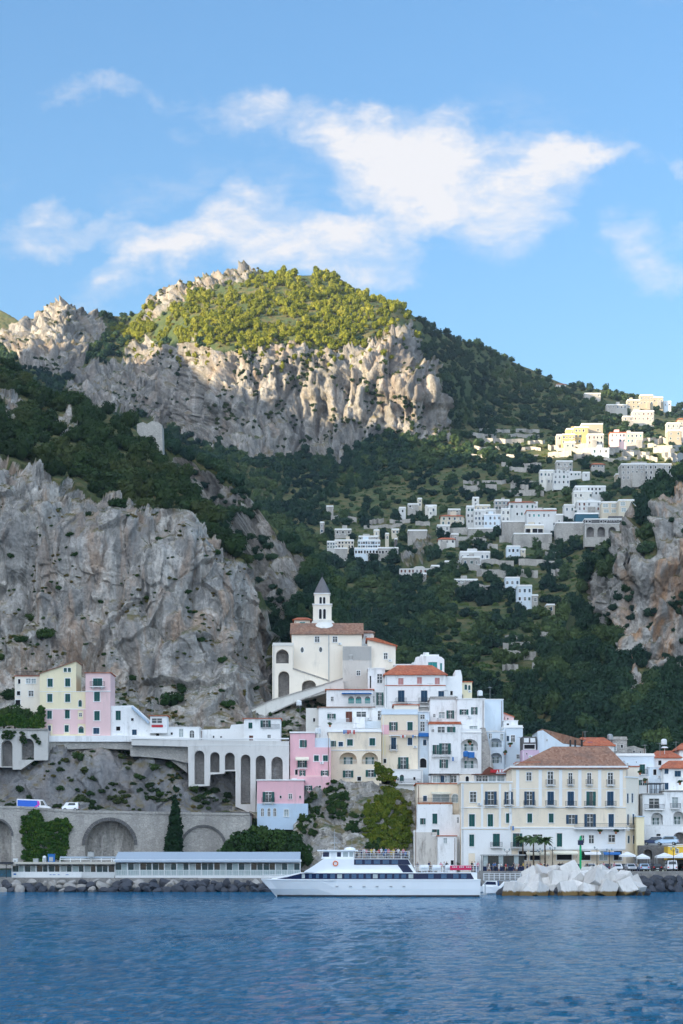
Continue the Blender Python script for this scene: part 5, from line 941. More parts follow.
# white village row
V('v2', 192, 246, 232, 336, WHITE, 'tall white house at the left end of the white village row', 2, 3)
V('v2', 224, 200, 258, 240, WHITE2, 'small ruined white turret above the village row', 1, 2)
V('v2', 232, 266, 290, 346, WHITE, 'white stepped house second from left in the village row', 3, 3)
V('v2', 240, 240, 316, 268, WHITE, 'white attic house above the stepped houses of the village row', 3, 1, D=None)
V('v2', 284, 290, 372, 346, BLUEW, 'bluish white house with balconies in the village row', 4, 2)
V('v2', 290, 262, 345, 292, WHITE, 'white upper house behind the bluish house with balconies', 3, 1)
V('v2', 340, 214, 418, 262, STONE, 'grey unfinished house behind the red roofed village house', 4, 2)
V('v2', 374, 260, 420, 324, WHITE2, 'off white house left of the red roofed village house', 2, 2)
V('v2', 416, 224, 550, 302, WHITE, 'broad white village house under a dark red roof', 5, 2, 'red')
V('v2', 546, 226, 566, 270, WHITE, 'white gable end right of the dark red roof', 1, 1)
V('v2', 508, 268, 664, 356, WHITE, 'white village house with four arched windows and a red roof edge', 6, 2, 'redband', kinds='ta,da,d')
V('v2', 596, 260, 664, 268, STONE, 'pale house behind the red roof edge at the right of the row', 3, 1)
V('v2', 664, 290, 700, 350, WHITE, 'white terrace house at the right end of the village row', 1, 1)
V('v2', 500, 344, 598, 400, WHITE, 'white porch house on black posts below the village row', 3, 1, kinds='e', ww=2.6, wh=2.2)
V('v2', 378, 326, 500, 376, STONE, 'great grey retaining wall under the village row', 0, 1, name='retaining_wall', cat='wall')
V('v2', 440, 390, 640, 410, STONE, 'grey terrace wall below the white porch house', 0, 1, name='retaining_wall', cat='wall')
V('v2', 56, 296, 176, 342, WHITE, 'small white house under a red roof left of the village row', 4, 2, 'red')
V('v2', 110, 312, 180, 338, BLUEW, 'bluish white wing beside the small red roofed house', 3, 1)
V('v2', 38, 346, 104, 372, WHITE, 'white steps and terrace below the small red roofed house', 2, 1)
V('v2', 44, 418, 132, 438, WHITE2, 'long low white shed with a red roof left of the village', 3, 1, 'red')
V('v2', 110, 392, 150, 430, STONE, 'grey stone hut beside the low white shed', 1, 1)
V('v2', 404, 456, 474, 494, BLUEW, 'small bluish white house alone below the grey walls', 3, 1)
V('v2', 476, 472, 502, 490, WHITE, 'tiny white shed beside the lone bluish house', 1, 1)
V('v2', 560, 96, 640, 136, WHITE2, 'white house with a stone annex above the village to the right', 4, 2) if False else None
V('v2', 200, 362, 330, 382, STONE, 'low grey terrace wall under the left end of the village row', 0, 1, name='terrace_wall', cat='wall')
V('v2', -8, 248, 14, 290, WHITE2, 'white house fragment among trees left of the village', 1, 2)
V('v2', 95, 262, 160, 276, STONE, 'low grey ruin among trees left of the village row', 2, 1)
# lower valley houses
V('v5', 158, 118, 316, 160, WHITE, 'white house with chimneys and a ruined stone base in the lower valley', 6, 1)
V('v5', 170, 146, 262, 192, STONE, 'grey stone base house under the white house with chimneys', 3, 1, D=None)
V('v5', 396, 254, 472, 296, BLUEW, 'upper of two small white cube houses in the lower valley', 3, 1)
V('v5', 458, 296, 536, 382, BLUEW, 'lower of two white cube houses with a tall plain wall', 3, 2)
V('v5', 536, 346, 568, 384, STONE, 'grey annex at the foot of the lower white cube house', 1, 1)
V('v5', 612, 396, 656, 430, SAND, 'small brown stone hut right of the two white cube houses', 1, 1)
V('v5', 120, 264, 250, 276, STONE, 'low stone sheds along a terrace left in the lower valley', 6, 1)
V('v5', 78, 168, 152, 190, STONE, 'low grey walls left of the house with chimneys', 2, 1)
V(0, 522, 684, 543, 690, STONE, 'low roofed stone shed on the terraces behind the town', 4, 1)
V(0, 529, 680, 543, 684, BLUEW, 'small bluish house over the stone shed behind the town', 2, 1)
V(0, 532, 718, 550, 724, STONE, 'grey ruin in the woods just above the gabled house', 2, 1)
# left hamlet (behind the bell tower)
V('v4', 40, 240, 100, 276, WHITE, 'off white house at the left end of the terraced hotel hamlet', 4, 2)
V('v4', 84, 232, 192, 274, CREAM2, 'cream house with dark arches in the terraced hotel hamlet', 6, 2, kinds='e')
V('v4', 82, 278, 156, 318, STONE, 'grey sloping base wall of the cream arched house', 0, 1, name='retaining_wall', cat='wall')
V('v4', 216, 232, 342, 276, BLUEW, 'pale blue hotel with long rows of windows in the left hamlet', 9, 2)
V('v4', 196, 278, 330, 312, BLUEW, 'blue grey lower hotel terrace with dark openings', 8, 1, kinds='e')
V('v4', 220, 210, 330, 226, STONE, 'grey terrace building above the pale blue hotel', 5, 1)
V('v4', 306, 174, 338, 206, CREAM2, 'small cream turret house above the pale blue hotel', 1, 1)
V('v4', 372, 194, 392, 230, WHITE, 'narrow white house right of the small cream turret', 1, 1)
V('v4', 330, 276, 446, 316, STONE, 'long grey pergola terrace at the right of the hotel hamlet', 6, 1, kinds='e')
V('v4', 424, 224, 440, 290, STONED, 'dark slender watch post right of the hotel hamlet', 0, 1)
V('v4', 408, 170, 450, 192, WHITE, 'white hut up the path from the hotel hamlet', 2, 1)
V('v4', 452, 388, 630, 420, WHITE, 'long low white house with brown doors and curved parapet', 8, 1, kinds='k,k,d', poly=[(452, 430), (452, 390), (530, 388), (545, 378), (585, 376), (600, 388), (630, 388), (630, 430)], roof='')
V('v4', 632, 378, 680, 416, STONE, 'grey house right of the long low white house', 1, 1)
V('v4', 545, 422, 606, 460, STONE, 'stone steps house under the long low white house', 0, 1)
V('v4', 556, -6, 580, 36, WHITE, 'white chimney like turret above the hamlet path', 1, 2)
V('v4', 450, 46, 488, 78, WHITE, 'white hut at the left of the upper hamlet', 1, 1)
V('v4', 600, 34, 664, 76, WHITE2, 'off white ruined house right in the upper hamlet', 2, 1)
V('v4', 500, 26, 560, 46, STONE, 'low grey house between the huts of the upper hamlet', 2, 1)
V('v4', 36, 38, 76, 64, STONE, 'grey hut in the woods above the hotel hamlet', 1, 1)
V('v4', 84, 170, 178, 196, STONE, 'grey viaduct wall left above the hotel hamlet', 3, 1, kinds='e')
V('v4', 0, 130, 24, 190, STONE, 'grey tower house at the left end of the upper wall', 1, 2)
V('v4', 500, 176, 610, 206, STONE, 'grey terrace wall above the big boulder', 0, 1, name='terrace_wall', cat='wall')
# ruined watch tower on the shoulder above the cliff, upper left
h = V(0, 137, 422, 162, 443, STONE, 'square ruined stone tower on the shoulder above the cliff', 0, 1, name='ruined_tower', cat='tower', key='C', dep=6, D=612, poly=[(137, 455), (137, 424), (143, 422), (147, 424), (152, 421), (158, 422), (162, 425), (163, 455)], roof='')
# dry stone terraces
r_ = np.random.default_rng(77); nt_ = 0
for (x0, x1, ys) in ((470, 545, (432, 438, 444, 450, 457)), (545, 683, (441, 445, 449, 453, 457, 461, 465)), (455, 560, (484, 490, 496)), (640, 683, (475, 481)), (500, 600, (466, 471)), (440, 560, (528, 534, 541)), (560, 640, (520, 527)), (470, 560, (548, 556, 566, 577, 590)), (500, 560, (640, 650, 660, 672)), (330, 430, (522, 527))):
    for y in ys:
        x = x0+r_.uniform(0, 12)
        while x < x1-8:
            L_ = r_.uniform(14, 44); xe = min(x1, x+L_); px = np.linspace(x, xe, 8); py = y+2.2*perlin(np.stack([px/30, px*0+y, px*0], -1)); P_, N_ = SHEETS['A'].at(px, py); D0 = P_[:, 1]-1.2
            if not any(a-1 < (x+xe)/2 < c+1 and b-3 < y < d+3 for a, b, c, d in HOUSE_RECTS):
                hgt = r_.uniform(1.5, 3.2); m = MB(); B = P_[0].copy(); B[1] -= 1.2
                pts = [(float((px[i]-CX)*D0[i]/F), float(D0[i]), float(P_[i][2])) for i in range(8)]
                vs = []
                for q in pts: vs += [(q[0]-B[0], q[1]-B[1], q[2]-B[2]-2.5), (q[0]-B[0], q[1]-B[1]+.8, q[2]-B[2]-2.5), (q[0]-B[0], q[1]-B[1]+.8, q[2]-B[2]+hgt), (q[0]-B[0], q[1]-B[1], q[2]-B[2]+hgt)]
                fs = [(0, 1, 2, 3), (31, 30, 29, 28)]
                for i in range(7): a = i*4; fs += [(a+j, a+4+j, a+4+(j+1) % 4, a+(j+1) % 4) for j in range(4)]
                m.add(vs, fs); o = m.build('terrace_wall', STONE, None, B); tag(o, 'dry stone terrace wall on the slope', 'wall', 'dry stone terrace walls on the slopes'); nt_ += 1
            x = xe+r_.uniform(2, 14)
# ------------------------------------------------------------------ quay, promenade, road
ASPH = NT('asphalt'); ASPH.base(ASPH.mix(ASPH.noise(ASPH.coord(), 1.5, 5), (.06, .06, .062), (.12, .12, .12)), .9); ASPH = ASPH.m
PAVE = stone('quay_stone', (.24, .23, .22), (.36, .345, .32), .8); QZ = 3.75
def px2x(px, D): return (px-CX)*D/F
def zat(py, D): return CH-(py-HOR)*D/F
m = MB(); m.hprism([(px2x(196, 383), 383), (px2x(480, 383), 383), (px2x(480, 388), 388), (300, 388), (300, 470), (-90, 470), (-90, 400), (px2x(196, 383), 400)], -3, 2.0); o = m.build('quay_base', PAVE); tag(o, 'stone quay base under the town', kind='structure')
m = MB(); m.hprism([(px2x(478, 386), 386), (320, 386), (320, 411), (px2x(478, 386), 411)], 2.004, QZ); o = m.build('promenade', ASPH); tag(o, 'asphalt quay with parked cars', kind='structure')
m = MB(); m.box(px2x(478, 386)-.3, 320, 385.4, 385.998, -3, QZ+.12); o = m.build('quay_wall', PAVE); tag(o, 'grey stone quay wall facing the sea', kind='structure')
m = MB(); m.hprism([(px2x(478, 392), 402.2), (px2x(640, 402), 402.2), (px2x(640, 402), 404.5), (px2x(478, 392), 404.5)], QZ+.004, QZ+.14); o = m.build('pavement', PAVE); tag(o, 'raised pavement along the shops', kind='structure')
m = MB(); m.hprism([(px2x(-60, 383), 384), (px2x(196, 383), 384), (px2x(196, 383), 420), (px2x(-60, 383), 420)], -3, 2.6); o = m.build('lido_quay', PAVE); tag(o, 'low stone quay under the lido buildings', kind='structure')
m = MB(); m.hprism([(px2x(196, 383)+.002, 385), (px2x(300, 383), 385), (px2x(300, 383), 415), (px2x(196, 383)+.002, 415)], 1.9, 2.55); o = m.build('lido_quay_deck', PAVE); tag(o, 'stone deck at the right end of the lido', kind='structure')
# coast road behind its parapet
zr = zat(812, 411)
m = MB(); m.hprism([(px2x(-80, 411), 411.3), (px2x(249, 411), 411.3), (px2x(249, 411), 432), (px2x(-80, 411), 432)], zr-.6, zr); o = m.build('coast_road', ASPH); tag(o, 'coast road behind the parapet of the arched wall', kind='structure')
m = MB()
for i in range(26): x = px2x(-70, 411)+i*2.6; m.box(x, x+1.4, 416.4, 416.52, zr+.004, zr+.008)
o = m.build('road_marking', FRAME); tag(o, 'white centre line of the coast road', kind='structure')
# ------------------------------------------------------------------ people (bodies grown from a jointed skeleton)
SKIN = plain('skin', (.42, .24, .16), .6); HAIRM = plain('hair', (.03, .02, .015), .8)
CL = [plain('cloth_%s' % n, c, .85) for n, c in (('white', (.7, .7, .7)), ('red', (.45, .04, .04)), ('navy', (.02, .03, .09)), ('black', (.02, .02, .022)), ('blue', (.06, .18, .42)), ('beige', (.45, .38, .28)), ('pink', (.6, .25, .3)), ('grey', (.2, .2, .21)), ('yellow', (.6, .45, .08)))]
CN = ['white', 'red', 'navy', 'black', 'blue', 'beige', 'pink', 'grey', 'yellow']
def body(pose):
    J = {'pel': (0, 0, .95, .13), 'sp': (0, .01, 1.15, .12), 'ch': (0, 0, 1.36, .145), 'nk': (0, 0, 1.50, .055), 'hd': (0, -.02, 1.60, .085), 'tp': (0, -.01, 1.72, .075)}
    E = [('pel', 'sp'), ('sp', 'ch'), ('ch', 'nk'), ('nk', 'hd'), ('hd', 'tp')]
    for s, n in ((-1, 'l'), (1, 'r')):
        st = .16*s if pose == 'walk' else 0; up = pose == 'lean'
        J['sh'+n] = (s*.19, 0, 1.40, .06); J['el'+n] = (s*.25, -.05-st*.6 if not up else -.22, 1.12 if not up else 1.2, .042); J['wr'+n] = (s*.24, -.16-st if not up else -.45, .90 if not up else 1.12, .03); J['ha'+n] = (s*.24, -.2-st if not up else -.53, .83 if not up else 1.1, .035)
        E += [('ch', 'sh'+n), ('sh'+n, 'el'+n), ('el'+n, 'wr'+n), ('wr'+n, 'ha'+n)]
        J['hp'+n] = (s*.10, 0, .90, .105); J['kn'+n] = (s*.11, -.03+st*.9, .49, .07); J['an'+n] = (s*.11, .03+st*1.7, .09, .045); J['to'+n] = (s*.12, -.12+st*1.7, .035, .035)
        E += [('pel', 'hp'+n), ('hp'+n, 'kn'+n), ('kn'+n, 'an'+n), ('an'+n, 'to'+n)]
        if pose == 'sit':
            for k, d in (('kn', (s*.13, -.45, .92-.02)), ('an', (s*.13, -.48, .48)), ('to', (s*.14, -.62, .43))): J[k+n] = (*d, J[k+n][3])
            J['ha'+n] = (s*.16, -.38, 1.0, .035); J['wr'+n] = (s*.18, -.32, 1.02, .03)
    ks = list(J); me = bpy.data.meshes.new('skel'); me.from_pydata([J[k][:3] for k in ks], [(ks.index(a), ks.index(b)) for a, b in E], [])
    o = bpy.data.objects.new('skel', me); COL.objects.link(o); md = o.modifiers.new('s', 'SKIN'); sv = me.skin_vertices[0].data
    for i, k in enumerate(ks): sv[i].radius = (J[k][3], J[k][3]*(.72 if k in ('pel', 'sp', 'ch') else 1)); sv[i].use_root = i == 0
    sb = o.modifiers.new('b', 'SUBSURF'); sb.levels = 1; sb.render_levels = 1
    dg = bpy.context.evaluated_depsgraph_get(); ev = o.evaluated_get(dg); nm = bpy.data.meshes.new_from_object(ev); bpy.data.objects.remove(o); bpy.data.meshes.remove(me); return nm
BODY = {p: body(p) for p in ('stand', 'walk', 'lean', 'sit')}
_cache = {}
def person(x, y, z, rz, pose, top, bot, label, group, hgt=1.0, long_hair=False):
    key = (pose, top, bot, long_hair)
    if key not in _cache:
        me = BODY[pose].copy(); me.materials.clear()
        for q in (SKIN, HAIRM, CL[top], CL[bot], BLACKM): me.materials.append(q)
        for p in me.polygons:
            c = p.center
            if c.z > 1.50: k = 1 if (c.z > 1.66 or (c.y > .02 and c.z > 1.54)) else 0
            elif c.z > 1.45 and abs(c.x) < .07: k = 0
            elif abs(c.x) > .21 and c.z < 1.24: k = 0
            elif c.z > 1.0: k = 2
            elif c.z > (.5 if bot in (5, 0) and pose != 'sit' else .12): k = 3
            elif c.z > .1: k = 0
            else: k = 4
            p.material_index = k; p.use_smooth = True
        _cache[key] = me
    o = bpy.data.objects.new('person', _cache[key]); COL.objects.link(o); o.location = (x, y, z-(.42 if pose == 'sit' else 0)); o.rotation_euler = (0, 0, rz); o.scale = (hgt,)*3
    return tag(o, label, 'person', group)

# ------------------------------------------------------------------ ferry
BW = NT('boat_white'); BW.base(BW.mix(BW.noise(BW.coord((1, 1, .3)), .8, 5), (.82, .84, .84), (.88, .89, .89)), .35); BW = BW.m
NAVY = plain('boat_navy_band', (.01, .02, .06), .15); BGLASS = plain('boat_window', (.05, .11, .19), .08, var=.5); HULL_REFLECT = plain('hull_reflection_tint', (.55, .42, .2), .6)  # the ochre paints light reflected on the hull as colour; not applied
FD = 322.; fm = FD/F
fx = lambda px: (px-260)*fm
fz = lambda py: (896.7-py)*fm
ferry = empty('ferry', W(260, 896.7, FD)+np.array([0, 4.2, 0]), R(0), 'white two deck passenger ferry with a dark window band and people on its decks', 'ferry')
def loft(stations, close=True):
    """stations: list of rings (same count)"""
    m = MB(); n = len(stations[0]); vs = [p for r in stations for p in r]; fs = [(j*n+i, j*n+(i+1) % n, (j+1)*n+(i+1) % n, (j+1)*n+i) for j in range(len(stations)-1) for i in range(n)]
    fs += [tuple(range(n-1, -1, -1)), tuple(range((len(stations)-1)*n, len(stations)*n))]; return m.add(vs, fs)
bd = lambda x: 4.1*min(1, (max(0, x)/11))**.62 if x < 11 else 4.1
bw_ = lambda x: 3.7*min(1, max(0, x-2.3)/10)**.8
st = []
for x in [0.02, .6, 1.4, 2.4, 3.5, 5, 7, 9, 12, 16, 20, 25, 30, 33.2, 34.5]:
    zd = 2.75-.1*min(1, x/6); kz = max(-1.1, 2.65-x*1.12); b, w = bd(x), bw_(x); w = max(w, .02); wz = max(kz, .0)
    q = [(x, -b, zd), (x, -(b*.55+w*.45), max(kz, 1.2)), (x, -w, max(wz, .15)), (x, -w*.7, max(kz, -.7)), (x, 0, kz), (x, w*.7, max(kz, -.7)), (x, w, max(wz, .15)), (x, b*.55+w*.45, max(kz, 1.2)), (x, b, zd)]; st.append(q)
loft(st).build('hull', BW, ferry)
m = MB(); pts = [(3.0, .06), (9, .06), (20, .06), (34.4, .06)]
st = [[(x, -bw_(x)*1.0-.05, .24), (x, -bw_(x)-.05, -.15), (x, bw_(x)+.05, -.15), (x, bw_(x)+.05, .24)] for x in (2.55, 3.2, 4.5, 6, 8, 10, 12.3, 20, 34.4)]; loft(st).build('waterline_stripe', BLACKM, ferry)
m = MB(); m.add([(2.2, -.75, 1.1), (2.75, -.8, .30), (12.5, -3.82, .30), (10, -3.55, .42)], [(0, 1, 2, 3)]); 
st = [[(x, -(bd(x)+.06), 2.82-.1*min(1, x/6)), (x, -(bd(x)+.06), 2.64-.1*min(1, x/6)), (x, bd(x)+.06, 2.64-.1*min(1, x/6)), (x, bd(x)+.06, 2.82-.1*min(1, x/6))] for x in (.02, .8, 2, 4, 7, 11, 20, 34.55)]; loft(st).build('rub_rail', BW, ferry)
topz = lambda x: np.interp(x, [1.6, 3.2, 6.4, 8.0, 9.7, 10.2, 24, 24.01, 34.2], [2.84, 3.1, 3.85, 4.6, 5.75, 6.0, 6.0, 3.82, 3.82])
cw_ = lambda x: max(.3, min(3.75, bd(x)-.30))
CXS = (1.7, 2.6, 3.4, 4.2, 5.2, 6.3, 8, 9.5, 11, 12.5, 20, 23.9, 24.05, 33.0, 33.5, 34.0)
loft([[(x, -cw_(x), 2.72), (x, -cw_(x), min(topz(x), 3.8)), (x, cw_(x), min(topz(x), 3.8)), (x, cw_(x), 2.72)] for x in CXS]).build('main_cabin', BW, ferry)
loft([[(x, -(cw_(x)+.03), z0), (x, -(cw_(x)+.03), z1), (x, cw_(x)+.03, z1), (x, cw_(x)+.03, z0)] for x in CXS[1:-1] for z0, z1 in ((2.74, np.interp(x, [2.6, 4.2, 6.3, 8, 33.0, 33.5], [2.80, 3.08, 3.62, 3.66, 3.66, 2.80])),)]).build('window_band', NAVY, ferry)
for i, px in enumerate(np.r_[np.linspace(304, 411, 16), 431, 444, 456, 464]):
    for sg in (-1, 1):
        m = MB(); x = fx(px); w = .37 if i < 16 else .42; y = cw_(x)+.035; m.box(x-w, x+w, min(sg*y, sg*(y+.02)), max(sg*y, sg*(y+.02)), 2.86, 3.52); m.build('window', BGLASS if i % 5 else CURT, ferry)
uw = 3.2
loft([[(x, -uw, 3.79), (x, -uw, z), (x, uw, z), (x, uw, 3.79)] for x, z in ((6.9, 3.95), (8, 4.6), (9.6, 5.7), (10.0, 5.95), (23.2, 5.95), (24.4, 3.9))]).build('upper_cabin', BW, ferry)
m = MB(); m.prism([(fx(354), fz(864.8)), (fx(411), fz(864.8)), (fx(408), fz(859.2)), (fx(354), fz(859.2))], -uw-.03, uw+.03); m.build('upper_window_band', NAVY, ferry)
m = MB(); m.prism([(fx(398), fz(865)), (fx(408), fz(865)), (fx(414.5), fz(873.5)), (fx(404), fz(873.5))], -uw-.04, uw+.04); m.build('slanted_stripe', NAVY, ferry)
for px in (359, 368, 377, 386, 395): m = MB(); m.box(fx(px)-.5, fx(px)+.5, -uw-.07, -uw-.035, fz(864), fz(860)); m.build('window', BGLASS, ferry)
m = MB(); m.prism([(fx(321), 5.955), (fx(354), 5.955), (fx(354), 7.15), (fx(323.5), 7.15)], -2.6, 2.6); br = m.build('bridge', BW, ferry)
for a, b in ((322.8, 329), (337, 341), (343, 348), (349.5, 353)): m = MB(); m.box(fx(a), fx(b), -2.64, -2.605, 6.25, 6.98); m.build('bridge_window', NAVY if a < 340 else CURT, br)
m = MB(); m.box(fx(331), fx(335.5), -2.64, -2.605, 5.98, 7.0); m.build('door', FRAME, br)
m = MB(); m.box(fx(317), fx(358), -3.0, 3.0, 7.152, 7.34); m.build('bridge_roof', BW, br)
m = MB(); m.lathe((fx(350), 0, 7.34), [(.9, 0), (.85, .25), (.5, .42), (.05, .48)], 12); m.build('dome', BW, ferry, smooth=True)
m = MB(); x = fx(334.4); m.tube((x, 0, 7.3), (x, 0, 10.6), .09, .05); m.tube((x, 0, 9.6), (fx(345.5), 0, 7.5), .035); m.tube((x, 0, 9.6), (fx(345.5), 1.4, 7.5), .035); m.box(x-.7, x+.7, -.08, .08, 8.4, 8.55); m.box(x-.4, x+.4, -.05, .05, 9.3, 9.38); m.build('mast', METAL, ferry)
m = MB(); m.tube((fx(337), .8, 7.34), (fx(337), .8, 8.6), .025); m.tube((fx(352), -1.4, 7.34), (fx(352), -1.4, 8.9), .02); m.build('antenna', METAL, ferry)
m = MB(); n = 14
for i in range(n): a = 2*math.pi*i/n; b = 2*math.pi*(i+1)/n; m.tube((fx(335.5)+.36*math.cos(a), -uw-.1, 5.2+.36*math.sin(a)), (fx(335.5)+.36*math.cos(b), -uw-.1, 5.2+.36*math.sin(b)), .08)
m.build('life_ring', plain('life_ring_orange', (.75, .16, .04), .6), ferry)
def ring_rail(pts, z, h, name, step=1.1, mats=FRAME, bars=3):
    m = MB()
    for a, b in zip(pts, pts[1:]):
        L_ = math.hypot(b[0]-a[0], b[1]-a[1]); n = max(1, int(L_/step))
        for k in range(1, bars+1): m.tube((a[0], a[1], z+h*k/bars), (b[0], b[1], z+h*k/bars), .028, n=5)
        for i in range(n+1): t_2 = i/n; m.tube((a[0]+(b[0]-a[0])*t_2, a[1]+(b[1]-a[1])*t_2, z), (a[0]+(b[0]-a[0])*t_2, a[1]+(b[1]-a[1])*t_2, z+h), .03, n=5)
    return m.build(name, mats, ferry)
ring_rail([(fx(355), -3.1), (fx(409), -3.1), (fx(411), 3.1), (fx(355), 3.1)], 5.96, 1.15, 'upper_deck_rail')
ring_rail([(24.6, -3.9), (34.2, -3.9), (34.3, 3.9), (24.6, 3.9)], 3.83, 1.05, 'aft_deck_rail'); ring_rail([(4.6, -2.0), (2.2, -1.0), (.35, -.1), (2.2, 1.0), (4.6, 2.0)], 2.85, .55, 'bow_rail', .8, bars=2)
m = MB()
for i in range(7):
    x = fx(358+i*7.4)
    for y0, y1 in ((-2.7, -.4), (.4, 2.7)): m.box(x, x+.45, y0, y1, 6.36, 6.42); m.box(x+.4, x+.46, y0, y1, 6.42, 6.85); m.box(x+.18, x+.26, y0+.2, y0+.28, 5.96, 6.36); m.box(x+.18, x+.26, y1-.28, y1-.2, 5.96, 6.36)
m.build('bench', METAL, ferry)
for px in (421, 433, 446): m = MB(); m.tube((fx(px)-.05, -3.3, 4.55), (fx(px)+1.25, -3.3, 4.55), .42, n=14); m.box(fx(px)+.1, fx(px)+.2, -3.7, -2.9, 3.83, 4.5); m.box(fx(px)+.95, fx(px)+1.05, -3.7, -2.9, 3.83, 4.5); m.build('life_raft', BW, ferry, smooth=False)
BAN = plain('banner_pink_red', (.62, .03, .10), .6); m = MB(); m.box(fx(450), fx(471.5), -3.99, -3.95, 4.15, 4.88); ban = m.build('banner', BAN, ferry); m = MB()
for i in range(11): x = fx(452.5)+i*.27; m.box(x, x+.17, -4.02, -3.992, 4.55, 4.72) if i % 4 != 3 else None
m.build('banner_lettering', FRAME, ban)
for i, px in enumerate((289, 302, 311, 324, 337, 350.5, 364, 377, 391, 404)): m = MB(); m.box(fx(px)-.22, fx(px)+.22, -4.12, -4.0 if px > 330 else -3.0, 1.55, 1.68) if px > 330 else None; m.v and m.build('porthole', METAL, ferry)
m = MB(); m.box(34.5, 35.6, -3, 3, .25, .45); m.tube((35.4, -2.6, .4), (35.4, -2.6, 2.6), .04); m.tube((35.4, -1, .4), (35.4, -1, 2.6), .04); m.tube((35.4, -2.6, 2.6), (35.4, -1, 2.6), .04); m.build('stern_platform', METAL, ferry)
FB = W(260, 896.7, FD)+np.array([0, 4.2, 0]); rp = random.Random(3)
for i in range(22):
    t1, b1 = rp.randrange(9), rp.choice((2, 3, 5, 7)); seat = rp.random() < .45; x = fx(357+i*2.45); y = rp.uniform(-2.9, -1.2) if not seat else rp.uniform(-2.4, -.6)
    person(FB[0]+x, FB[1]+y, 5.97, rp.uniform(-.8, .8)+(math.pi if rp.random() < .3 else 0), 'sit' if seat else rp.choice(('stand', 'lean')), t1, b1, 'passenger in a %s top %s on the upper deck of the ferry' % (CN[t1], 'seated' if seat else 'standing'), 'passengers on the upper deck of the ferry', rp.uniform(.93, 1.06))
for i, px in enumerate((418, 429.5, 431, 441.5, 445, 447.5, 473, 476, 478.5)):
    t1, b1 = rp.randrange(9), rp.choice((2, 3, 5, 7)); person(FB[0]+fx(px), FB[1]+rp.uniform(-3, -1.2), 3.83, rp.uniform(-.9, .9), rp.choice(('stand', 'walk')), t1, b1, 'passenger in a %s top standing on the aft deck of the ferry' % CN[t1], 'passengers on the aft deck of the ferry', rp.uniform(.95, 1.05))
# small white boat and gangway behind the stern
def motorboat(x, y, L_, rz, label):
    b = empty('motorboat', (x, y, 0), rz, label, 'boat'); st = []
    for t in (0, .1, .25, .5, .8, 1.): hb = 1.25*min(1, (t*2.2+.02))**.7 if t < .5 else 1.25; X = t*L_; k = -.3 if t > .12 else .3-t*5; st.append([(X, -hb, 1.25-.35*t), (X, -hb*.75, .2), (X, 0, k), (X, hb*.75, .2), (X, hb, 1.25-.35*t)])
    loft(st).build('hull', BW, b); m = MB(); m.prism([(L_*.3, 1.05), (L_*.72, .95), (L_*.7, 2.1), (L_*.42, 2.15)], -.8, .8); c = m.build('cabin', BW, b); m = MB(); m.prism([(L_*.37, 1.45), (L_*.68, 1.4), (L_*.67, 1.95), (L_*.44, 2.0)], -.83, .83); m.build('window_band', NAVY, c)
    m = MB(); m.box(L_*.72, L_*.98, -1.0, 1.0, 2.2, 2.26); [m.tube((L_*a, s, .9), (L_*a, s, 2.2), .03) for a in (.74, .96) for s in (-.95, .95)]; m.build('sunshade', CLOTHB, b); return b
motorboat(px2x(483, 352), 352, 9, 0.15, 'small white motorboat with a blue sunshade moored behind the ferry stern'); motorboat(px2x(493, 372), 372, 8, .1, 'small white motorboat by the quay steps left of the concrete blocks'); motorboat(px2x(470, 375), 375, 7, -.1, 'small white launch half hidden by the ferry stern')
g = empty('gangway', W(484, 890, 360), 0, 'pale metal gangway railing between the ferry and the quay', 'gangway'); m = MB(); m.box(0, 6.5, 0, 1.4, 1.6, 1.75); m.build('deck', METAL, g); m = MB()
for y in (0, 1.4):
    for k in (2.1, 2.5, 2.9): m.tube((0, y, k), (6.5, y, k), .035)
    for i in range(8): m.tube((i*.92, y, 1.7), (i*.92, y, 2.9), .035)
m.build('railing', FRAME, g)

# ------------------------------------------------------------------ breakwater of concrete cubes
t = NT('concrete_block'); c = t.coord(); z = t.new('ShaderNodeSeparateXYZ'); t.l.new(c, z.inputs[0]); n = t.noise(c, .7, 6, .65); f = t.noise(t.coord((1, 1, .3)), 2.0, 4)
a = t.mix(n, (.54, .52, .49), (.76, .735, .69)); oi = t.new('ShaderNodeObjectInfo').outputs['Random']; a = t.mix(t.ramp(oi, [(.0, .0), (.75, .15), (1., .6)]), a, (.36, .33, .30)); a = t.mix(t.math('MULTIPLY', t.ramp(f, [(.5, 0.), (.75, 1.)]), .35), a, (.3, .27, .24)); a = t.mix(.0, a, a)
tz = t.math('SUBTRACT', z.outputs[2], t.math('MULTIPLY', n, 1.2)); a = t.mix(t.ramp(tz, [(.0, 1.), (.28, 0.)]), a, (.16, .10, .035)); a = t.mix(t.ramp(tz, [(-.45+.5, 0.), (.5, 0.)]), a, a)
t.base(a, .9); t.bump(n, .4, .2); CONC = t.m
def cube_mesh(s, seed):
    import bmesh
    bm = bmesh.new(); bmesh.ops.create_cube(bm, size=s); bmesh.ops.bevel(bm, geom=bm.edges[:], offset=s*.045, segments=2, affect='EDGES', profile=.6); r = random.Random(seed)
    for v in bm.verts: v.co += Vector((r.uniform(-1, 1), r.uniform(-1, 1), r.uniform(-1, 1)))*.025
    me = bpy.data.meshes.new('concrete_block'); bm.to_mesh(me); bm.free(); me.materials.append(CONC); return me
CM = [cube_mesh(1., i) for i in range(5)]
fr1 = lambda x, y: (480+x/5.69, 830+y/5.69); fr2 = lambda x, y: (580+x/6.63, 830+y/6.63)
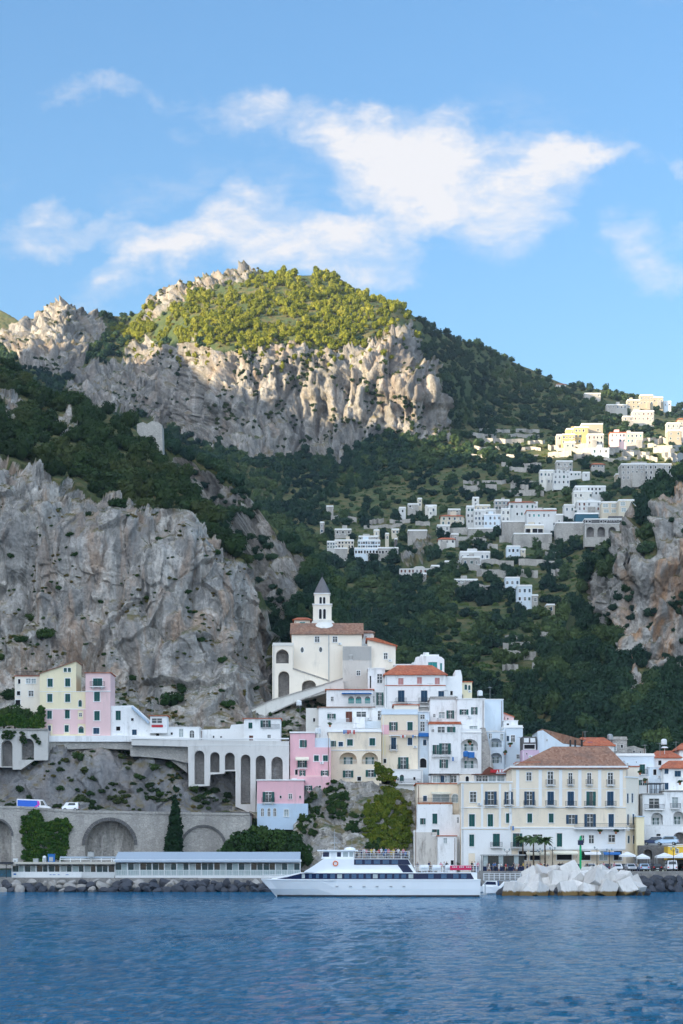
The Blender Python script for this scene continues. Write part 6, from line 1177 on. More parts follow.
cubes = [(fr1(*q), D_, s) for q, D_, s in [((195, 345), 334, 2.4), ((150, 368), 334.5, 1.8), ((262, 372), 333, 1.9), ((325, 352), 333.5, 2.3), ((388, 362), 334.5, 1.8), ((425, 350), 335.5, 2.2), ((492, 345), 333.5, 2.4), ((545, 338), 335, 2.0), ((602, 352), 333.3, 2.0), ((655, 348), 334.5, 2.1), ((560, 380), 332.5, 1.5),
      ((262, 312), 337, 2.2), ((312, 312), 336.5, 2.2), ((358, 318), 337.5, 2.0), ((440, 272), 337, 2.5), ((400, 300), 338.5, 2.1), ((545, 283), 337, 2.4), ((595, 280), 338, 2.4), ((650, 290), 337.2, 2.2), ((500, 300), 339, 2.0), ((300, 245), 340, 2.3), ((360, 252), 339.5, 2.8), ((430, 222), 341.5, 1.9), ((505, 228), 340, 2.8), ((620, 245), 341, 2.3), ((578, 248), 342, 2.0)]]
cubes += [(fr2(*q), D_, s) for q, D_, s in [((108, 310), 335, 2.7), ((170, 318), 336, 2.3), ((180, 392), 333.2, 2.3), ((112, 395), 334, 1.8), ((250, 345), 336.5, 2.3), ((300, 388), 333.6, 2.4), ((292, 320), 338, 2.2), ((345, 345), 336, 2.1), ((370, 395), 334.5, 2.0), ((395, 400), 335.6, 1.6), ((65, 278), 341, 2.0), ((130, 272), 341, 2.2), ((205, 285), 341.5, 2.0), ((255, 300), 342, 1.9), ((330, 310), 341, 1.9), ((235, 420), 332.5, 1.5)]]
rc = random.Random(12)
for i, ((px, py), D_, s) in enumerate([c for k, c in enumerate(cubes) if k not in (1, 4, 10, 15, 19, 25, 29, 35, 39, 40, 41)]):
    s *= 1.12
    o = bpy.data.objects.new('concrete_block', CM[i % 5]); COL.objects.link(o); o.location = tuple(W(px, py+(4.2 if py < 877 else 2.2 if py < 884 else .5), D_+2)); o.scale = (s,)*3; o.rotation_euler = (rc.uniform(-.5, .5), rc.uniform(-.78, .78), rc.uniform(.1, .9))
    tag(o, 'large pale tilted concrete cube in the breakwater heap by the quay', 'concrete block', 'concrete cubes of the breakwater heap')
# boulders
t = NT('boulder_pale'); n = t.noise(t.coord(), .9, 6, .65); t.base(t.mix(n, (.16, .15, .14), (.48, .45, .41)), .9); t.bump(n, .6, .25); BPALE = t.m
t = NT('boulder_dark'); n = t.noise(t.coord(), .9, 6, .65); t.base(t.mix(n, (.022, .026, .035), (.085, .09, .105)), .7); t.bump(n, .6, .25); BDARK = t.m
def rock_mesh(seed, mat):
    v, f = ICO2; v3 = v*(1+.22*fbm(v*1.1+seed*7.7, 2)[:, None]); r = np.random.default_rng(seed)
    for k in range(9):
        d = r.normal(size=3); d /= np.linalg.norm(d); h_ = r.uniform(.62, .85); dd = v3@d; v3 = v3-np.maximum(dd-h_, 0)[:, None]*d
    me = mesh_np('boulder', v3*np.array([1.15, 1, .8]), f); me.materials.append(mat); return me
RP = [rock_mesh(i, BPALE) for i in range(5)]; RD = [rock_mesh(i+9, BDARK) for i in range(5)]
def boulder(px, py, D_, r, dark, lab, grp):
    o = bpy.data.objects.new('boulder', (RD if dark else RP)[rc.randrange(5)]); COL.objects.link(o); o.location = tuple(W(px, py, D_)); o.scale = (r*rc.uniform(.9, 1.5), r, r*rc.uniform(.8, 1.1)); o.rotation_euler = (rc.uniform(0, 6), rc.uniform(-.4, .4), rc.uniform(0, 6)); tag(o, lab, 'boulder', grp)
for row, (py, D_) in enumerate(((890.5, 379.5), (886.5, 381.5), (883.6, 383))):
    px = -14.
    while px < 268:
        dk = rc.random() < (.25 if px < 70 else .55 if px < 140 else .93) or (row == 0 and rc.random() < .3); r = rc.uniform(.75, 1.25)
        boulder(px, py+rc.uniform(-.6, .9), D_, r, dk, 'dark wet boulder at the foot of the lido quay' if dk else 'pale dry boulder at the foot of the lido quay', 'dark boulders below the lido' if dk else 'pale boulders below the lido'); px += r*rc.uniform(9, 12)
for row, (py, D_) in enumerate(((889.5, 380), (884.6, 382), (879.8, 384))):
    px = 632. if row else 640.
    while px < 705: r = rc.uniform(.85, 1.4); boulder(px, py+rc.uniform(-.6, .9), D_, r, True, 'dark boulder at the foot of the quay wall on the right', 'dark boulders below the right quay wall'); px += r*rc.uniform(8, 11)
for i in range(34): boulder(503+i*4.15, 893.5+rc.uniform(-1.5, 1.0), 338+rc.uniform(-2, 3), rc.uniform(.8, 1.4), True, 'dark wet boulder under the concrete cubes', 'dark boulders under the concrete cubes')
for row in (0, 1):
    px = 262.
    while px < 505: r = rc.uniform(.8, 1.2); boulder(px, 890-row*3.6, 381+row*1.5, r, True, 'dark boulder on the shore behind the ferry', 'dark boulders behind the ferry'); px += r*11

# ------------------------------------------------------------------ lido pavilions on the left quay
LROOF = plain('pavilion_roof_blue', (.36, .43, .50), .45); BEIGE = plain('beige_fascia', (.52, .49, .42), .7); TEAL = plain('teal_glass', (.02, .06, .07), .12, var=.5); PANEL = plain('pale_panel', (.40, .50, .50), .4)
def pavilion(x0, x1, D, yb, ytop, label, n, roofpoly, wy, ry, roofm, wallm, name):
    b = W(x0, yb, D); s = D/F; e = empty(name, b, 0, label, 'pavilion'); X = lambda x: (x-x0)*s; Z = lambda y: (yb-y)*s
    m = MB(); m.box(0, X(x1), 4.0, 7.5, Z(yb)-.5, Z(ytop)); m.box(0, X(x1), 0, 4.0, Z(yb)-1.2, Z(yb)); m.build('back_wall', wallm, e)
    m = MB(); m.prism([(y, z) for y, z in roofpoly], 0, 1); m.v = [(v[1]*X(x1), v[0], Z(ytop)+v[2]) for v in m.v]; m.build('roof', roofm, e)
    m = MB(); m.box(-.3, X(x1)+.3, -.55, -.35, Z(wy[0])+.35, Z(wy[0])+.75); m.build('fascia', BEIGE if roofm is BEIGE else FRAME, e)
    for i in range(n):
        a, c = X(x1)*i/n, X(x1)*(i+1)/n; m = MB(); m.box(a+.06, c-.06, .9, .95, Z(wy[1]), Z(wy[0])); w = m.build('window', (TEAL, PANEL, TEAL, GLASS, CURT, GLASS)[(i*7+i//3) % 6], e)
        m = MB(); m.box(a-.05, a+.05, .82, .96, Z(yb), Z(wy[0])+.3); m.build('mullion', FRAME, w)
    m = MB(); m.box(0, X(x1), .85, 1.05, Z(yb), Z(wy[1])-.003); m.build('low_wall', FRAME if roofm is BEIGE else PANEL, e); m = MB(); zt = Z(ry[0]); k = int(X(x1)/.32)  # pavilion low wall coloured darker to paint the shade behind its railing
    m.box(0, X(x1), -.06, 0, zt-.06, zt); m.box(0, X(x1), -.06, 0, Z(yb)+.05, Z(yb)+.1)
    for i in range(k+1): q = X(x1)*i/k; m.box(q-.03, q+.03, -.055, -.005, Z(yb), zt-.06)
    m.build('railing', FRAME, e); 
    for i in range(0, n+1, 2): m = MB(); q = X(x1)*i/n; m.box(q-.05, q+.05, -.3, -.2, Z(yb), Z(ytop)); m.build('post', FRAME, e)
    return e
pavilion(115, 300, 388, 875.5, 862.3, 'long white beach pavilion with a pale blue roof and a white railing', 30, [(-.8, 0), (8, .0), (8, 1.9), (5.5, 2.0), (-.8, .35)], (863.5, 869.8), (870.2, 0), LROOF, FRAME, 'beach_pavilion')
lb = pavilion(12, 114, 387.5, 877, 864.2, 'low beach bar with a flat beige roof and a white front wall', 17, [(-1., .0), (8, 0), (8, .35), (-1., .35)], (866, 872), (876.5, 0), BEIGE, FRAME, 'beach_bar')
m = MB(); s = 387.5/F; m.box(0, 70*s, -.5, -.3, -.1, 5.2*s); fw = m.build('front_wall', FRAME, lb); m = MB()
for a, b_ in ((2, 4.6), (38, 40), (41, 44), (46, 48), (54, 57)): m.box(a*s, b_*s, -.53, -.505, 2.0*s, (3.6 if a < 5 else 2.6)*s)
m.build('lettering', CLOTHB, fw)
e = empty('roof_terrace', W(60, 862, 394), 0, 'raised pale blue roof deck with white beams behind the beach bar', 'roof deck'); s = 394/F
m = MB(); m.box(0, 62*s, 0, 4, 3.6*s, 5.6*s); m.build('roof', LROOF, e); m = MB(); m.box(0, 62*s, -.1, .1, 2.2*s, 3.0*s); [m.box(i*10.3*s-.08, i*10.3*s+.08, 0, .2, -3*s, 3.6*s) for i in range(7)]; m.build('beam', FRAME, e)
def tank(px, py, w, h, mat, label, name='water_tank', cat='tank', D=389.5):
    e = empty(name, W(px, py, D), 0, label, cat); s = D/F; m = MB()
    if name == 'water_tank': m.lathe((0, 0, 0), [(w*s/2, 0), (w*s/2, h*s*.85), (w*s*.3, h*s), (.05, h*s*1.05)], 12)
    else: m.box(-w*s/2, w*s/2, -.5, .5, 0, h*s); m.box(-w*s/2-.05, w*s/2+.05, -.55, .55, h*s+.002, h*s+.1)
    m.build('casing', mat, e); m = MB(); m.box(-w*s/2*.6, w*s/2*.6, -.58, -.5, h*s*.2, h*s*.7); m.build('panel', METAL, e)
tank(44.5, 863, 4, 7, FRAME, 'white water tank on the beach bar roof'); tank(51.5, 863, 6.5, 8.5, CLOTHB, 'bright blue machine box on the beach bar roof', 'machine_box', 'machine'); tank(36, 863, 5, 4, METAL, 'low grey ventilation box at the left of the beach bar roof', 'machine_box', 'machine'); tank(91, 857, 6, 4.5, METAL, 'grey air handling box on the pale blue roof deck', 'machine_box', 'machine', 393); tank(15.5, 863, 4, 4, FRAME, 'small white box at the left end of the beach bar roof', 'machine_box', 'machine')
e = empty('jetty', W(-20, 878, 386), 0, 'dark wooden jetty with a roof at the left edge', 'jetty'); s = 386/F; m = MB(); m.box(0, 32*s, -1, 3, -.4, 0); [m.box(i*7*s-.12, i*7*s+.12, -.8, -.5, -3.4, -.4) for i in range(5)]; m.build('deck', BLACKM, e); m = MB(); m.box(0, 33*s, -1.5, 4, 14*s, 16*s); [m.box(i*9*s-.06, i*9*s+.06, -.9, -.78, 0, 14*s) for i in range(4)]; m.build('canopy', IRON, e)
# ------------------------------------------------------------------ vehicles
TYRE = plain('tyre', (.015, .015, .015), .9); LRED = plain('tail_lamp', (.6, .02, .02), .3); LWHT = plain('head_lamp', (.8, .8, .75), .2)
PAINT = {n: plain('paint_'+n.replace(' ', '_'), c, .25, .2, .05) for n, c in (('silver', (.45, .47, .50)), ('white', (.75, .77, .80)), ('black', (.02, .02, .025)), ('dark blue', (.02, .04, .10)), ('grey', (.18, .19, .21)), ('pale blue', (.35, .47, .60)), ('dark red', (.3, .02, .02)))}
def car(x, y, z, rz, col, label, group=None, L_=4.1, H_=1.5, Wd=1.75, lit=False, van=False, name='parked_car'):
    e = empty(name, (x, y, z), rz, label, 'car' if not van else 'van', group); h = Wd/2
    prof = [(-L_/2, .35), (L_/2, .35), (L_/2+.02, .75), (L_/2-.25, .95), (L_*.22, 1.0*H_/1.5), (L_*.08, H_), (-L_*.33, H_), (-L_/2+.08, .95*H_/1.5), (-L_/2-.02, .7)]
    if van: prof = [(-L_/2, .35), (L_/2, .35), (L_/2, .9), (L_*.38, 1.1), (L_*.26, H_), (-L_/2+.05, H_), (-L_/2, 1.0)]
    m = MB(); n = len(prof)                             # side profile along local -Y..Y, tumblehome at the top
    ring = lambda s, k: [(s*h*(k if q[1] > 1.0 else 1.0), q[0], q[1]) for q in prof]
    m.add(ring(-1, .86)+ring(1, .86), [tuple(range(n)), tuple(range(2*n-1, n-1, -1))]+[(i, i+n, (i+1) % n+n, (i+1) % n) for i in range(n)]); m.build('body', PAINT[col], e)
    hz0, hz1 = H_*.66, H_*.93
    m = MB()
    for s in (-1, 1): m.add([(s*h*.93, -L_*.34, hz0), (s*h*.93, L_*.16, hz0), (s*h*.885, L_*.06, hz1), (s*h*.885, -L_*.30, hz1)], [(0, 1, 2, 3) if s > 0 else (3, 2, 1, 0)])
    m.v = [(v[0]*1.012, v[1], v[2]) for v in m.v]; m.build('side_window', GLASS, e)
    yr = -L_/2+(.0 if van else .12); m = MB(); m.add([(-h*.78, yr-.06, hz0), (h*.78, yr-.06, hz0), (h*.7, yr+.25-(.2 if van else 0), hz1), (-h*.7, yr+.25-(.2 if van else 0), hz1)], [(0, 1, 2, 3)]); m.v = [(a, b-.04, c) for a, b, c in m.v]; m.build('rear_window', GLASS, e)
    yf = L_*.22 if not van else L_*.37; m = MB(); m.add([(-h*.78, yf+.03, hz0+.02), (h*.78, yf+.03, hz0+.02), (h*.7, yf-.5, hz1), (-h*.7, yf-.5, hz1)], [(3, 2, 1, 0)]); m.v = [(a, b+.06, c+.02) for a, b, c in m.v]; m.build('windscreen', GLASS, e)
    for sx_ in (-1, 1):
        for yy in (-L_*.31, L_*.31):
            m = MB(); m.tube((sx_*(h-.2), yy, .32), (sx_*(h+.02), yy, .32), .32, n=14); w = m.build('wheel', TYRE, e); m = MB(); m.tube((sx_*(h+.02), yy, .32), (sx_*(h+.035), yy, .32), .19, n=10); m.build('rim', METAL, w)
        m = MB(); m.box(sx_*h*.8-.13, sx_*h*.8+.13, -L_/2-.05, -L_/2+.02, .72, .92); m.build('tail_light', TAIL_ON if lit else LRED, e)
        m = MB(); m.box(sx_*h*.75-.17, sx_*h*.75+.17, L_/2-.03, L_/2+.04, .62, .78); m.build('headlight', LWHT, e)
    m = MB(); m.box(-.26, .26, -L_/2-.045, -L_/2-.02, .55, .66); m.build('number_plate', FRAME, e); m = MB(); m.box(-h-.01, h+.01, -L_/2-.06, -L_/2+.1, .33, .5); m.box(-h-.01, h+.01, L_/2-.06, L_/2+.06, .33, .5); m.build('bumper', IRON, e); return e
t = NT('tail_lamp_lit'); t.base((.7, .02, .02), .4); t.b.inputs['Emission Color'].default_value = (1, .05, .03, 1); t.b.inputs['Emission Strength'].default_value = .8; TAIL_ON = t.m
cl = [(589.8, 'silver', 'silver hatchback parked just right of the green harbour light'), (604, 'dark blue', 'dark blue car parked behind the concrete cubes'), (617.3, 'white', 'white car parked between the dark blue and silver cars'), (630.5, 'silver', 'silver car parked near the right end of the concrete cubes'), (643, 'pale blue', 'pale blue car parked left of the car with lit tail lights'), (656.3, 'black', 'black car with its red tail lights on'), (576, 'grey', 'grey car parked just left of the green harbour light'), (562, 'black', 'black car behind the highest concrete cubes')]
for px, c_, lb_ in cl: car(px2x(px, 392), 392+rc.uniform(-.3, .3), QZ, rc.uniform(-.08, .08)+(math.pi if c_ in ('white', 'silver') and px > 610 else 0), c_, lb_, 'cars parked along the quay wall', lit='lit' in lb_ and 'left' not in lb_, L_=3.7)
car(px2x(670.5, 392), 392, QZ, 0, 'white', 'white van parked at the right end of the quay, rear towards the sea', None, 4.6, 2.1, 1.9, van=True, name='parked_van')
for px, c_, lb_ in ((610, 'grey', 'grey car in the second row behind the dark blue car'), (624, 'black', 'black car in the second row behind the white car'), (636.5, 'silver', 'silver car in the second row under the white awning'), (650, 'dark blue', 'dark blue car in the second row behind the lit tail lights'), (684, 'black', 'black car cut by the right edge on the quay')): car(px2x(px, 398), 398+rc.uniform(-.3, .3), QZ, rc.uniform(-.1, .1), c_, lb_, 'cars in the second row on the quay')
zt2 = zat(845, 402)
car(px2x(666, 405), 403.8, zt2, R(72), 'pale blue', 'pale blue estate car on the dark stone terrace above the tents', None, 4.5, 1.75, name='parked_car'); car(px2x(653, 407), 406.5, zt2, R(80), 'dark blue', 'dark blue car behind the pale blue estate car on the terrace', None, 4.4, 1.6)
# blue and white bus, white van on the coast road
e = empty('bus', W(16.7, 812, 414), R(-1), 'white and blue minibus with a pink swoosh driving on the coast road', 'bus'); s = 414/F; e.location.z = zr
m = MB(); m.prism([(0, .45), (6.7, .45), (6.75, 1.1), (5.9, 1.35), (5.2, 2.55), (.1, 2.75), (0, 2.6)], 0, 2.2); m.build('body', PAINT['white'], e); BLU = plain('bus_blue', (.03, .14, .62), .3); PNK = plain('bus_pink', (.65, .06, .42), .4)
m = MB(); m.prism([(.15, 1.25), (4.6, 1.1), (4.3, 2.35), (.15, 2.5)], -.03, 2.23); m.build('side_panel', BLU, e); m = MB(); m.prism([(3.1, .8), (3.7, .8), (4.7, 1.6), (4.5, 2.3), (4.1, 2.3), (4.25, 1.6)], -.045, -.032); m.build('swoosh', PNK, e); m = MB(); m.prism([(4.9, 1.4), (5.75, 1.4), (5.25, 2.3), (4.8, 2.35)], -.03, 2.23); m.build('window', GLASS, e)
for xx in (1.3, 5.4): m = MB(); m.tube((xx, -.02, .42), (xx, .25, .42), .42, n=14); w = m.build('wheel', TYRE, e); m = MB(); m.tube((xx, -.04, .42), (xx, -.02, .42), .22, n=10); m.build('rim', METAL, w)
m = MB(); m.box(6.72, 6.78, .2, .55, .8, 1.0); m.build('headlight', LWHT, e)
car(px2x(69, 414)+.3, 414.2, zr+.25, R(90), 'white', 'white delivery van on the coast road behind the bus', None, 3.3, 1.75, 1.8, van=True, name='delivery_van')

# ------------------------------------------------------------------ promenade furniture
def lamp(px, D, h, label, arms=2):
    e = empty('street_lamp', (px2x(px, D), D, QZ), 0, label, 'street lamp'); m = MB(); m.lathe((0, 0, 0), [(.16, 0), (.14, .5), (.07, .7), (.05, h)], 8); m.build('post', BLACKM, e)
    for k in range(arms):
        sx_ = (-.45, .45, 0)[k]; zz = h-.1 if k < 2 else h+.25; m = MB(); m.tube((0, 0, h-.4), (sx_, 0, zz), .03); m.build('arm', BLACKM, e) if sx_ else None
        m = MB(); m.lathe((sx_, 0, zz), [(.08, 0), (.17, .3), (.19, .34), (.05, .5)], 8); m.build('lantern', CURT, e)
for px, D, h, lb_, a_ in ((552.5, 388, 4.3, 'black twin lantern street lamp in front of the beige awnings', 2), (540, 390, 3.8, 'black street lamp between the palms and the highest cubes', 3), (609.4, 388, 4.0, 'black twin lantern street lamp behind the parked cars', 2), (673.5, 387.5, 4.2, 'black street lamp in front of the yellow kiosk', 3), (507, 390, 4.0, 'black street lamp beside the glass restaurant pavilion', 2), (597, 399, 4.5, 'black street lamp before the palace shop fronts', 1)): lamp(px, D, h, lb_, a_)
GRN = plain('harbour_green', (.01, .42, .16), .4)
e = empty('harbour_light', (px2x(580.5, 345), 345, 0), 0, 'green harbour light mast with a dark box standing behind the concrete cubes', 'harbour light'); m = MB(); m.lathe((0, 0, 0), [(.32, 0), (.26, 4.3), (.18, 4.5), (.17, 9.2), (.3, 9.25), (.3, 9.4)], 12); m.build('mast', GRN, e); m = MB(); m.box(-.45, .45, -.35, .1, 8.35, 9.15); m.build('box', NAVY, e); m = MB(); m.lathe((0, 0, 9.4), [(.16, 0), (.16, .35), (.05, .5)], 10); m.build('lantern', GRN, e); m = MB(); [m.box(-.3, .3, -.36, -.3, .6+i*.4, .64+i*.4) for i in range(18)]; m.build('ladder', GRN, e)
# glass restaurant pavilion
D = 398.; s = D/F; e = empty('restaurant_pavilion', W(483, 871, D), 0, 'flat roofed glass restaurant pavilion with dark blue seats on the promenade', 'restaurant'); e.location.z = QZ; H1 = 3.1; X1 = 41*s
m = MB(); m.box(-.3, X1+.3, -.4, 4.1, H1, H1+.18); m.build('roof', METAL, e)
for i in range(9): m = MB(); q = X1*i/8; m.box(q-.05, q+.05, -.05, .05, 0, H1); m.box(q-.05, q+.05, 3.8, 3.9, 0, H1); m.build('post', IRON, e)
for i in range(8): m = MB(); a = X1*i/8+.06; m.box(a, a+X1/8-.12, -.02, .0, 1.05, H1-.05); m.build('window', GLASS if i % 3 else CURT, e)
m = MB(); m.box(0, X1, -.04, .03, 0, 1.0); m.build('base_panel', NAVY, e)
def awning(px0, px1, y0, y1, D, mat, label, pr=1.8):
    h_ = House(0, px0, y0, px1, y1, mat, 'shop_awning', label, 'awning', D=D, dep=pr, ext=0); m = MB(); z1, x0, x1 = h_.z1, h_.x0, h_.x1
    m.add([(x0, 0, z1), (x1, 0, z1), (x1, -pr, .25), (x0, -pr, .25), (x0, -pr, 0), (x1, -pr, 0), (x0, 0, z1-.06), (x1, 0, z1-.06)], [(0, 1, 2, 3), (3, 2, 5, 4), (0, 3, 4, 6), (1, 7, 5, 2), (6, 4, 5, 7)]); h_.part(m, 'canopy', mat); m = MB(); m.tube((x0+.1, -pr+.1, .1), (x0+.1, 0, -.6), .025); m.tube((x1-.1, -pr+.1, .1), (x1-.1, 0, -.6), .025); h_.part(m, 'bracket', IRON)
awning(553, 577, 851, 854.5, 403.6, CLOTH, 'beige awning over the shop left of the green light'); awning(526, 549, 852, 855.5, 403.6, CLOTH, 'beige awning over the shop behind the palms'); awning(584, 600, 852, 855, 403.6, plain('awning_white', (.75, .76, .76), .8), 'white awning over the shop right of the green light'); awning(603, 620, 852, 855, 403.6, CLOTHB, 'blue awning over the shop near the parked cars')
def tent(px0, px1, py0, py1, D, label, dz=0):
    h_ = House(0, px0, py0, px1, py1, FRAME, 'market_tent', label, 'tent', D=D, dep=3, ext=0); x0, x1, z1 = h_.x0, h_.x1, h_.z1; n = max(1, int((x1-x0)/2.6)); m = MB()
    for i in range(n): a, b = x0+(x1-x0)*i/n, x0+(x1-x0)*(i+1)/n; c = (a+b)/2; m.add([(a, 0, .35), (b, 0, .35), (b, 3, .35), (a, 3, .35), (c, 1.5, z1+.1), (a, 0, 0), (b, 0, 0), (b, 3, 0), (a, 3, 0)], [(0, 1, 4), (1, 2, 4), (2, 3, 4), (3, 0, 4), (0, 5, 6, 1), (1, 6, 7, 2), (2, 7, 8, 3), (3, 8, 5, 0)])
    h_.part(m, 'canopy', FRAME); m = MB(); zb = QZ-(CH-(py1-HOR)*D/F)
    for i in range(n+1):
        for y in (.1, 2.9): q = x0+(x1-x0)*i/n; m.box(q-.04, q+.04, y-.04, y+.04, zb, .3)
    h_.part(m, 'pole', METAL)
tent(621, 636, 852, 857, 396, 'white peaked market tent left of the terrace wall'); tent(637, 650, 854, 859, 394.5, 'white low market tent at the foot of the terrace wall'); tent(657, 692, 853, 858, 393.5, 'long white tent in front of the yellow kiosk')
# palms
FROND = plain('palm_frond', (.045, .09, .025), .7)
def palm(px, D, ztop, label, r=2.0):
    e = empty('palm_tree', (px2x(px, D), D, QZ), 0, label, 'palm tree'); h = ztop-QZ; m = MB(); rr = random.Random(int(px)); p = Vector((0, 0, 0))
    for i in range(8): q = Vector((rr.uniform(-.04, .04), 0, h*(i+1)/8)); m.tube(p, q, .2-.008*i, .16-.008*i, 8); p = q
    m.build('trunk', BARK, e); m = MB()
    for k in range(26):
        a = k*2.4; up = rr.uniform(-.1, 1.1); prev = None; L_ = r*rr.uniform(.8, 1.1)
        for j in range(7):
            tt = j/6; d = L_*tt; z = h+up*d*.9-1.0*tt*tt*L_*.75; c = Vector((math.cos(a)*d*.9, math.sin(a)*d*.9, z)); w = .02+.34*math.sin(math.pi*min(1, tt*.9+.08)); n_ = Vector((-math.sin(a), math.cos(a), 0))
            cur = (c+n_*w-Vector((0, 0, w*.6)), c, c-n_*w-Vector((0, 0, w*.6)))
            if prev: b = len(m.v); m.add([tuple(x) for x in prev+cur], [(0, 1, 4, 3), (1, 2, 5, 4)])
            prev = cur
    m.build('crown', FROND, e)
palm(523, 400, zat(838.5, 400), 'left palm tree of the three in front of the palace'); palm(533.6, 399.5, zat(838, 400), 'middle palm tree of the three in front of the palace'); palm(545, 400.5, zat(839.5, 400), 'right palm tree of the three in front of the palace', 1.8)
# people on the quay
rq = random.Random(8)
for i in range(46):
    px = rq.choice((rq.uniform(484, 560), rq.uniform(484, 640))); D = rq.uniform(387, 401); t1, b1 = rq.randrange(9), rq.choice((2, 3, 5, 7, 0)); wk = rq.random() < .5
    person(px2x(px, D), D, QZ, rq.uniform(-3, 3), 'walk' if wk else 'stand', t1, b1, 'person in a %s top and %s trousers %s on the quay' % (CN[t1], CN[b1], 'walking' if wk else 'standing'), 'people on the crowded quay', rq.uniform(.9, 1.06))

# ------------------------------------------------------------------ trees, shrubs and climbers near the town
def plant(name, tpl, pos, rad, hs, mat, label, cat, group=None, trunk=True, seed=0, n=None):
    e = empty(name, pos, 0, label, cat, group); v, f = crown(tpl, n or 700, seed+300, .085 if tpl != 'cypress' else .12) if tpl != 'cypress' else crown('cypress', 1800, seed, .16)
    V2 = v*np.array([rad, rad, rad*hs])+np.array([0, 0, .35*rad if trunk else -.15*rad]); link('crown', mesh_np('crown', V2, f, {'tint': np.random.default_rng(seed).uniform(0, .4)+np.zeros(len(v))}), mat, e)
    if trunk: m = MB(); m.tube((0, 0, -.5), (0, 0, rad*.9), rad*.13, rad*.06, 7); m.tube((0, 0, rad*.5), (rad*.4, .1, rad*1.1), rad*.06, rad*.03, 6); m.tube((0, 0, rad*.45), (-rad*.4, -.1, rad*1.05), rad*.06, rad*.03, 6); m.build('trunk', BARK, e)
    return e
e = plant('cypress_tree', 'cypress', (px2x(175, 407.5), 407.5, 4.6), 2.05, 1.02, L_CYP, 'tall slender dark cypress standing against the road wall', 'cypress', seed=5)
plant('cypress_tree', 'cypress', (px2x(169.5, 407.8), 407.8, 4.6), 1.3, .9, L_CYP, 'shorter dark cypress at the left foot of the tall one', 'cypress', seed=6)
for px, py, D, r, hs, lb_ in ((236, 872, 404, 3.2, 1.2, 'leftmost leafy tree of the clump beside the pavilion end'), (249, 872, 401, 3.6, 1.15, 'broad dark tree second from left in the clump by the pavilion'), (263, 872, 404, 3.7, 1.25, 'tallest leafy tree of the clump below the pink and blue house'), (277, 872, 401, 3.5, 1.2, 'round green tree right of the tallest tree in the clump'), (290, 874, 403, 3.5, 1.2, 'leafy tree at the right of the clump below the pink house'), (300, 876, 398, 2.7, 1.2, 'small dark tree between the pavilion end and the crag')): plant('leafy_tree', 'broad', W(px, py, D), r, hs, L_DARK, lb_, 'tree', seed=int(px), n=1400)
bl = [(50, 472, 7), (117, 519, 13), (12, 558, 6), (60, 591, 5), (75, 557, 5), (48, 646, 13), (30, 617, 8), (200, 648, 9), (72, 745, 14), (81, 765, 8), (153, 767, 8), (170, 766, 7), (108, 750, 10), (145, 750, 6), (128, 758, 6), (35, 767, 8), (177, 711, 16), (220, 677, 7), (130, 685, 7), (184, 692, 7), (203, 781, 6), (23, 655, 9), (2, 665, 7), (227, 712, 8), (185, 697, 7), (223, 777, 6), (194, 789, 7), (208, 796, 6), (248, 691, 7), (286, 722, 7), (239, 728, 6), (90, 520, 7), (160, 545, 6), (185, 600, 5), (148, 600, 5), (105, 610, 4), (70, 540, 5), (215, 560, 6), (60, 700, 9), (8, 700, 12), (160, 790, 5), (20, 790, 6), (60, 790, 5), (90, 795, 5), (140, 780, 5)]
for px, py, r in bl:
    P_, N_ = SHEETS['C'].at(px, py); plant('cliff_shrub', 'bush', P_+N_*.2, r*.21, .9, L_DARK, 'dark green shrub rooted on the grey cliff', 'shrub', 'shrubs rooted on the grey cliff', trunk=False, seed=int(px*7+py), n=420)
def ivy(name, label, polys, step, rr, mat, at, cat='ivy', seed=1, thin=.25):
    r = np.random.default_rng(seed); it = []
    x0, y0 = min(p[0] for q in polys for p in q), min(p[1] for q in polys for p in q); x1, y1 = max(p[0] for q in polys for p in q), max(p[1] for q in polys for p in q); g = region(polys, [], 4, seed*1.1)
    for x in np.arange(x0, x1, step):
        for y in np.arange(y0, y1, step):
            px, py = x+r.uniform(-1, 1)*step*.5, y+r.uniform(-1, 1)*step*.5
            if g(np.array([px]), np.array([py]))[0] < .5 or r.random() < thin: continue
            it.append((at(px, py), r.uniform(*rr), r.uniform(.7, 1.5), r.uniform(0, 6.28), r.uniform(0, .95)))
    o = merged(name, mat, it, TPL['bush']); tag(o, label, cat); return o
gat = lambda px, py: SHEETS['G'].at(px, py)[0]-np.array([0, .2, 0])
vat = lambda px, py: W(px, py, 410.7)
ivy('climbing_ivy', 'bright yellow green ivy curtain hanging over the crag beside the ferry bridge', [[(378, 762), (392, 770), (395, 790), (412, 800), (413, 830), (405, 850), (372, 852), (362, 830), (366, 805), (380, 795)]], 2.1, (.35, .8), L_IVY, lambda x, y: gat(x, max(y, 784)) if y > 782 else W(x, y, 423), seed=3, thin=.15)
ivy('climbing_ivy', 'dark green ivy at the upper left of the crag under the pink annex', [[(326, 788), (345, 786), (350, 800), (342, 815), (330, 812)], [(300, 810), (316, 800), (318, 830), (305, 840)], [(350, 812), (362, 815), (360, 832), (350, 830)], [(365, 850), (375, 838), (390, 855), (365, 862)]], 2.2, (.35, .75), L_DARK, gat, seed=4)
ivy('climbing_ivy', 'large bright green ivy spreading over the road wall left of the big arch', [[(18, 815), (34, 812), (44, 825), (60, 820), (72, 822), (70, 840), (66, 862), (24, 866), (26, 845)]], 2.1, (.35, .8), L_IVY2, vat, seed=5, thin=.2)
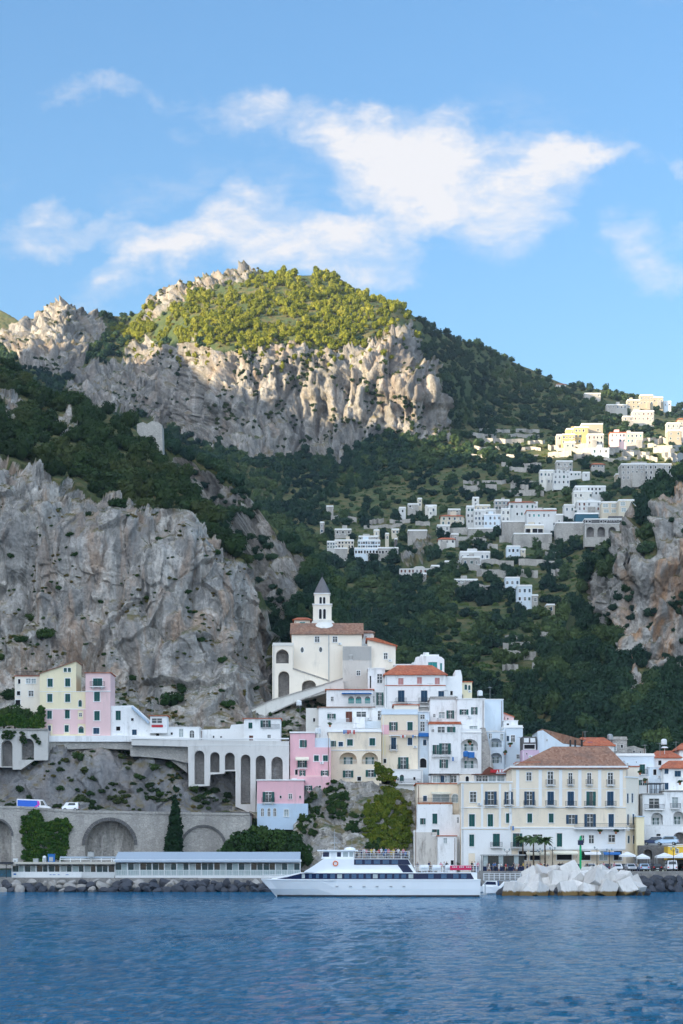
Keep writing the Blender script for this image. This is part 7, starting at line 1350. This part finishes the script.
ivy('hanging_ivy', 'green ivy hanging from the top of the left arcade between its arches', [[(2, 733), (14, 733), (12, 739), (3, 738)], [(18, 734), (24, 735), (24, 743), (19, 741)], [(31, 735), (39, 735), (41, 747), (37, 744)]], 1.6, (.2, .45), L_DARK, lambda x, y: W(x, y, 429.7), seed=6, thin=.1)
ivy('garden_hedge', 'dense green garden hedge on top of the left arcade', [[(-10, 718), (36, 718), (44, 706), (44, 730), (-10, 730)]], 2.0, (.45, .8), L_IVY2, lambda x, y: W(x, y, 432.5), 'hedge', 7, .05)
for px, py, r, lb_ in ((4, 730, 2.2, 'round garden tree at the left edge above the arcade'), (15, 731, 2.6, 'largest garden tree above the left arcade'), (27, 731, 2.1, 'garden tree in front of the pale cream house'), (38, 731, 1.9, 'slim garden tree beside the yellow house wall')): plant('garden_tree', 'broad', W(px, py, 434.5), r, 1.15, L_DARK, lb_, 'tree', seed=int(px)+60, n=900)
it = scatter('T', (215, 700, 800, 868), 5.5, vegT, (.8, 1.9), (.8, 1.2), (0, 1), seed=33, rects=False); o = merged('hillside_scrub', L_WOOD, it, TPLN); tag(o, 'green scrub on the hillside between and behind the town houses', kind='stuff')
it = scatter('T', (225, 700, 330, 800), 6, lambda x, y: 1-vegT(x, y), (.4, 1.0), (.7, 1.1), (0, 1), seed=34, rects=False, clump=.0); o = merged('ramp_scrub', L_DARK, it, TPL['bush']); tag(o, 'small shrubs on the rock under the stair ramp', kind='stuff')
# balcony and terrace pots
POTS = [(395, 782, 436), (470, 745, 430), (600, 834, 403), (616, 834, 403), (680, 785, 411), (505, 755, 443), (510, 747, 443.5), (645, 783, 411), (330, 727, 450), (640, 775, 411)]
for i, (px, py, D) in enumerate(POTS):
    e = empty('potted_plant', W(px, py, D-.8), 0, 'leafy potted plant on a terrace of the town', 'potted plant', 'potted plants on the terraces'); m = MB(); m.lathe((0, 0, 0), [(.18, 0), (.26, .45), (.28, .45)], 10); m.build('pot', POT, e); v, f = crown('bush', 160, i+900, .16); link('foliage', mesh_np('foliage', v*.55+np.array([0, 0, .4]), f, {'tint': np.zeros(len(v))}), L_DARK, e)
# rooftop clutter
rk = random.Random(21); CL_ = [(345, 692, 459), (372, 705, 456), (300, 716, 449), (330, 722, 447), (356, 731, 438), (410, 712, 449), (430, 690, 452), (445, 698, 450), (478, 697, 452), (490, 698, 452), (392, 712, 440), (440, 725, 440), (462, 731, 443), (520, 746, 431), (645, 757, 426), (660, 756, 426), (676, 752, 430), (520, 768, 410), (505, 727, 446), (318, 734, 430), (275, 777, 421), (65, 663, 437), (110, 672, 435), (152, 713, 434), (585, 741, 436)]
for i, (px, py, D) in enumerate(CL_):
    e = empty('tv_antenna', W(px, py+1.5, D+1.5), rk.uniform(-1, 1), 'thin metal television antenna on a flat roof of the town', 'antenna', 'television antennas on the roofs'); m = MB(); h_ = rk.uniform(1.8, 3.2); m.tube((0, 0, 0), (0, 0, h_), .035); m.build('mast', METAL, e); m = MB(); m.tube((-.7, 0, h_-.2), (.7, 0, h_-.2), .02); [m.tube((-.6+.24*k, -.35, h_-.2), (-.6+.24*k, .35, h_-.2), .014) for k in range(6)]; m.build('aerial', METAL, e)
for i, (px, py, D, c_) in enumerate(((318, 734, 431, 'white'), (440, 706, 450, 'grey'), (414, 668, 466, 'white'), (466, 757, 430, 'blue'), (480, 696, 452, 'white'), (610, 740, 436, 'grey'), (664, 745, 430, 'white'), (299, 706, 452, 'white'))):
    e = empty('roof_water_tank', W(px, py+1, D+2), 0, '%s water tank on a flat roof of the town' % c_, 'water tank', '%s water tanks on the roofs' % c_); m = MB(); m.lathe((0, 0, .3), [(.6, 0), (.62, .9), (.4, 1.15), (.1, 1.2)], 12); m.build('tank', {'white': FRAME, 'grey': METAL, 'blue': CLOTHB}[c_], e); m = MB(); [m.box(x-.05, x+.05, y-.05, y+.05, -.5, .3) for x in (-.4, .4) for y in (-.4, .4)]; m.build('stand', IRON, e)
for i, (px, py, D, w_, lb_) in enumerate(((343, 730, 436.6, 12, 'row of washing on the terrace of the twin arched house'), (400, 735, 440, 14, 'washing on the red railed balcony of the narrow cream house'), (508, 826, 403.2, 6, 'washing over the balcony of the waterfront palace'), (450, 757, 440, 8, 'washing hung under the green shuttered white house'))):
    e = empty('washing_line', W(px, py, D-1.0), 0, lb_, 'washing'); s = D/F; m = MB(); m.tube((0, 0, 0), (w_*s, 0, 0), .012); m.build('line', METAL, e)
    for k in range(int(w_/2)): m = MB(); a = k*2*s+.05; m.box(a, a+.32, -.02, .02, -rk.uniform(.5, .9), -.01); m.build('cloth', CL[rk.choice((0, 4, 0, 1, 5))], e)
# ------------------------------------------------------------------ the air of the bay
hz = bpy.data.materials.new('air'); hz.use_nodes = True; nt2 = hz.node_tree; nt2.nodes.remove(nt2.nodes['Principled BSDF']); pv = nt2.nodes.new('ShaderNodeVolumePrincipled')
pv.inputs['Color'].default_value = (.72, .84, 1, 1); pv.inputs['Density'].default_value = .00005; pv.inputs['Anisotropy'].default_value = .3; nt2.links.new(pv.outputs[0], nt2.nodes['Material Output'].inputs['Volume'])
m = MB(); m.box(-1300, 1500, -700, 2900, -60, 640); o = m.build('haze', hz); tag(o, 'thin blue evening haze over the bay', kind='stuff')
L_CROP = leaf_mat('leaf_crops', (.045, .09, .028), (.08, .14, .035), (.15, .19, .05), False)
# ---- woods that read as one mass
thinA = region([slopes, scree], [], 6)
pineR = [(112, 330), (135, 312), (150, 305), (165, 318), (180, 300), (215, 290), (255, 278), (262, 262), (320, 262), (345, 276), (400, 305), (414, 318), (420, 332), (405, 334), (375, 338), (350, 340), (330, 350), (300, 345), (280, 350), (235, 352), (205, 345), (190, 350), (170, 345), (150, 340), (125, 340)]
pineV = region([pineR], [], 11, 2.)
lowslope = lambda x, y: vegA(x, y)*(1-in_poly(x, y, pineR))*(1-in_poly(x, y, slopes)*(perlin(np.stack([np.asarray(x)/16, np.asarray(y)/5, np.asarray(x)*0+.3], -1)) < .3))*(1-in_poly(x, y, TERR)*(perlin(np.stack([np.asarray(x)/14, np.asarray(y)/6, np.asarray(x)*0+5.3], -1)) < .1))
TERR = [(330, 500), (440, 470), (520, 450), (683, 430), (683, 520), (620, 560), (560, 610), (520, 700), (470, 680), (430, 640), (470, 560), (400, 560), (330, 560)]
it = scatter('A', (-20, 272, 690, 470), 4.8, lowslope, (1.5, 3.6), (.75, 1.3), (.0, .9), cull=('C', 'B', 'D'), seed=3)
it += scatter('A', (180, 458, 690, 800), 4.7, lowslope, (1.2, 3.3), (.75, 1.3), (.0, .95), cull=('C', 'B', 'D'), seed=4)
o = merged('valley_woods', L_WOOD, it, TPL['broad']); tag(o, 'dense dark woods filling the valley and the slope to the right of the summit', kind='stuff')
it = scatter('A', (180, 330, 690, 800), 4.2, lambda x, y: vegA(x, y)*(1-lowslope(x, y))*(1-in_poly(x, y, pineR)), (.8, 1.7), (.6, 1.), (0, 1), cull=('C', 'B', 'D'), seed=41, thin=.22, sink=.3)
o = merged('terrace_crops', L_CROP, it, TPL['bush']); tag(o, 'low green vines and lemon groves on the cultivated terraces', kind='stuff')
it = scatter('A', (-20, 290, 460, 470), 5, lambda x, y: 1-vegA(x, y), (1.0, 2.2), (.7, 1.1), (.2, 1.), cull=('C', 'B'), seed=6, clump=.12, sink=.5)
it += scatter('A', (440, 340, 690, 470), 5, vegA, (1.0, 2.4), (.6, 1.), (.2, 1.), seed=61, thin=.3, cull=('D',))
o = merged('cliff_scrub', L_MAQ, it, TPL['bush']); tag(o, 'scattered scrub on the ledges of the far cliff', kind='stuff')
it = scatter('B', (90, 430, 356, 720), 5.5, vegB, (1.0, 2.2), (.85, 1.4), (.0, .7), cull=('C',), seed=7)
it += scatter('B', (90, 430, 356, 720), 7, lambda x, y: 1-vegB(x, y), (.8, 2.2), (.7, 1.1), (.0, .8), cull=('C',), seed=8, clump=.02)
o = merged('ridge_woods', L_WOOD, it, TPLN); tag(o, 'dark trees and scrub clinging to the rocky ridge', kind='stuff')
it = scatter('C', (-88, 335, 290, 600), 8.0, vegC, (1.4, 3.3), (.75, 1.25), (.0, 1.), seed=9)
o = merged('shoulder_woods', L_MAQ, it, TPLN); tag(o, 'dense dark green maquis covering the shoulder above the grey cliff', kind='stuff')
it = scatter('D', (500, 455, 795, 800), 7.5, vegD, (1.8, 3.8), (.85, 1.35), (.0, .8), seed=10)
it += scatter('D', (580, 500, 795, 700), 8, lambda x, y: 1-vegD(x, y), (.8, 1.8), (.7, 1.1), (.1, .8), seed=12, clump=.12)
o = merged('hillside_woods', L_WOOD, it, TPLN); tag(o, 'dark woods round the rust streaked cliff and down to the rooftops', kind='stuff')
it = scatter('C', (-88, 470, 284, 860), 6.5, lambda x, y: 1-vegC(x, y), (.25, .75), (.6, 1.), (0, 1), seed=14, clump=.24, sink=.2)
o = merged('cliff_grass_tufts', L_OCH, it[::2], TPL['bush']); tag(o, 'dry ochre tufts growing out of the grey cliff', kind='stuff')
o = merged('cliff_green_tufts', L_DARK, it[1::2], TPL['bush']); tag(o, 'small green tufts growing out of the grey cliff', kind='stuff')

it = scatter('C', (-88, 742, 284, 815), 5.2, lambda x, y: 1-vegC(x, y), (.35, 1.2), (.6, 1.), (0, 1), seed=44, clump=.16, sink=.3)
o = merged('road_bank_scrub', L_MAQ, it, TPL['bush']); tag(o, 'scrub and weeds on the dark rock bank above the coast road', kind='stuff')
# ---- summit pines: 300 individual trees, the rest as one mass
it = scatter('A', (110, 262, 425, 352), 4.4, pineV, (1.5, 3.1), (.95, 1.6), (0, 0.01), seed=15, thin=.1, sink=.3, clump=-.38)
it += scatter('A', (110, 290, 440, 372), 6.5, region([[(105, 320), (200, 310), (420, 300), (440, 345), (400, 352), (330, 372), (230, 366), (180, 372), (120, 350)]], [], 10, 5.), (1.2, 2.5), (.9, 1.4), (0, .01), seed=16, thin=.62, sink=.3)
random.shuffle(it); it.sort(key=lambda q: -q[1])
protos = []
for i in range(6):
    v, f = crown('broad', 260, 200+i, .15); v = v.copy(); v[:, 2] += .05
    m = MB().tube((0, 0, -.6), (0, 0, 1.2), .09, .05, 5); n0 = len(v); tv = np.array(m.v); tf = []
    for q in m.f: tf += [(q[0], q[k], q[k+1]) for k in range(1, len(q)-1)]
    V2 = np.concatenate([v, tv]); F2 = np.concatenate([f, np.array(tf)+n0])
    protos.append(mesh_np('pine_tree', V2, F2, {'tint': np.zeros(len(V2))}, mi=np.r_[np.zeros(len(f)), np.ones(len(tf))])); protos[-1].materials.append(L_PINE); protos[-1].materials.append(BARK)
for i, (p, rad, hs, rz, ti) in enumerate(it[:300]):
    o = link('pine_tree', protos[i % 6], []); o.location = tuple(p); o.scale = (rad, rad, rad*hs); o.rotation_euler = (0, 0, rz)
    tag(o, 'sunlit yellow green pine among the pines covering the far summit', 'pine tree', 'pines covering the far summit')
if len(it) > 300:
    o = merged('summit_pine_wood', L_PINE, [(a, b, c, d, random.random()) for a, b, c, d, e in it[300:]], TPL['broad']); tag(o, 'smaller pines filling the wood on the far summit', kind='stuff')
print('PINES', len(it))
it = scatter('A', (110, 262, 430, 356), 6.0, region([[(60, 290), (150, 290), (260, 262), (420, 300), (430, 340), (330, 352), (200, 352), (100, 345), (50, 340)]], [], 5), (.8, 1.5), (.7, 1.), (0, 1), seed=17, thin=.3)
o = merged('summit_scrub', L_OCH, it, TPL['bush']); tag(o, 'dry scrub and grass under the summit pines', kind='stuff')
